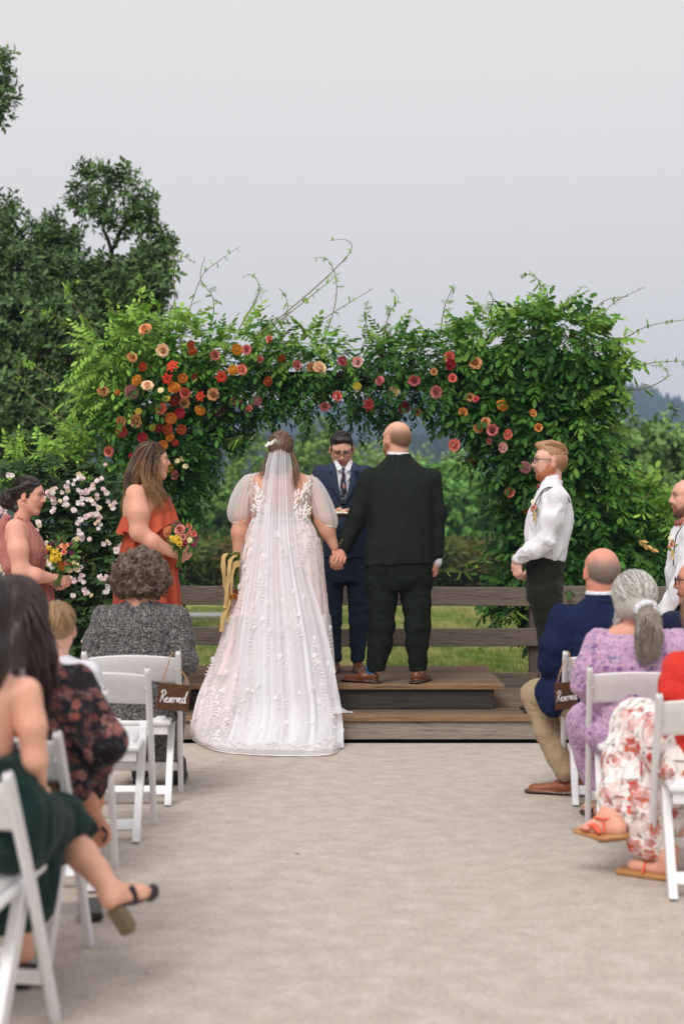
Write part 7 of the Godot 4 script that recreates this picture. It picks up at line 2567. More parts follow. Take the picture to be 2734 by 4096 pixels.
	s.cone(hc + B.y * 0.112 + B.z * 0.075, hc + B.y * 0.125 - B.z * 0.01, 0.03, 0.03, hr, 0.03)
	s.clips = [[hc + B.y * 0.04 - B.z * 0.02, (-B.y - B.z * 0.12).normalized()], [hc + B.z * 0.06 + B.y * 0.07, (B.z - B.y * 0.9).normalized()]]
	folds(s, 0.004, Vector3(22, 50, 50))
	s.hue = 0.25
	mb = MB.new()
	s.build(mb, 0.0065)
	cap_strands(mb, hc + B.y * 0.05 - B.z * 0.022, B, Vector3(0.082, 0.093, 0.108), Vector3(0, 0.75, 0.75), [Vector3(0.8, 0.35, -0.8), Vector3(-0.8, 0.35, -0.8), Vector3(0.3, 0.5, -1), Vector3(-0.3, 0.5, -1)], 130, 0.0034, [hr, V(hr, 1.4), V(hr, 0.7)])
	put("hair", mb.mesh(o.position), M.hair, o)
	mb = MB.new()
	glasses(mb, hc, fw, Vector3.UP, 1.05, L(34, 34, 38), 0.0024)
	put("glasses", mb.mesh(o.position), M.plain, o)
	bow_and_braces(o, d, [P(2158, 1952, d - 0.01)], X, [[2150, 2115, -0.115], [2133, 2060, -0.15], [2136, 2020, -0.16], [2170, 1960, -0.16], [2205, 1948, -0.15], [2240, 1952, -0.15], [2262, 1968, -0.14], [2276, 2010, -0.11]])
	boutonniere("boutonniere of pale flowers on the chest of the red-bearded man with glasses", P(2136, 2030, d - 0.17), 1.15)

func bow_and_braces(o: Node3D, d: float, bow: Array, X: Vector3, strap: Array):
	var mb := MB.new()
	var c: Vector3 = bow[0]
	var side := Vector3.UP.cross(X).normalized()
	for e in [-1.0, 1.0]:
		var rows := []
		for i in 5:
			var t := i / 4.0
			var h := lerpf(0.009, 0.027, sin(t * 1.5))
			var p: Vector3 = c + side * e * (0.006 + 0.05 * t) + X * 0.012 * sin(t * 3.0) + Vector3(0, 0.004 * t, 0)
			rows.append([p + Vector3(0, h, 0), p + X * 0.012, p - Vector3(0, h, 0), p - X * 0.006, p + Vector3(0, h, 0)])
		mb.sheet(rows, [Color.WHITE])
	mb.ball(Transform3D(Basis().scaled(Vector3(0.011, 0.013, 0.011)), c + X * 0.006), Color.WHITE, 8, 6)
	put("bow_tie", mb.mesh(o.position), M.bow, o)
	mb = MB.new()
	var pts := []
	for q in strap: pts.append(P(q[0], q[1], d + q[2]))
	pts = spline(pts, 26)
	mb.tube(pts, [0.0125], 6, [L(74, 74, 80)], 0.22, Vector3(0, 0, -1))
	put("brace_strap", mb.mesh(o.position), M.cloth, o)
func boutonniere(label: String, at: Vector3, k: float):
	var o := thing("boutonniere", label, "boutonniere", at)
	var b := MB.new()
	flower(b, "rose", Vector3(-0.004, 0.0, 0.012), Vector3(-0.5, 0.3, 1), 0.017 * k, L(226, 150, 132), 71)
	put("rose", b.mesh(), M.petal, o)
	b = MB.new()
	flower(b, "daisy", Vector3(-0.01, 0.034 * k, 0.008), Vector3(-0.5, 0.5, 1), 0.015 * k, L(240, 226, 206), 72)
	flower(b, "daisy", Vector3(-0.02, -0.014 * k, 0.01), Vector3(-0.8, 0.1, 1), 0.011 * k, L(214, 140, 116), 73)
	put("small_flower", b.mesh(), M.petal, o)
	b = MB.new()
	for i in 9:
		leaflet(b, Vector3(rf(-0.01, 0.01), rf(-0.05, 0.02), 0.004), Vector3(rf(-0.7, 0.7), rf(-0.6, 1.0), 0.3), Vector3(0, 0.2, 1), 0.04, 0.013, L(120, 130, 76))
	put("leaves", b.mesh(), M.leaf, o)
	b = MB.new()
	for i in 2:
		b.tube([Vector3(0, -0.03, 0.008), Vector3(-0.006 + 0.012 * i, -0.07, 0.012), Vector3(-0.014 + 0.02 * i, -0.1, 0.006)], [0.006, 0.008, 0.004], 5, [L(206, 178, 116)], 0.3)
	put("ribbon", b.mesh(), M.thin_cloth, o)

func make_bald_groomsman():
	rng.seed = 207
	var d := 9.45
	var o := thing("person", "bald bearded man in a white shirt standing at the right edge", "person", Vector3(P(2760, 2500, d).x, 0.0, -d))
	var skin := L(230, 180, 160)
	var wh := L(244, 242, 248)
	var dk := L(38, 37, 33)
	var X := Vector3(-0.97, 0, 0.2).normalized()
	var s := sdf()
	s.stack([lev(2390, 2680, 2860, d, 0.17, true), lev(2300, 2668, 2868, d, 0.19, true), lev(2200, 2680, 2870, d, 0.2, true), lev(2120, 2700, 2860, d, 0.2, true), lev(2090, 2722, 2840, d, 0.15, true), lev(2062, 2742, 2810, d, 0.09, true)], X, wh, 0.05, 2.2)
	s.chain([P(2775, 2140, d - 0.2), P(2748, 2300, d - 0.24), P(2655, 2440, d - 0.16)], [0.085, 0.07, 0.047], wh, 0.04)
	s.chain([P(2770, 2140, d + 0.2), P(2740, 2310, d + 0.22), P(2664, 2448, d - 0.02)], [0.08, 0.064, 0.045], wh, 0.04)
	folds(s, 0.008, Vector3(6, 3.5, 6), 0.011, Vector3(6, 3.2, 9))
	cloth_of(s, 0.011, "shirt", o)
	s = sdf()
	s.stack([lev(2600, 2690, 2850, d, 0.17, true), lev(2480, 2684, 2860, d, 0.18, true), lev(2380, 2684, 2858, d, 0.175, true)], X, dk, 0.04)
	for e in [-1, 1]:
		s.chain([P(2770, 2560, d + e * 0.09), Vector3(P(2770, 2500, d).x, 0.5, -d + e * 0.09), Vector3(P(2775, 2500, d).x, 0.09, -d + e * 0.09)], [0.12, 0.09, 0.075], dk, 0.03)
	folds(s, 0.009, Vector3(6, 10, 6))
	cloth_of(s, 0.016, "trousers", o)
	for e in [-1, 1]:
		s = sdf()
		var hl := Vector3(P(2780, 2600, d).x, 0.004, -d - e * 0.09)
		shoe(s, hl, hl + X * 0.27, 0.048, 0.08, L(90, 52, 32), L(46, 32, 26))
		cloth_of(s, 0.012, "shoe", o, "leather")
	var mb := MB.new()
	var hc := P(2746, 1992, d)
	var fw := Vector3(-0.95, -0.02, 0.1)
	head(mb, hc, fw, Vector3.UP, 1.06, P(2765, 2090, d), 0.068, skin, {"beard": L(120, 82, 66), "brow": L(120, 84, 66), "wide": 1.06, "hue": 0.08})
	s = sdf()
	s.chain([P(2765, 2090, d), P(2770, 2250, d), P(2770, 2500, d)], [0.09, 0.13, 0.12], skin, 0.04)
	for e in [-1, 1]:
		s.chain([P(2770, 2560, d + e * 0.09), Vector3(P(2770, 2500, d).x, 0.5, -d + e * 0.09), Vector3(P(2775, 2500, d).x, 0.09, -d + e * 0.09)], [0.09, 0.06, 0.045], skin, 0.03)
	s.chain([P(2775, 2140, d - 0.2), P(2748, 2300, d - 0.24), P(2655, 2446, d - 0.16)], [0.06, 0.05, 0.032], skin, 0.03)
	s.chain([P(2770, 2140, d + 0.2), P(2740, 2310, d + 0.22), P(2664, 2450, d - 0.02)], [0.06, 0.05, 0.032], skin, 0.03)
	s.build(mb, 0.024)
	s = sdf()
	hand(s, P(2654, 2448, d - 0.155), Vector3(0.15, -1, 0.1), Vector3(0.8, 0, -0.6), 1.0, 0.9, skin, 1.05)
	s.build(mb, 0.005)
	s = sdf()
	hand(s, P(2666, 2452, d - 0.03), Vector3(0.15, -1, -0.1), Vector3(0.7, 0, 0.6), -1.0, 0.9, skin, 1.05)
	s.build(mb, 0.005)
	put("body", mb.mesh(o.position), M.skin, o)
	bow_and_braces(o, d, [P(2716, 2092, d)], X, [[2690, 2262, -0.13], [2694, 2200, -0.17], [2704, 2140, -0.18], [2740, 2092, -0.15], [2790, 2086, -0.15]])
	boutonniere("boutonniere of pale flowers on the shirt of the bald man at the right edge", P(2685, 2178, d - 0.2), 1.15)

# ---------- seated guests
func make_curly_woman():
	rng.seed = 208
	var d := 7.52
	var o := thing("person", "seated woman with curly grey-brown hair and a dark speckled dress", "person", Vector3(P(560, 2800, d).x, 0.0, -d))
	var skin := L(214, 160, 138)
	var wt := Color.WHITE
	var s := sdf()
	s.stack([lev(2880, 428, 704, d, 0.17), lev(2800, 424, 706, d, 0.17), lev(2700, 412, 712, d, 0.165), lev(2600, 414, 706, d, 0.15), lev(2520, 404, 714, d, 0.145), lev(2465, 404, 716, d, 0.125), lev(2432, 440, 690, d, 0.1), lev(2405, 500, 628, d, 0.08), lev(2385, 520, 608, d, 0.068)], Vector3.FORWARD, wt, 0.05, 2.3)
	s.chain([P(700, 2474, d), P(716, 2560, d), P(732, 2644, d - 0.02), P(690, 2730, d + 0.2)], [0.075, 0.075, 0.066, 0.05], wt, 0.05)
	s.chain([P(420, 2478, d), P(402, 2570, d), P(386, 2655, d - 0.02), P(440, 2740, d + 0.2)], [0.075, 0.075, 0.066, 0.05], wt, 0.05)
	folds(s, 0.012, Vector3(6, 5, 6), 0.005, Vector3(14, 9, 14))
	cloth_of(s, 0.012, "dress_top", o, "fleck_print")
	# skirt over the lap and hanging beside the chair
	s = sdf()
	s.cone(Vector3(-1.22, 0.52, -7.55), Vector3(-1.2, 0.54, -7.98), 0.15, 0.12, wt, 0.05)
	s.cone(Vector3(-1.0, 0.52, -7.55), Vector3(-0.98, 0.54, -7.98), 0.15, 0.11, wt, 0.05)
	s.stack([[0.1, -1.09, -7.98, 0.19, 0.13], [0.3, -1.09, -7.97, 0.205, 0.15], [0.52, -1.09, -7.94, 0.22, 0.17]], Vector3.FORWARD, wt, 0.05, 2.4)
	folds(s, 0.02, Vector3(9, 2, 9))
	cloth_of(s, 0.016, "dress_skirt", o, "fleck_print")
	var mb := MB.new()
	var hc := P(562, 2310, d + 0.01)
	head(mb, hc, Vector3(0.1, 0, -1), Vector3.UP, 1.0, P(564, 2420, d), 0.06, skin, {"back": true})
	s = sdf()
	s.chain([P(564, 2420, d), P(562, 2600, d), P(562, 2830, d)], [0.09, 0.13, 0.14], skin, 0.05)
	for e in [-1, 1]:
		s.chain([Vector3(-1.05 + e * 0.13, 0.54, -7.5), Vector3(-1.05 + e * 0.13, 0.54, -7.95), Vector3(-1.05 + e * 0.1, 0.1, -7.98)], [0.09, 0.07, 0.048], L(120, 96, 88), 0.03)
		s.chain([P(560 + e * 146, 2474, d), P(560 + e * 190, 2655, d), P(560 + e * 130, 2745, d + 0.24)], [0.06, 0.05, 0.035], skin, 0.03)
	s.build(mb, 0.022)
	for e in [-1, 1]:
		s = sdf()
		hand(s, P(560 + e * 122, 2750, d + 0.26), Vector3(-0.3 * e, -0.1, -1), Vector3(0, -1, 0), -1.0 * e, 0.3, skin, 1.0)
		s.build(mb, 0.006)
	put("body", mb.mesh(o.position), M.skin, o)
	for e in [-1, 1]:
		s = sdf()
		var hl := Vector3(-1.05 + e * 0.12 + (0.04 if e < 0 else 0.02), 0.004, -7.94)
		shoe(s, hl, hl + Vector3(0, 0, -0.25), 0.042, 0.09, L(30, 29, 31), L(24, 22, 22))
		s.cone(hl + Vector3(0, 0.05, -0.03), hl + Vector3(0, 0.12, -0.03), 0.045, 0.04, L(34, 33, 34), 0.02)
		cloth_of(s, 0.009, "shoe", o, "leather")
	# mass of short curls
	mb = MB.new()
	var c1 := L(98, 78, 66)
	s = sdf()
	var hr: Array = [[563, 2290, 100, 92], [500, 2310, 55, 60], [628, 2312, 55, 60], [562, 2345, 95, 52], [563, 2245, 70, 50]]
	for q in hr:
		s.ell(P(q[0], q[1], d - 0.005), Basis(), Vector3(q[2] / F * d, q[3] / F * d, minf(0.12, q[2] / F * d * 1.05)), c1, 0.04)
	folds(s, 0.03, Vector3.ONE * 17, 0.014, Vector3.ONE * 40)
	s.hue = 0.5
	s.build(mb, 0.009)
	var top := P(565, 2206, d - 0.02)
	for i in 620:
		var a := rf(0, TAU)
		var py := rf(0, 1)
		var el := lerpf(1.4, -0.9, pow(py, 0.8))
		var dir := Vector3(cos(a) * cos(el), sin(el), sin(a) * cos(el) * 0.9)
		if dir.z < -0.3: continue
		var c := P(563, 2298, d - 0.005)
		var wide := 0.135 if dir.y > 0.1 else 0.135 + 0.01 * absf(dir.y)
		var st := c + dir * Vector3(wide, 0.125, 0.125) * rf(0.9, 1.03)
		var pts := []
		var dn := (Vector3.DOWN * 0.8 + dir * 0.5 + rdir() * 0.4).normalized()
		var u := dn.cross(rdir()).normalized()
		var w := dn.cross(u)
		var rr := rf(0.006, 0.013)
		var ln := rf(0.03, 0.065)
		var ph := rf(0, TAU)
		for k in 9:
			var t := k / 8.0
			pts.append(st + dn * ln * t + (u * cos(ph + t * 7.0) + w * sin(ph + t * 7.0)) * rr)
		var g := clampf((dir.y - 0.2) * 1.1, 0, 1)
		mb.tube(pts, [0.0015, 0.0028, 0.003, 0.003, 0.003, 0.0028, 0.0024, 0.002, 0.001], 4, [V(c1.lerp(L(150, 136, 126), g * 0.75).lerp(L(112, 76, 54), rng.randf() * 0.5 * (1.0 - g)), rf(0.6, 1.45))], 0.7, Vector3.RIGHT, false)
	put("hair", mb.mesh(o.position), M.hair, o)

func make_boy():
	rng.seed = 209
	var d := 5.86
	var o := thing("person", "small boy with short fair hair and a white shirt, seated on the left", "person", Vector3(P(228, 2800, d).x, 0.0, -d))
	var skin := L(238, 190, 170)
	var wh := L(232, 230, 238)
	var s := sdf()
	s.stack([[0.46, P(240, 2800, d).x, -d, 0.13, 0.09], [0.62, P(240, 2800, d).x, -d, 0.13, 0.09], [0.78, P(240, 2700, d).x, -d, 0.14, 0.085], [0.86, P(240, 2700, d).x, -d, 0.11, 0.07], [0.91, P(236, 2700, d).x, -d, 0.05, 0.05]], Vector3.FORWARD, wh, 0.04)
	s.chain([P(356, 2690, d), P(372, 2800, d), P(340, 2900, d + 0.12)], [0.055, 0.05, 0.04], wh, 0.04)
	s.chain([P(130, 2690, d), P(110, 2800, d), P(140, 2900, d + 0.12)], [0.055, 0.05, 0.04], wh, 0.04)
	folds(s, 0.01, Vector3(8, 6, 8))
	cloth_of(s, 0.012, "shirt", o)
	s = sdf()
	for e in [-1, 1]:
		s.chain([Vector3(o.position.x + e * 0.07, 0.51, -d), Vector3(o.position.x + e * 0.07, 0.52, -d - 0.32), Vector3(o.position.x + e * 0.07, 0.2, -d - 0.36)], [0.075, 0.065, 0.05], L(60, 62, 74), 0.03)
	cloth_of(s, 0.018, "trousers", o)
	for e in [-1, 1]:
		s = sdf()
		var hl := Vector3(o.position.x + e * 0.07, 0.1, -d - 0.35)
		shoe(s, hl, hl + Vector3(0, 0, -0.19), 0.035, 0.06, L(70, 52, 40), L(40, 32, 28))
		cloth_of(s, 0.012, "shoe", o, "leather")
	var mb := MB.new()
	var hc := P(226, 2518, d)
	var fw := Vector3(-0.35, 0, -0.94)
	head(mb, hc, fw, Vector3.UP, 0.88, P(236, 2650, d), 0.043, skin, {"back": true})
	s = sdf()
	s.chain([P(236, 2660, d), P(240, 2860, d)], [0.05, 0.09], skin, 0.04)
	for e in [-1, 1]:
		s.chain([Vector3(o.position.x + e * 0.07, 0.51, -d), Vector3(o.position.x + e * 0.07, 0.52, -d - 0.32), Vector3(o.position.x + e * 0.07, 0.14, -d - 0.36)], [0.06, 0.05, 0.035], skin, 0.03)
		s.chain([P(243 + e * 113, 2690, d), P(241 + e * 131, 2800, d), P(240 + e * 95, 2905, d + 0.14)], [0.04, 0.036, 0.028], skin, 0.03)
	s.build(mb, 0.02)
	for e in [-1, 1]:
		s = sdf()
		hand(s, P(240 + e * 92, 2908, d + 0.15), Vector3(-0.3 * e, -0.1, -1), Vector3(0, -1, 0), -1.0 * e, 0.4, skin, 0.72)
		s.build(mb, 0.006)
	put("body", mb.mesh(o.position), M.skin, o)
	var B := frame(fw, Vector3.UP)
	s = sdf()
	var hr := L(150, 120, 88)
	s.ell(hc + B.y * 0.034 - B.z * 0.018, B, Vector3(0.074, 0.083, 0.092), hr, 0.02)
	s.clips = [[hc + B.z * 0.04, (B.z - B.y * 0.5).normalized()], [hc - B.y * 0.03 - B.z * 0.04, (-B.y + B.z * 0.5).normalized()]]
	folds(s, 0.005, Vector3(36, 14, 36))
	s.hue = 0.2
	mb = MB.new()
	s.build(mb, 0.008)
	cap_strands(mb, hc + B.y * 0.034 - B.z * 0.018, B, Vector3(0.075, 0.084, 0.093), Vector3(0.1, 0.8, -0.4), [Vector3(0.9, 0, -0.4), Vector3(-0.9, 0, -0.4), Vector3(0.4, -0.3, -0.9), Vector3(-0.4, -0.3, -0.9), Vector3(0, 0.6, 0.8)], 120, 0.003, [hr, V(hr, 1.3), V(hr, 0.8)])
	put("hair", mb.mesh(o.position), M.hair, o)

func make_floral_woman():
	rng.seed = 210
	var d := 4.72
	var o := thing("person", "seated woman with long dark hair and a black dress printed with pink flowers", "person", Vector3(P(140, 2900, d).x, 0.0, -d))
	var skin := L(206, 148, 120)
	var s := sdf()
	var wt := Color.WHITE
	s.stack([lev(3120, 20, 330, d, 0.15), lev(3000, 30, 322, d, 0.14), lev(2880, 26, 322, d, 0.13), lev(2780, 20, 330, d, 0.125), lev(2710, 26, 326, d, 0.11), lev(2670, 80, 270, d, 0.085), lev(2640, 120, 216, d, 0.06)], Vector3.FORWARD, wt, 0.05, 2.2)
	s.chain([P(306, 2736, d), P(356, 2860, d - 0.03), P(412, 2975, d - 0.05)], [0.066, 0.068, 0.066], wt, 0.04)
	s.chain([P(412, 2975, d - 0.05), P(380, 3030, d + 0.08), P(330, 3040, d + 0.2)], [0.07, 0.066, 0.05], wt, 0.04)
	s.chain([P(40, 2736, d), P(-10, 2880, d), P(10, 3010, d + 0.15)], [0.066, 0.06, 0.05], wt, 0.04)
	folds(s, 0.014, Vector3(6, 5, 6), 0.005, Vector3(13, 10, 13))
	cloth_of(s, 0.013, "dress_top", o, "dark_floral_print")
	s = sdf()
	s.cone(P(250, 3120, d), P(330, 3050, d + 0.5), 0.1, 0.085, wt, 0.05)
	s.cone(P(90, 3120, d), P(150, 3050, d + 0.5), 0.1, 0.085, wt, 0.05)
	s.cone(P(330, 3050, d + 0.48), P(334, 3130, d + 0.5), 0.085, 0.09, wt, 0.04)
	folds(s, 0.012, Vector3(8, 4, 8))
	cloth_of(s, 0.016, "dress_skirt", o, "dark_floral_print")
	var mb := MB.new()
	var hc := P(62, 2466, d)
	head(mb, hc, Vector3(0.25, -0.05, -0.96), Vector3.UP, 0.98, P(120, 2670, d), 0.055, skin, {"back": true, "cell": 0.008})
	s = sdf()
	s.chain([P(165, 2680, d), P(172, 2900, d), P(172, 3100, d)], [0.07, 0.1, 0.12], skin, 0.05)
	s.chain([P(306, 2736, d), P(412, 2975, d - 0.05), P(320, 3040, d + 0.24)], [0.05, 0.045, 0.03], skin, 0.03)
	s.chain([P(40, 2736, d), P(-10, 2880, d), P(20, 3015, d + 0.2)], [0.05, 0.045, 0.03], skin, 0.03)
	s.chain([P(250, 3120, d), P(330, 3050, d + 0.5), P(352, 3200, d + 0.55), P(350, 3290, d + 0.52)], [0.08, 0.065, 0.055, 0.036], skin, 0.03)
	s.chain([P(90, 3120, d), P(160, 3050, d + 0.5), P(330, 3220, d + 0.42), P(398, 3322, d + 0.34)], [0.08, 0.065, 0.055, 0.034], skin, 0.03)
	s.cone(P(398, 3322, d + 0.34), P(404, 3345, d + 0.32), 0.036, 0.034, skin, 0.02)
	s.cone(P(404, 3345, d + 0.32), P(380, 3372, d + 0.46), 0.032, 0.028, skin, 0.02)
	s.build(mb, 0.016)
	for e in [-1, 1]:
		s = sdf()
		hand(s, P(316, 3042, d + 0.26) if e > 0 else P(26, 3018, d + 0.22), Vector3(-0.6 * e, -0.1, -0.8), Vector3(0, -1, 0), -1.0 * e, 0.4, skin, 0.95)
		s.build(mb, 0.006)
	put("body", mb.mesh(o.position), M.skin, o)
	mb = MB.new()
	mb.tube(spline([P(344, 3290, d + 0.44), P(420, 3320, d + 0.28), P(424, 3350, d + 0.27), P(400, 3374, d + 0.33), P(376, 3386, d + 0.42)], 14), [0.009], 6, [L(22, 20, 22)], 0.5)
	put("sandal_strap", mb.mesh(o.position), M.leather, o)
	mb = MB.new()
	mb.tube(spline([P(330, 3262, d + 0.49), P(345, 3272, d + 0.47), P(362, 3266, d + 0.49)], 8), [0.014], 6, [L(26, 24, 28)], 0.4)
	put("ankle_strap", mb.mesh(o.position), M.leather, o)
	mb = MB.new()
	var sh := P(352, 3300, d + 0.52)
	mb.box(Transform3D(Basis(Vector3.UP, 0.2), Vector3(sh.x, 0.02, sh.z - 0.06)), Vector3(0.085, 0.03, 0.24), L(24, 22, 24), 0.01)
	put("sandal", mb.mesh(o.position), M.leather, o)
	# long dark hair falling over the back and right shoulder
	var c1 := L(50, 35, 33)
	s = sdf()
	s.ell(hc + Vector3(0, 0.028, 0.01), Basis(), Vector3(0.098, 0.108, 0.11), c1, 0.03)
	s.chain([hc + Vector3(0.01, 0, 0.03), P(100, 2550, d - 0.05), P(150, 2630, d - 0.08), P(146, 2740, d - 0.12), P(140, 2900, d - 0.14)], [0.088, 0.076, 0.056, 0.03, 0.012], c1, 0.045)
	s.chain([hc + Vector3(-0.02, 0, 0.03), P(40, 2600, d - 0.05), P(50, 2740, d - 0.1), P(70, 2880, d - 0.12)], [0.095, 0.1, 0.08, 0.03], c1, 0.05)
	folds(s, 0.016, Vector3(24, 4, 24))
	s.hue = 0.25
	s.build(mb_new(mb), 0.012)
	var hb := mb_last
	strands(hb, [PP([[66, 2330, d], [130, 2420, d - 0.06], [176, 2540, d - 0.06], [222, 2640, d - 0.06]]), PP([[66, 2330, d], [124, 2440, d - 0.09], [176, 2580, d - 0.11], [196, 2720, d - 0.13], [200, 2900, d - 0.14]]), PP([[60, 2330, d], [90, 2450, d - 0.11], [120, 2620, d - 0.14], [150, 2760, d - 0.15], [186, 2960, d - 0.15]]), PP([[50, 2332, d], [30, 2460, d - 0.1], [40, 2640, d - 0.13], [60, 2800, d - 0.15], [100, 2930, d - 0.15]]), PP([[40, 2334, d], [-20, 2440, d - 0.06], [-40, 2600, d - 0.1], [-10, 2760, d - 0.12]])], 46, 0.03, 0.0042, [c1, V(c1, 1.4), V(c1, 0.8)], 0.008)
	cap_strands(hb, hc + Vector3(0, 0.028, 0.01), Basis(), Vector3(0.1, 0.11, 0.112), Vector3(0, 1, 0), [Vector3(0.9, -0.3, 0.3), Vector3(-0.9, -0.3, 0.3), Vector3(0.4, -0.5, 0.9), Vector3(-0.4, -0.5, 0.9)], 130, 0.004, [c1, V(c1, 1.5)])
	put("hair", hb.mesh(o.position), M.hair, o)
var mb_last: MB
func mb_new(_m: MB) -> MB:
	mb_last = MB.new()
	return mb_last

func make_green_woman():
	rng.seed = 211
	var d := 4.0
	var o := thing("person", "seated woman with bare shoulders in a dark green dress, one leg crossed into the aisle", "person", Vector3(P(-90, 3000, d).x, 0.0, -d))
	var skin := L(236, 184, 160)
	var gr := L(30, 54, 52)
	var mb := MB.new()
	var s := sdf()
	s.stack([lev(3300, -210, 20, d, 0.10), lev(3100, -220, 36, d, 0.1), lev(2960, -240, 52, d, 0.12), lev(2840, -246, 70, d, 0.12), lev(2750, -220, 84, d, 0.095), lev(2700, -160, 30, d, 0.07)], Vector3.FORWARD, skin, 0.04, 2.2)
	s.chain([P(98, 2776, d), P(128, 2900, d - 0.01), P(138, 3040, d), P(150, 3150, d + 0.12)], [0.05, 0.039, 0.035, 0.028], skin, 0.022)
	s.chain([P(-245, 2780, d), P(-290, 2920, d), P(-260, 3100, d + 0.12)], [0.058, 0.046, 0.03], skin, 0.05)
	s.cone(P(-80, 2720, d), P(-80, 2560, d), 0.055, 0.05, skin, 0.06)
	# crossed leg: thigh, calf, foot out into the aisle
	var knee := P(214, 3290, d + 0.5)
	var ank := P(440, 3560, d + 0.38)
	s.chain([P(10, 3330, d + 0.05), knee, P(330, 3420, d + 0.44), P(392, 3490, d + 0.41), ank], [0.07, 0.047, 0.046, 0.036, 0.026], skin, 0.03)
	s.cone(ank + Vector3(-0.003, -0.005, 0.012), P(440, 3592, d + 0.35), 0.03, 0.031, skin, 0.025)
	s.cone(ank, P(520, 3572, d + 0.44), 0.03, 0.024, skin, 0.03)
	s.cone(P(450, 3594, d + 0.36), P(560, 3574, d + 0.46), 0.024, 0.027, skin, 0.03)
	s.cone(P(560, 3574, d + 0.46), P(604, 3562, d + 0.5), 0.024, 0.013, skin, 0.02)
	s.chain([P(-180, 3330, d + 0.05), P(-90, 3320, d + 0.52), Vector3(P(-60, 3400, d).x, 0.1, -d - 0.5)], [0.085, 0.06, 0.035], skin, 0.04)
	s.build(mb, 0.012)
	var hc := P(-84, 2440, d)
	head(mb, hc, Vector3(0.3, 0, -0.95), Vector3.UP, 0.98, P(-80, 2660, d), 0.052, skin, {"back": true, "cell": 0.01})
	for e in [-1, 1]:
		s = sdf()
		hand(s, P(154, 3156, d + 0.14) if e > 0 else P(-256, 3106, d + 0.14), Vector3(-0.3 * e, -0.4, -0.9), Vector3(0, -1, 0.3), -1.0 * e, 0.4, skin, 0.95)
		s.build(mb, 0.006)
	put("body", mb.mesh(o.position), M.skin, o)
	s = sdf()
	s.stack([lev(3330, -264, 104, d, 0.16), lev(3150, -262, 98, d, 0.15), lev(3060, -258, 90, d, 0.143), lev(2980, -254, 84, d, 0.138)], Vector3.FORWARD, gr, 0.05, 2.2)
	s.cone(P(30, 3290, d + 0.02), knee, 0.125, 0.088, gr, 0.06)
	s.cone(P(60, 3160, d), P(80, 3330, d + 0.06), 0.07, 0.1, gr, 0.05)
	s.cone(P(-180, 3330, d + 0.05), P(-90, 3320, d + 0.5), 0.12, 0.1, gr, 0.06)
	s.chain([P(60, 3360, d + 0.3), P(120, 3540, d + 0.3), P(150, 3630, d + 0.3)], [0.1, 0.08, 0.045], gr, 0.08)
	s.chain([P(-60, 3400, d + 0.2), P(-20, 3560, d + 0.25), P(30, 3650, d + 0.3)], [0.11, 0.1, 0.06], gr, 0.08)
	s.clips = [[P(-80, 3002, d), Vector3(0.06, 1, 0.1).normalized()]]
	folds(s, 0.014, Vector3(6, 4, 6), 0.008, Vector3(7, 4, 7))
	mb = MB.new()
	s.build(mb, 0.013)
	s = sdf()
	s.chain([P(120, 3290, d + 0.3), knee, P(240, 3330, d + 0.49), P(300, 3400, d + 0.46)], [0.11, 0.088, 0.086, 0.092], gr, 0.05)
	s.clips = [[P(292, 3392, d + 0.47), (P(330, 3420, d + 0.44) - knee).normalized()]]
	folds(s, 0.012, Vector3(6, 4, 6), 0.008, Vector3(7, 4, 7))
	s.build(mb, 0.012)
	put("dress", mb.mesh(o.position), M.cloth, o)
	# mule with a block heel
	s = sdf()
	var so := L(34, 28, 26)
	s.cone(P(446, 3618, d + 0.35), P(520, 3604, d + 0.42), 0.03, 0.03, so, 0.01, Vector3(0.15, 1, 0), 0.25)
	s.cone(P(520, 3604, d + 0.42), P(606, 3574, d + 0.5), 0.032, 0.026, so, 0.01, Vector3(0.2, 1, 0), 0.3)
	s.cone(P(528, 3554, d + 0.40), P(540, 3592, d + 0.41), 0.012, 0.012, so, 0.01)
	s.cone(P(612, 3560, d + 0.5), P(600, 3580, d + 0.49), 0.02, 0.022, so, 0.01)
	cloth_of(s, 0.007, "shoe", o, "leather")
	mb = MB.new()
	var ha := P(466, 3640, d + 0.36)
	var hb := P(512, 3712, d + 0.38)
	mb.box(Transform3D(frame((hb - ha).normalized(), Vector3(1, 0.4, 0.2)), (ha + hb) / 2.0), Vector3(0.045, 0.05, (hb - ha).length() + 0.03), L(112, 100, 74), 0.008)
	put("heel", mb.mesh(o.position), M.leather, o)
	mb = MB.new()
	var fl := Vector3(P(-60, 3400, d).x, 0.03, -d - 0.55)
	mb.box(Transform3D(Basis(), fl), Vector3(0.08, 0.05, 0.24), so, 0.015)
	put("shoe", mb.mesh(o.position), M.leather, o)
	mb = MB.new()
	var c1 := L(44, 30, 30)
	s = sdf()
	s.ell(hc + Vector3(0, 0.03, 0.01), Basis(), Vector3(0.09, 0.1, 0.105), c1, 0.03)
	s.chain([hc + Vector3(0, 0, 0.03), P(-100, 2640, d - 0.05), P(-130, 2860, d - 0.13)], [0.085, 0.09, 0.04], c1, 0.05)
	folds(s, 0.01, Vector3(22, 5, 22))
	s.build(mb, 0.014)
	put("hair", mb.mesh(o.position), M.hair, o)

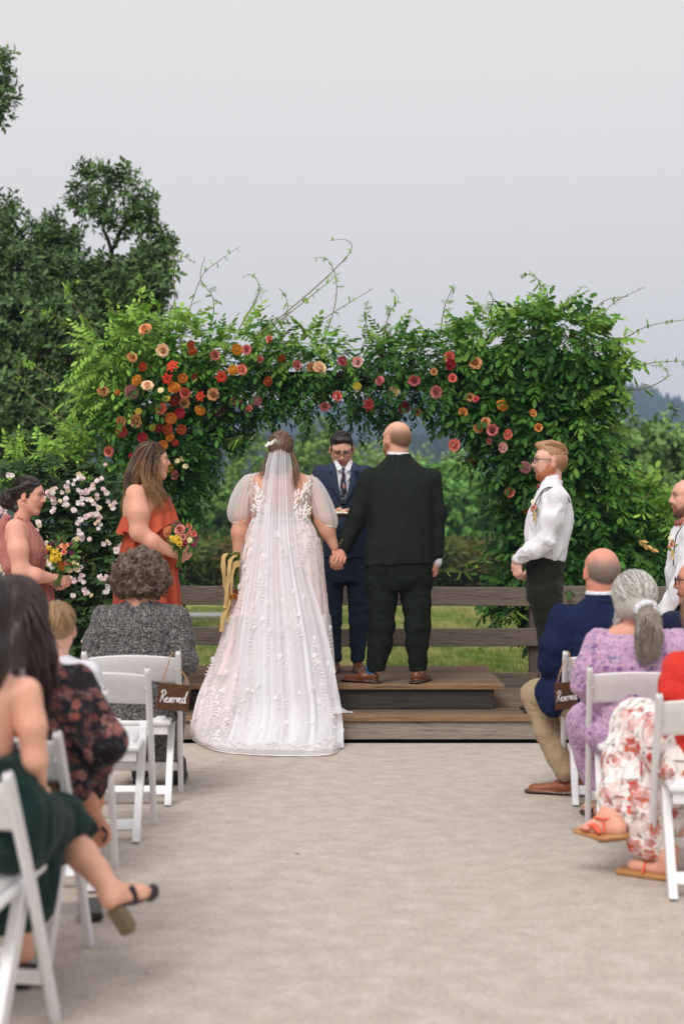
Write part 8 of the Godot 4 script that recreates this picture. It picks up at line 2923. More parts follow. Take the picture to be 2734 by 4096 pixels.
func make_blazer_man():
	rng.seed = 212
	var d := 7.5
	var o := thing("person", "seated bald man with grey fringe in a navy blazer and khaki trousers", "person", Vector3(P(2400, 2800, d).x, 0.0, -d))
	var skin := L(226, 160, 138)
	var navy := L(36, 46, 74)
	var s := sdf()
	s.stack([lev(2860, 2262, 2530, d, 0.17), lev(2760, 2256, 2536, d, 0.175), lev(2660, 2252, 2542, d, 0.17), lev(2560, 2246, 2546, d, 0.16), lev(2480, 2240, 2548, d, 0.14), lev(2440, 2262, 2530, d, 0.115), lev(2412, 2312, 2480, d, 0.095), lev(2390, 2332, 2462, d, 0.08)], Vector3.FORWARD, navy, 0.04, 2.2)
	s.chain([P(2250, 2474, d), P(2216, 2590, d - 0.02), P(2206, 2650, d), P(2222, 2720, d + 0.1)], [0.078, 0.074, 0.068, 0.056], navy, 0.04)
	s.chain([P(2540, 2474, d), P(2570, 2600, d), P(2540, 2720, d + 0.14)], [0.078, 0.072, 0.056], navy, 0.04)
	# jacket skirt fanned over the thigh
	s.chain([P(2268, 2740, d), P(2200, 2770, d + 0.06), P(2190, 2815, d + 0.04)], [0.085, 0.075, 0.05], navy, 0.05)
	s.chain([P(2240, 2800, d - 0.02), P(2214, 2835, d)], [0.08, 0.045], navy, 0.05)
	folds(s, 0.009, Vector3(6, 5, 6), 0.005, Vector3(13, 10, 13))
	cloth_of(s, 0.013, "blazer", o, "suit")
	s = sdf()
	var kh := L(176, 152, 124)
	s.chain([P(2300, 2810, d), P(2150, 2775, d + 0.24)], [0.105, 0.082], kh, 0.04)
	s.chain([P(2142, 2782, d + 0.25), P(2190, 2920, d + 0.16), P(2254, 3085, d + 0.1)], [0.08, 0.072, 0.058], kh, 0.03)
	s.chain([P(2440, 2830, d), P(2400, 2800, d + 0.42), P(2404, 3060, d + 0.42)], [0.1, 0.085, 0.055], kh, 0.03)
	s.clips = [[Vector3(0, 0.075, 0), Vector3(0, -1, 0)]]
	folds(s, 0.01, Vector3(7, 6, 7), 0.004, Vector3(16, 12, 16))
	cloth_of(s, 0.012, "trousers", o)
	for q in [[P(2318, 3110, d + 0.12), Vector3(-0.96, 0, -0.28)], [Vector3(P(2404, 3060, d + 0.42).x, 0, -d - 0.4), Vector3(-0.2, 0, -1)]]:
		s = sdf()
		var hl: Vector3 = q[0]
		hl.y = 0.004
		shoe(s, hl, hl + (q[1] as Vector3).normalized() * 0.285, 0.048, 0.09, L(138, 74, 44), L(66, 44, 34))
		cloth_of(s, 0.008, "shoe", o, "leather")
	var mb := MB.new()
	var hc := P(2402, 2288, d)
	var fw := Vector3(-0.22, 0, -0.97)
	head(mb, hc, fw, Vector3.UP, 1.04, P(2398, 2385, d), 0.072, skin, {"back": true, "wide": 1.08, "hue": 0.07, "fringe": L(136, 122, 112)})
	s = sdf()
	s.chain([P(2398, 2430, d), P(2396, 2600, d), P(2398, 2830, d)], [0.05, 0.13, 0.14], skin, 0.05)
	s.chain([P(2300, 2810, d), P(2150, 2775, d + 0.24), P(2248, 3075, d + 0.1)], [0.085, 0.062, 0.04], skin, 0.03)
	s.chain([P(2440, 2830, d), P(2400, 2800, d + 0.42), P(2404, 3080, d + 0.42)], [0.085, 0.065, 0.04], skin, 0.03)
	s.chain([P(2250, 2474, d), P(2208, 2640, d - 0.01), P(2240, 2760, d + 0.16)], [0.06, 0.05, 0.034], skin, 0.03)
	s.chain([P(2540, 2474, d), P(2570, 2600, d), P(2520, 2750, d + 0.2)], [0.06, 0.05, 0.034], skin, 0.03)
	s.build(mb, 0.022)
	for e in [-1, 1]:
		s = sdf()
		hand(s, P(2242, 2764, d + 0.19) if e < 0 else P(2514, 2756, d + 0.22), Vector3(-0.4 * e, -0.1, -0.9), Vector3(0, -1, 0), -1.0 * e, 0.5, skin, 1.05)
		s.build(mb, 0.006)
	put("body", mb.mesh(o.position), M.skin, o)
	s = sdf()
	s.stack([lev(2395, 2338, 2462, d - 0.004, 0.09), lev(2352, 2342, 2458, d - 0.008, 0.088)], Vector3.FORWARD, L(238, 238, 242), 0.004)
	s.clips = [[P(2400, 2356, d), Vector3(-0.06, 1, 0.12).normalized()]]
	cloth_of(s, 0.01, "shirt_collar", o)
	s = sdf()
	s.stack([lev(2412, 2326, 2472, d, 0.1), lev(2370, 2342, 2458, d - 0.006, 0.088)], Vector3.FORWARD, navy, 0.004)
	cloth_of(s, 0.01, "blazer_collar", o)

func make_ponytail_woman():
	rng.seed = 213
	var d := 6.68
	var o := thing("person", "seated woman with a long grey ponytail and a pink and purple paisley dress", "person", Vector3(P(2540, 2850, d).x, 0.0, -d))
	var skin := L(226, 170, 148)
	var wt := Color.WHITE
	var s := sdf()
	s.stack([lev(2990, 2372, 2720, d, 0.18), lev(2880, 2376, 2716, d, 0.185), lev(2780, 2384, 2720, d, 0.17), lev(2660, 2378, 2726, d, 0.16), lev(2580, 2376, 2728, d, 0.14), lev(2545, 2400, 2706, d, 0.115), lev(2522, 2444, 2664, d, 0.088)], Vector3.FORWARD, wt, 0.05, 2.3)
	s.chain([P(2394, 2574, d), P(2350, 2680, d), P(2338, 2735, d + 0.01), P(2366, 2800, d + 0.12)], [0.074, 0.068, 0.06, 0.045], wt, 0.04)
	s.chain([P(2708, 2574, d), P(2752, 2690, d), P(2720, 2800, d + 0.12)], [0.074, 0.066, 0.048], wt, 0.04)
	folds(s, 0.012, Vector3(6, 5, 6), 0.005, Vector3(14, 10, 14))
	cloth_of(s, 0.012, "dress_top", o, "paisley_print")
	s = sdf()
	s.chain([P(2440, 2930, d), P(2360, 2900, d + 0.34)], [0.12, 0.115], wt, 0.05)
	s.chain([P(2640, 2930, d), P(2580, 2890, d + 0.42)], [0.12, 0.115], wt, 0.05)
	s.chain([P(2356, 2910, d + 0.36), P(2376, 3020, d + 0.34), P(2410, 3150, d + 0.3)], [0.11, 0.095, 0.075], wt, 0.05)
	s.chain([P(2580, 2900, d + 0.42), P(2550, 3050, d + 0.36), P(2520, 3160, d + 0.34)], [0.11, 0.1, 0.085], wt, 0.06)
	folds(s, 0.016, Vector3(9, 4, 9))
	cloth_of(s, 0.014, "dress_skirt", o, "paisley_print")
	var mb := MB.new()
	var hc := P(2528, 2398, d)
	var fw := Vector3(-0.3, 0, -0.95)
	head(mb, hc, fw, Vector3.UP, 1.0, P(2522, 2535, d), 0.06, skin, {"back": true})
	s = sdf()
	s.ell(P(2530, 2545, d), Basis(), Vector3(0.13, 0.05, 0.085), skin, 0.05)
	s.chain([P(2526, 2545, d), P(2540, 2700, d), P(2540, 2900, d)], [0.09, 0.13, 0.14], skin, 0.05)
	s.chain([P(2394, 2574, d), P(2340, 2735, d), P(2374, 2815, d + 0.16)], [0.06, 0.05, 0.034], skin, 0.03)
	s.chain([P(2708, 2574, d), P(2752, 2690, d), P(2716, 2810, d + 0.16)], [0.06, 0.05, 0.034], skin, 0.03)
	s.chain([P(2440, 2930, d), P(2360, 2905, d + 0.36), P(2404, 3200, d + 0.28)], [0.1, 0.075, 0.04], skin, 0.04)
	s.chain([P(2640, 2930, d), P(2580, 2895, d + 0.42), P(2520, 3190, d + 0.34)], [0.1, 0.075, 0.04], skin, 0.04)
	var ft := P(2404, 3200, d + 0.28)
	s.cone(Vector3(ft.x, 0.05, ft.z), Vector3(ft.x - 0.04, 0.035, ft.z - 0.16), 0.035, 0.03, skin, 0.03)
	s.build(mb, 0.018)
	for e in [-1, 1]:
		s = sdf()
		hand(s, P(2378, 2820, d + 0.19) if e < 0 else P(2712, 2815, d + 0.19), Vector3(-0.4 * e, -0.1, -0.9), Vector3(0, -1, 0), -1.0 * e, 0.5, skin, 1.0)
		s.build(mb, 0.006)
	put("body", mb.mesh(o.position), M.skin, o)
	mb = MB.new()
	mb.box(Transform3D(Basis(Vector3.UP, 0.2), Vector3(ft.x - 0.015, 0.012, ft.z - 0.07)), Vector3(0.085, 0.022, 0.25), L(34, 30, 30), 0.008)
	put("sandal_sole", mb.mesh(o.position), M.leather, o)
	for k in 2:
		mb = MB.new()
		mb.tube([Vector3(ft.x - 0.06, 0.02, ft.z - 0.02 - 0.09 * k), Vector3(ft.x - 0.02, 0.09 - 0.025 * k, ft.z - 0.02 - 0.09 * k), Vector3(ft.x + 0.04, 0.02, ft.z - 0.02 - 0.09 * k)], [0.009], 6, [L(30, 28, 28)], 0.5)
		put("sandal_strap", mb.mesh(o.position), M.leather, o)
	# silver hair drawn to a scrunchie
	var c1 := L(176, 170, 162)
	var c2 := L(206, 202, 196)
	var c3 := L(128, 118, 108)
	var B := frame(fw, Vector3.UP)
	s = sdf()
	s.ell(hc + B.y * 0.035 - B.z * 0.012, B, Vector3(0.1, 0.105, 0.112), c1, 0.02)
	s.ell(P(2526, 2432, d - 0.03), Basis(), Vector3(0.08, 0.064, 0.07), c1, 0.04)
	s.cone(P(2550, 2430, d - 0.09), P(2578, 2432, d - 0.118), 0.05, 0.03, c1, 0.04)
	s.clips = [[hc + B.z * 0.06 + B.y * 0.02, (B.z - B.y * 0.4).normalized()]]
	folds(s, 0.004, Vector3(40, 16, 40))
	s.hue = 0.2
	mb = MB.new()
	s.build(mb, 0.009)
	s = sdf()
	s.chain([P(2580, 2434, d - 0.125), P(2590, 2480, d - 0.17), P(2596, 2540, d - 0.185), P(2590, 2600, d - 0.185), P(2580, 2650, d - 0.18)], [0.028, 0.052, 0.06, 0.05, 0.018], c3, 0.03, Vector3.BACK, 0.7)
	folds(s, 0.012, Vector3(30, 7, 30))
	s.hue = 0.25
	s.build(mb, 0.008)
	var tie_at := P(2578, 2432, d - 0.125)
	var hcen := hc + B.y * 0.035 - B.z * 0.012
	var td := (B.transposed() * (tie_at - hcen)) / Vector3(0.1, 0.105, 0.112)
	var ends := []
	for i in 26:
		var a := TAU * i / 26.0
		ends.append(Vector3(cos(a) * 0.9, sin(a) * 0.95 + 0.05, 0.4 if sin(a) > -0.3 else -0.25))
	cap_strands(mb, hcen, B, Vector3(0.101, 0.106, 0.114), td.normalized(), ends, 900, 0.0018, [c1, c2, c2, c3, c1, V(c2, 1.1)], 0.005)
	strands(mb, [PP([[2578, 2440, d - 0.13], [2570, 2490, d - 0.2], [2562, 2560, d - 0.215], [2560, 2650, d - 0.2]]), PP([[2580, 2440, d - 0.13], [2596, 2490, d - 0.215], [2606, 2560, d - 0.225], [2590, 2664, d - 0.21]]), PP([[2582, 2440, d - 0.13], [2612, 2500, d - 0.2], [2626, 2570, d - 0.205], [2614, 2640, d - 0.2]])], 60, 0.022, 0.0032, [c3, c1, c1, c3], 0.016, 14, 1.3)
	strands(mb, [PP([[2470, 2420, d - 0.02], [2462, 2470, d - 0.02], [2456, 2510, d]]), PP([[2480, 2430, d - 0.03], [2476, 2480, d - 0.03], [2450, 2516, d]])], 14, 0.014, 0.0018, [c2], 0.012)
	put("hair", mb.mesh(o.position), M.hair, o)
	mb = MB.new()
	var ring := []
	for i in 25:
		var a := TAU * i / 24
		ring.append(tie_at + Vector3(cos(a) * 0.042, sin(a) * 0.022 + cos(a) * 0.008, 0.01 + 0.012 * sin(a * 7.0)))
	mb.tube(ring, [0.014, 0.016, 0.013, 0.017], 7, [L(236, 236, 240)])
	put("scrunchie", mb.mesh(o.position), M.cloth, o)
	mb = MB.new()
	mb.ball(Transform3D(Basis().scaled(Vector3.ONE * 0.005), P(2474, 2478, d - 0.02)), L(160, 200, 160), 7, 5)
	put("earring", mb.mesh(o.position), M.gold, o)

func make_coral_woman():
	rng.seed = 214
	var d := 5.7
	var o := thing("person", "woman in a coral red top and white floral skirt at the right edge", "person", Vector3(P(2790, 2900, d).x, 0.0, -d))
	var skin := L(228, 172, 150)
	var coral := L(226, 66, 54)
	var s := sdf()
	s.stack([lev(3060, 2668, 2990, d, 0.17), lev(2960, 2664, 2990, d, 0.17), lev(2840, 2672, 2990, d, 0.155), lev(2740, 2676, 2996, d, 0.14), lev(2660, 2690, 2980, d, 0.12), lev(2620, 2730, 2940, d, 0.1), lev(2590, 2776, 2890, d, 0.075)], Vector3.FORWARD, coral, 0.05, 2.3)
	s.chain([P(2708, 2672, d), P(2690, 2760, d - 0.01), P(2696, 2880, d + 0.02), P(2730, 2990, d + 0.15)], [0.066, 0.06, 0.055, 0.045], coral, 0.04)
	s.chain([P(2970, 2672, d), P(3010, 2830, d), P(2960, 2970, d + 0.15)], [0.066, 0.058, 0.045], coral, 0.04)
	folds(s, 0.012, Vector3(6, 5, 6), 0.004, Vector3(14, 10, 14))
	cloth_of(s, 0.013, "top", o)
	s = sdf()
	var wt := Color.WHITE
	s.chain([P(2760, 3040, d), P(2570, 2930, d + 0.42)], [0.14, 0.13], wt, 0.06)
	s.chain([P(2920, 3040, d), P(2760, 2950, d + 0.46)], [0.14, 0.13], wt, 0.06)
	s.chain([P(2562, 2935, d + 0.42), P(2530, 3060, d + 0.34), P(2478, 3180, d + 0.26), P(2480, 3230, d + 0.22)], [0.13, 0.125, 0.085, 0.065], wt, 0.06)
	s.chain([P(2640, 2990, d + 0.4), P(2610, 3200, d + 0.25), P(2600, 3380, d + 0.2)], [0.13, 0.13, 0.085], wt, 0.08)
	s.chain([P(2560, 3100, d + 0.3), P(2580, 3260, d + 0.2), P(2590, 3330, d + 0.18)], [0.1, 0.09, 0.06], wt, 0.08)
	s.clips = [[Vector3(0, 0.085, 0), Vector3(0, -1, 0)]]
	folds(s, 0.022, Vector3(8, 3.4, 8), 0.006, Vector3(17, 10, 17))
	cloth_of(s, 0.013, "skirt", o, "coral_floral_print")
	var mb := MB.new()
	var pipe := []
	for q in [[2640, 2872, -0.06], [2590, 2935, 0.22], [2566, 3000, 0.19], [2560, 3100, 0.13]]:
		pipe.append(P(q[0], q[1], d + q[2]))
	mb.tube(spline(pipe, 14), [0.004], 5, [L(206, 40, 84)])
	put("piping", mb.mesh(o.position), M.cloth, o)
	mb = MB.new()
	s = sdf()
	s.chain([P(2830, 2590, d), P(2830, 2800, d), P(2830, 3030, d)], [0.07, 0.12, 0.13], skin, 0.05)
	s.chain([P(2708, 2672, d), P(2696, 2880, d + 0.02), P(2745, 3010, d + 0.2)], [0.05, 0.042, 0.03], skin, 0.03)
	s.chain([P(2970, 2672, d), P(3010, 2830, d), P(2945, 2985, d + 0.2)], [0.05, 0.042, 0.03], skin, 0.03)
	var an := P(2440, 3262, d + 0.2)
	s.chain([P(2760, 3040, d), P(2562, 2940, d + 0.42), an], [0.1, 0.07, 0.04], skin, 0.04)
	s.cone(an, P(2470, 3312, d + 0.14), 0.04, 0.033, skin, 0.03)
	s.cone(an + Vector3(-0.005, -0.015, 0), P(2352, 3310, d + 0.2), 0.034, 0.024, skin, 0.04)
	s.cone(P(2470, 3314, d + 0.14), P(2360, 3320, d + 0.2), 0.028, 0.024, skin, 0.02)
	for i in 5:
		s.cone(P(2350, 3312, d + 0.235 - i * 0.018), P(2312 + i * 5, 3312, d + 0.25 - i * 0.02), 0.011, 0.0105 if i == 4 else 0.009, L(232, 164, 146), 0.005)
	s.chain([P(2920, 3040, d), P(2760, 2960, d + 0.46), Vector3(P(2650, 3400, d + 0.2).x, 0.09, -d - 0.12)], [0.1, 0.07, 0.04], skin, 0.04)
	var f2 := Vector3(P(2650, 3400, d + 0.2).x, 0.045, -d - 0.12)
	s.cone(f2, f2 + Vector3(-0.12, -0.005, -0.08), 0.034, 0.028, skin, 0.03)
	s.build(mb, 0.009)
	head(mb, P(2826, 2470, d), Vector3(-0.3, 0, -0.95), Vector3.UP, 1.0, P(2830, 2600, d), 0.056, skin, {"back": true, "cell": 0.012})
	for e in [-1, 1]:
		s = sdf()
		hand(s, P(2750, 3014, d + 0.22) if e < 0 else P(2940, 2990, d + 0.22), Vector3(-0.5 * e, -0.1, -0.85), Vector3(0, -1, 0), -1.0 * e, 0.5, skin, 0.98)
		s.build(mb, 0.006)
	put("body", mb.mesh(o.position), M.skin, o)
	# sandals: cork sole and orange straps
	var so := L(178, 126, 74)
	var st := L(226, 92, 58)
	s = sdf()
	s.cone(P(2482, 3340, d + 0.14), P(2400, 3346, d + 0.17), 0.036, 0.04, so, 0.02, Vector3(0, 1, 0), 0.4)
	s.cone(P(2400, 3346, d + 0.17), P(2318, 3328, d + 0.22), 0.042, 0.036, so, 0.02, Vector3(0.2, 1, 0), 0.32)
	s.cone(P(2476, 3346, d + 0.14), P(2420, 3352, d + 0.16), 0.03, 0.03, V(so, 0.8), 0.02, Vector3(0, 1, 0), 0.6)
	cloth_of(s, 0.007, "sandal", o, "leather")
	mb = MB.new()
	mb.tube(spline([P(2344, 3326, d + 0.17), P(2352, 3298, d + 0.18), P(2394, 3326, d + 0.13)], 10), [0.010], 6, [st], 0.4, Vector3(0, 0, 1))
	mb.tube(spline([P(2346, 3300, d + 0.2), P(2372, 3300, d + 0.16), P(2396, 3330, d + 0.125)], 10), [0.010], 6, [st], 0.4, Vector3(0, 0, 1))
	mb.tube(spline([P(2376, 3268, d + 0.19), P(2408, 3276, d + 0.155), P(2446, 3272, d + 0.15)], 10), [0.009], 6, [st], 0.5, Vector3(0, 0, 1))
	mb.tube(spline([P(2408, 3276, d + 0.155), P(2412, 3300, d + 0.14), P(2413, 3330, d + 0.125)], 8), [0.009], 6, [st], 0.5, Vector3(0, 0, 1))
	put("sandal_strap", mb.mesh(o.position), M.leather, o)
	mb = MB.new()
	mb.box(Transform3D(Basis(Vector3.UP, 0.98), f2 + Vector3(-0.07, -0.033, -0.045)), Vector3(0.09, 0.024, 0.26), so, 0.008)
	put("sandal_sole", mb.mesh(o.position), M.leather, o)
	mb = MB.new()
	mb.tube(spline([f2 + Vector3(-0.1, -0.02, -0.01), f2 + Vector3(-0.07, 0.032, -0.05), f2 + Vector3(-0.05, -0.02, -0.09)], 8), [0.010], 6, [st], 0.5)
	put("sandal_strap", mb.mesh(o.position), M.leather, o)
	s = sdf()
	s.ell(P(2828, 2450, d - 0.015), Basis(), Vector3(0.105, 0.12, 0.112), L(120, 90, 66), 0.02)
	s.cone(P(2830, 2480, d - 0.03), P(2834, 2560, d - 0.04), 0.09, 0.06, L(120, 90, 66), 0.04)
	folds(s, 0.012, Vector3.ONE * 20)
	cloth_of(s, 0.014, "hair", o, "hair")

func make_edge_man():
	rng.seed = 215
	var d := 7.5
	var o := thing("person", "man with glasses and a navy jacket just cut by the right edge", "person", Vector3(P(2830, 2800, d).x, 0.0, -d))
	var skin := L(214, 156, 132)
	var navy := L(34, 42, 64)
	var s := sdf()
	s.stack([lev(2860, 2690, 2960, d, 0.17), lev(2700, 2682, 2966, d, 0.17), lev(2560, 2676, 2976, d, 0.16), lev(2500, 2680, 2972, d, 0.14), lev(2466, 2704, 2950, d, 0.115), lev(2436, 2760, 2890, d, 0.08)], Vector3.FORWARD, navy, 0.05, 2.3)
	s.chain([P(2690, 2500, d), P(2668, 2640, d), P(2700, 2740, d + 0.14)], [0.078, 0.07, 0.056], navy, 0.04)
	s.chain([P(2966, 2500, d), P(2990, 2640, d), P(2950, 2740, d + 0.14)], [0.078, 0.07, 0.056], navy, 0.04)
	folds(s, 0.008, Vector3(6, 5, 6))
	cloth_of(s, 0.016, "jacket", o)
	s = sdf()
	for e in [-1, 1]:
		s.chain([Vector3(o.position.x + e * 0.1, 0.54, -d), Vector3(o.position.x + e * 0.12, 0.53, -d - 0.45), Vector3(o.position.x + e * 0.12, 0.12, -d - 0.45)], [0.1, 0.085, 0.06], L(200, 186, 156), 0.03)
	cloth_of(s, 0.022, "trousers", o)
	for e in [-1, 1]:
		s = sdf()
		var hl := Vector3(o.position.x + e * 0.12, 0.004, -d - 0.42)
		shoe(s, hl, hl + Vector3(0, 0, -0.27), 0.046, 0.085, L(70, 46, 34), L(40, 30, 26))
		cloth_of(s, 0.014, "shoe", o, "leather")
	var mb := MB.new()
	var hc := P(2784, 2332, d)
	var fw := Vector3(-0.93, 0, -0.2)
	head(mb, hc, fw, Vector3.UP, 1.03, P(2826, 2450, d), 0.064, skin, {"brow": L(110, 84, 66), "hue": 0.08})
	s = sdf()
	s.chain([P(2826, 2450, d), P(2826, 2650, d), P(2826, 2840, d)], [0.09, 0.13, 0.13], skin, 0.05)
	s.chain([P(2690, 2500, d), P(2668, 2640, d), P(2706, 2755, d + 0.2)], [0.06, 0.05, 0.034], skin, 0.03)
	s.chain([P(2966, 2500, d), P(2990, 2640, d), P(2944, 2755, d + 0.2)], [0.06, 0.05, 0.034], skin, 0.03)
	for e in [-1, 1]:
		s.chain([Vector3(o.position.x + e * 0.1, 0.54, -d), Vector3(o.position.x + e * 0.12, 0.53, -d - 0.45), Vector3(o.position.x + e * 0.12, 0.1, -d - 0.45)], [0.085, 0.065, 0.04], skin, 0.03)
	s.build(mb, 0.024)
	for e in [-1, 1]:
		s = sdf()
		hand(s, P(2708, 2760, d + 0.22) if e < 0 else P(2942, 2760, d + 0.22), Vector3(-0.4 * e, -0.1, -0.9), Vector3(0, -1, 0), -1.0 * e, 0.5, skin, 1.03)
		s.build(mb, 0.007)
	put("body", mb.mesh(o.position), M.skin, o)
	var B := frame(fw, Vector3.UP)
	s = sdf()
	s.ell(hc + B.y * 0.04 - B.z * 0.02, B, Vector3(0.083, 0.09, 0.102), L(110, 84, 64), 0.02)
	s.clips = [[hc + B.z * 0.05 + B.y * 0.05, (B.z - B.y * 0.6).normalized()], [hc - B.y * 0.02, (-B.y + B.z * 0.6).normalized()]]
	folds(s, 0.004, Vector3.ONE * 36)
	cloth_of(s, 0.008, "hair", o, "hair")
	mb = MB.new()
	glasses(mb, hc, fw, Vector3.UP, 1.03, L(24, 24, 28), 0.003)
	put("glasses", mb.mesh(o.position), M.plain, o)

# ---------- signs, ribbon, scraps on the concrete
func script_word(b: MB, tf: Transform3D, k: float):
	# the word Reserved in brush handwriting: strokes as [x, y] in letter units
	var strokes := [
		[[0.10, 0.0], [0.16, 0.5], [0.24, 1.0]], [[0.02, 0.82], [0.2, 1.06], [0.42, 1.0], [0.44, 0.72], [0.24, 0.5], [0.36, 0.25], [0.52, -0.02]],
		[[0.52, 0.16], [0.68, 0.28], [0.68, 0.44], [0.56, 0.36], [0.56, 0.08], [0.7, 0.0], [0.82, 0.12]],
		[[0.82, 0.12], [0.94, 0.44], [0.96, 0.22], [0.94, 0.02], [0.82, 0.0]],
		[[0.94, 0.02], [1.06, 0.16], [1.2, 0.28], [1.2, 0.44], [1.09, 0.36], [1.09, 0.08], [1.22, 0.0], [1.32, 0.14]],
		[[1.32, 0.14], [1.38, 0.46], [1.38, 0.36], [1.5, 0.42], [1.52, 0.36]],
		[[1.54, 0.46], [1.6, 0.04], [1.72, 0.46]],
		[[1.72, 0.14], [1.88, 0.28], [1.88, 0.44], [1.77, 0.36], [1.77, 0.08], [1.9, 0.0], [2.0, 0.14]],
		[[2.26, 0.4], [2.14, 0.46], [2.04, 0.22], [2.12, 0.0], [2.24, 0.16], [2.38, 1.02]], [[2.38, 1.02], [2.28, 0.4], [2.32, 0.0], [2.4, 0.08]]]
	for s in strokes:
		var pts := []
		for q in s:
			pts.append(Vector3((q[0] - 1.2 + q[1] * 0.12) * k, (q[1] - 0.42) * k, 0))
		pts = spline(pts, 4 * s.size())
		var w := []
		for i in pts.size():
			var t: Vector3 = pts[mini(i + 1, pts.size() - 1)] - pts[maxi(i - 1, 0)]
			w.append(k * (0.034 + 0.022 * clampf(-t.normalized().y, 0, 1)))
			pts[i] = tf * pts[i]
		b.tube(pts, w, 6, [L(240, 240, 240)], 0.25, tf.basis.x, true)
func sign_board(label: String, at: Vector3, w: float, h: float, turn: Basis, hang: Array, k: float):
	var o := thing("reserved_sign", label, "sign", at, "Reserved signs hanging from the front chairs")
	o.basis = turn
	var b := MB.new()
	for i in 2:
		b.box(Transform3D(Basis(), Vector3(0, (i - 0.5) * h / 2.0, 0)), Vector3(w, h / 2.0 - 0.001, 0.014), L(104, 70, 48), 0.0015)
	put("board", b.mesh(), M.sign_wood, o)
	b = MB.new()
	script_word(b, Transform3D(Basis(Vector3.BACK, 0.03), Vector3(-0.002, -0.002, 0.0085)), k)
	put("lettering", b.mesh(), M.plain, o)
	b = MB.new()
	for s in hang:
		var pts := spline(s, 16)
		var loc := []
		for p in pts: loc.append(o.transform.affine_inverse() * (p as Vector3))
		for e in 2:
			var tw := []
			for i in loc.size():
				tw.append(loc[i] + Vector3(cos(i * 1.2 + e * PI), 0, sin(i * 1.2 + e * PI)) * 0.0017)
			b.tube(tw, [0.0022], 5, [L(190, 150, 104)])
	put("twine", b.mesh(), M.cloth, o)
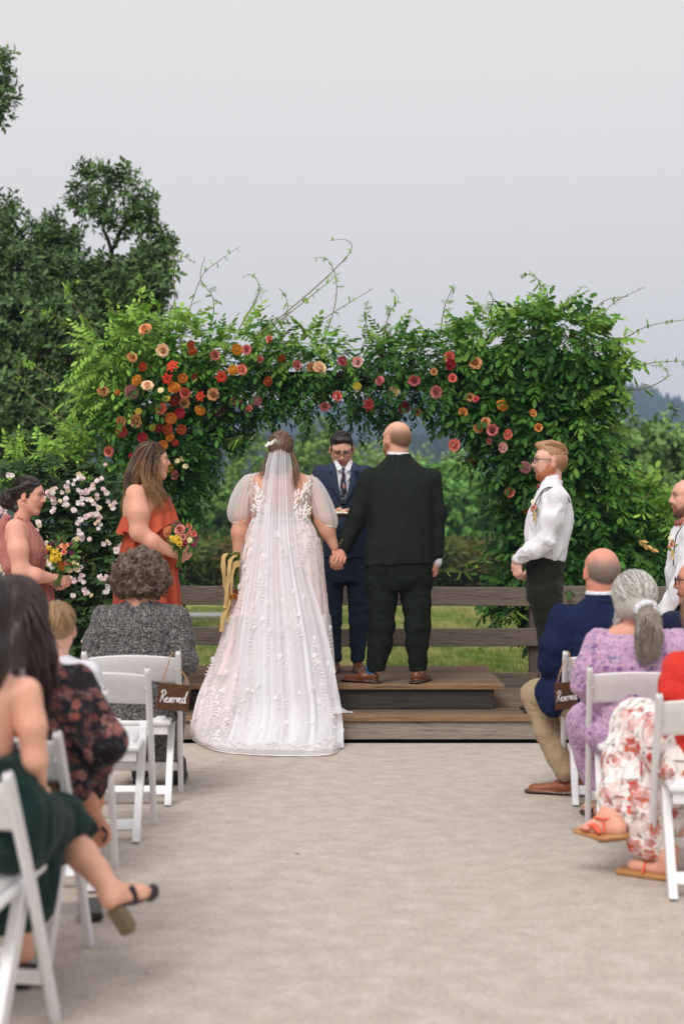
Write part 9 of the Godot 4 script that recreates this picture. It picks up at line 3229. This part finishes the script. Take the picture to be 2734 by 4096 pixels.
func make_small_things():
	# left sign: px corners about (636,2730) (764,2740) (744,2850) (626,2838)
	var dl := 7.30
	var c := P(694, 2789, dl)
	var bl := Basis(Vector3.UP, -0.1) * Basis(Vector3.BACK, -0.075)
	sign_board("brown wooden Reserved sign hanging on the left front chair", c, 0.165, 0.135, bl, [[P(647, 2732, dl), P(666, 2680, dl - 0.015), P(685, 2620, dl - 0.012), P(700, 2612, dl + 0.03)], [P(752, 2738, dl), P(738, 2700, dl + 0.03), P(722, 2680, dl + 0.05)]], 0.058)
	var dr := 7.26
	c = P(2262, 2783, dr)
	var br := Basis(Vector3.UP, 0.35) * Basis(Vector3.BACK, 0.03)
	sign_board("brown wooden Reserved sign hanging on the right front chair", c, 0.122, 0.138, br, [[P(2228, 2730, dr + 0.01), P(2238, 2690, dr), P(2256, 2640, dr + 0.02)], [P(2300, 2724, dr - 0.02), P(2290, 2680, dr - 0.02), P(2276, 2620, dr - 0.01), P(2268, 2606, dr + 0.03)]], 0.05)
	# the bride's bouquet: stems up, ribbon trailing
	var d := 9.8
	var nk := P(945, 2262, d)
	var o := thing("bridal_bouquet", "bride's bouquet hanging stems up with long mustard ribbons, at her left hand", "bouquet", nk)
	rng.seed = 301
	var b := MB.new()
	for i in 34:
		var a := P(930 + rf(0, 34), 2214 + rf(-8, 10), d + rf(-0.02, 0.02))
		var e := P(936 + rf(0, 20), 2345 + rf(0, 20), d + rf(-0.02, 0.02))
		b.tube([a - nk, Vector3(rf(-0.02, 0.02), 0, rf(-0.02, 0.02)), e - nk], [0.0035], 4, [V(L(90, 108, 50), rf(0.6, 1.3))])
		if i % 2 == 0: b.ball(Transform3D(Basis().scaled(Vector3.ONE * 0.0045), a - nk), L(206, 200, 120), 5, 4)
	put("stems", b.mesh(), M.leaf, o)
	b = MB.new()
	for i in 5:
		var at: Vector3 = [P(936, 2362, d), P(958, 2366, d), P(945, 2388, d), P(930, 2384, d - 0.03), P(960, 2392, d + 0.03)][i] - nk
		flower(b, ["rose", "dahlia", "rose", "dahlia", "rose"][i], at, Vector3(rf(-0.5, 0.5), -1, 0.4), 0.03, paint(["rust", "orange", "salmon", "golden", "dusky red"][i]), 80 + i)
	put("flowers", b.mesh(), M.petal, o)
	var mus := L(202, 172, 116)
	for r in [[[[938, 2218, -0.03], [905, 2214, -0.04], [893, 2240, -0.05], [896, 2300, -0.05], [905, 2360, -0.04], [912, 2420, -0.04], [892, 2470, -0.05], [886, 2526, -0.05]], 0.022], [[[942, 2222, -0.03], [922, 2240, -0.045], [916, 2290, -0.06], [908, 2350, -0.055], [902, 2420, -0.05], [900, 2432, -0.05]], 0.02], [[[946, 2258, -0.03], [930, 2290, -0.05], [926, 2340, -0.04], [922, 2400, -0.03], [912, 2450, -0.03], [911, 2488, -0.03]], 0.014], [[[960, 2254, -0.035], [946, 2256, -0.045], [930, 2262, -0.035]], 0.03]]:
		b = MB.new()
		var pts := []
		for q in r[0]: pts.append(P(q[0], q[1], d + q[2]) - nk)
		pts = spline(pts, 24)
		var rows := []
		for i in 24:
			var tw := 0.5 * sin(i * 0.5)
			var sd := Vector3(cos(tw), 0, sin(tw)) if r[0].size() > 3 else Vector3(0, 1, 0)
			var w: float = 0.72 * r[1] * (1.0 + 0.18 * sin(i * 1.7))
			rows.append([pts[i] - sd * w, pts[i] + Vector3(0, 0, 0.006 * sin(i * 0.9)), pts[i] + sd * w])
		b.sheet(rows, [mus])
		put("ribbon", b.mesh(), M.thin_cloth, o)
	# bits of petal and leaf on the concrete
	rng.seed = 302
	for q in [[898, 3050, "small dark leaf scrap on the concrete ahead of the left front chair"], [1180, 3418, "small dark leaf scrap alone in the middle of the aisle"], [587, 3894, "fallen pink petal on the concrete near the front left chair"]]:
		b = MB.new()
		leaflet(b, Vector3(0, 0.004, 0), Vector3(rf(-1, 1), 0.12, rf(-1, 1)), Vector3.UP, 0.022, 0.012, L(190, 110, 110) if (q[2] as String).contains("pink") else L(60, 48, 40))
		var sc := put("fallen_petal" if (q[2] as String).contains("pink") else "fallen_leaf", b.mesh(), M.petal, self, G(q[0], q[1], 0.0))
		tag(sc, q[2], "petal" if (q[2] as String).contains("pink") else "leaf")
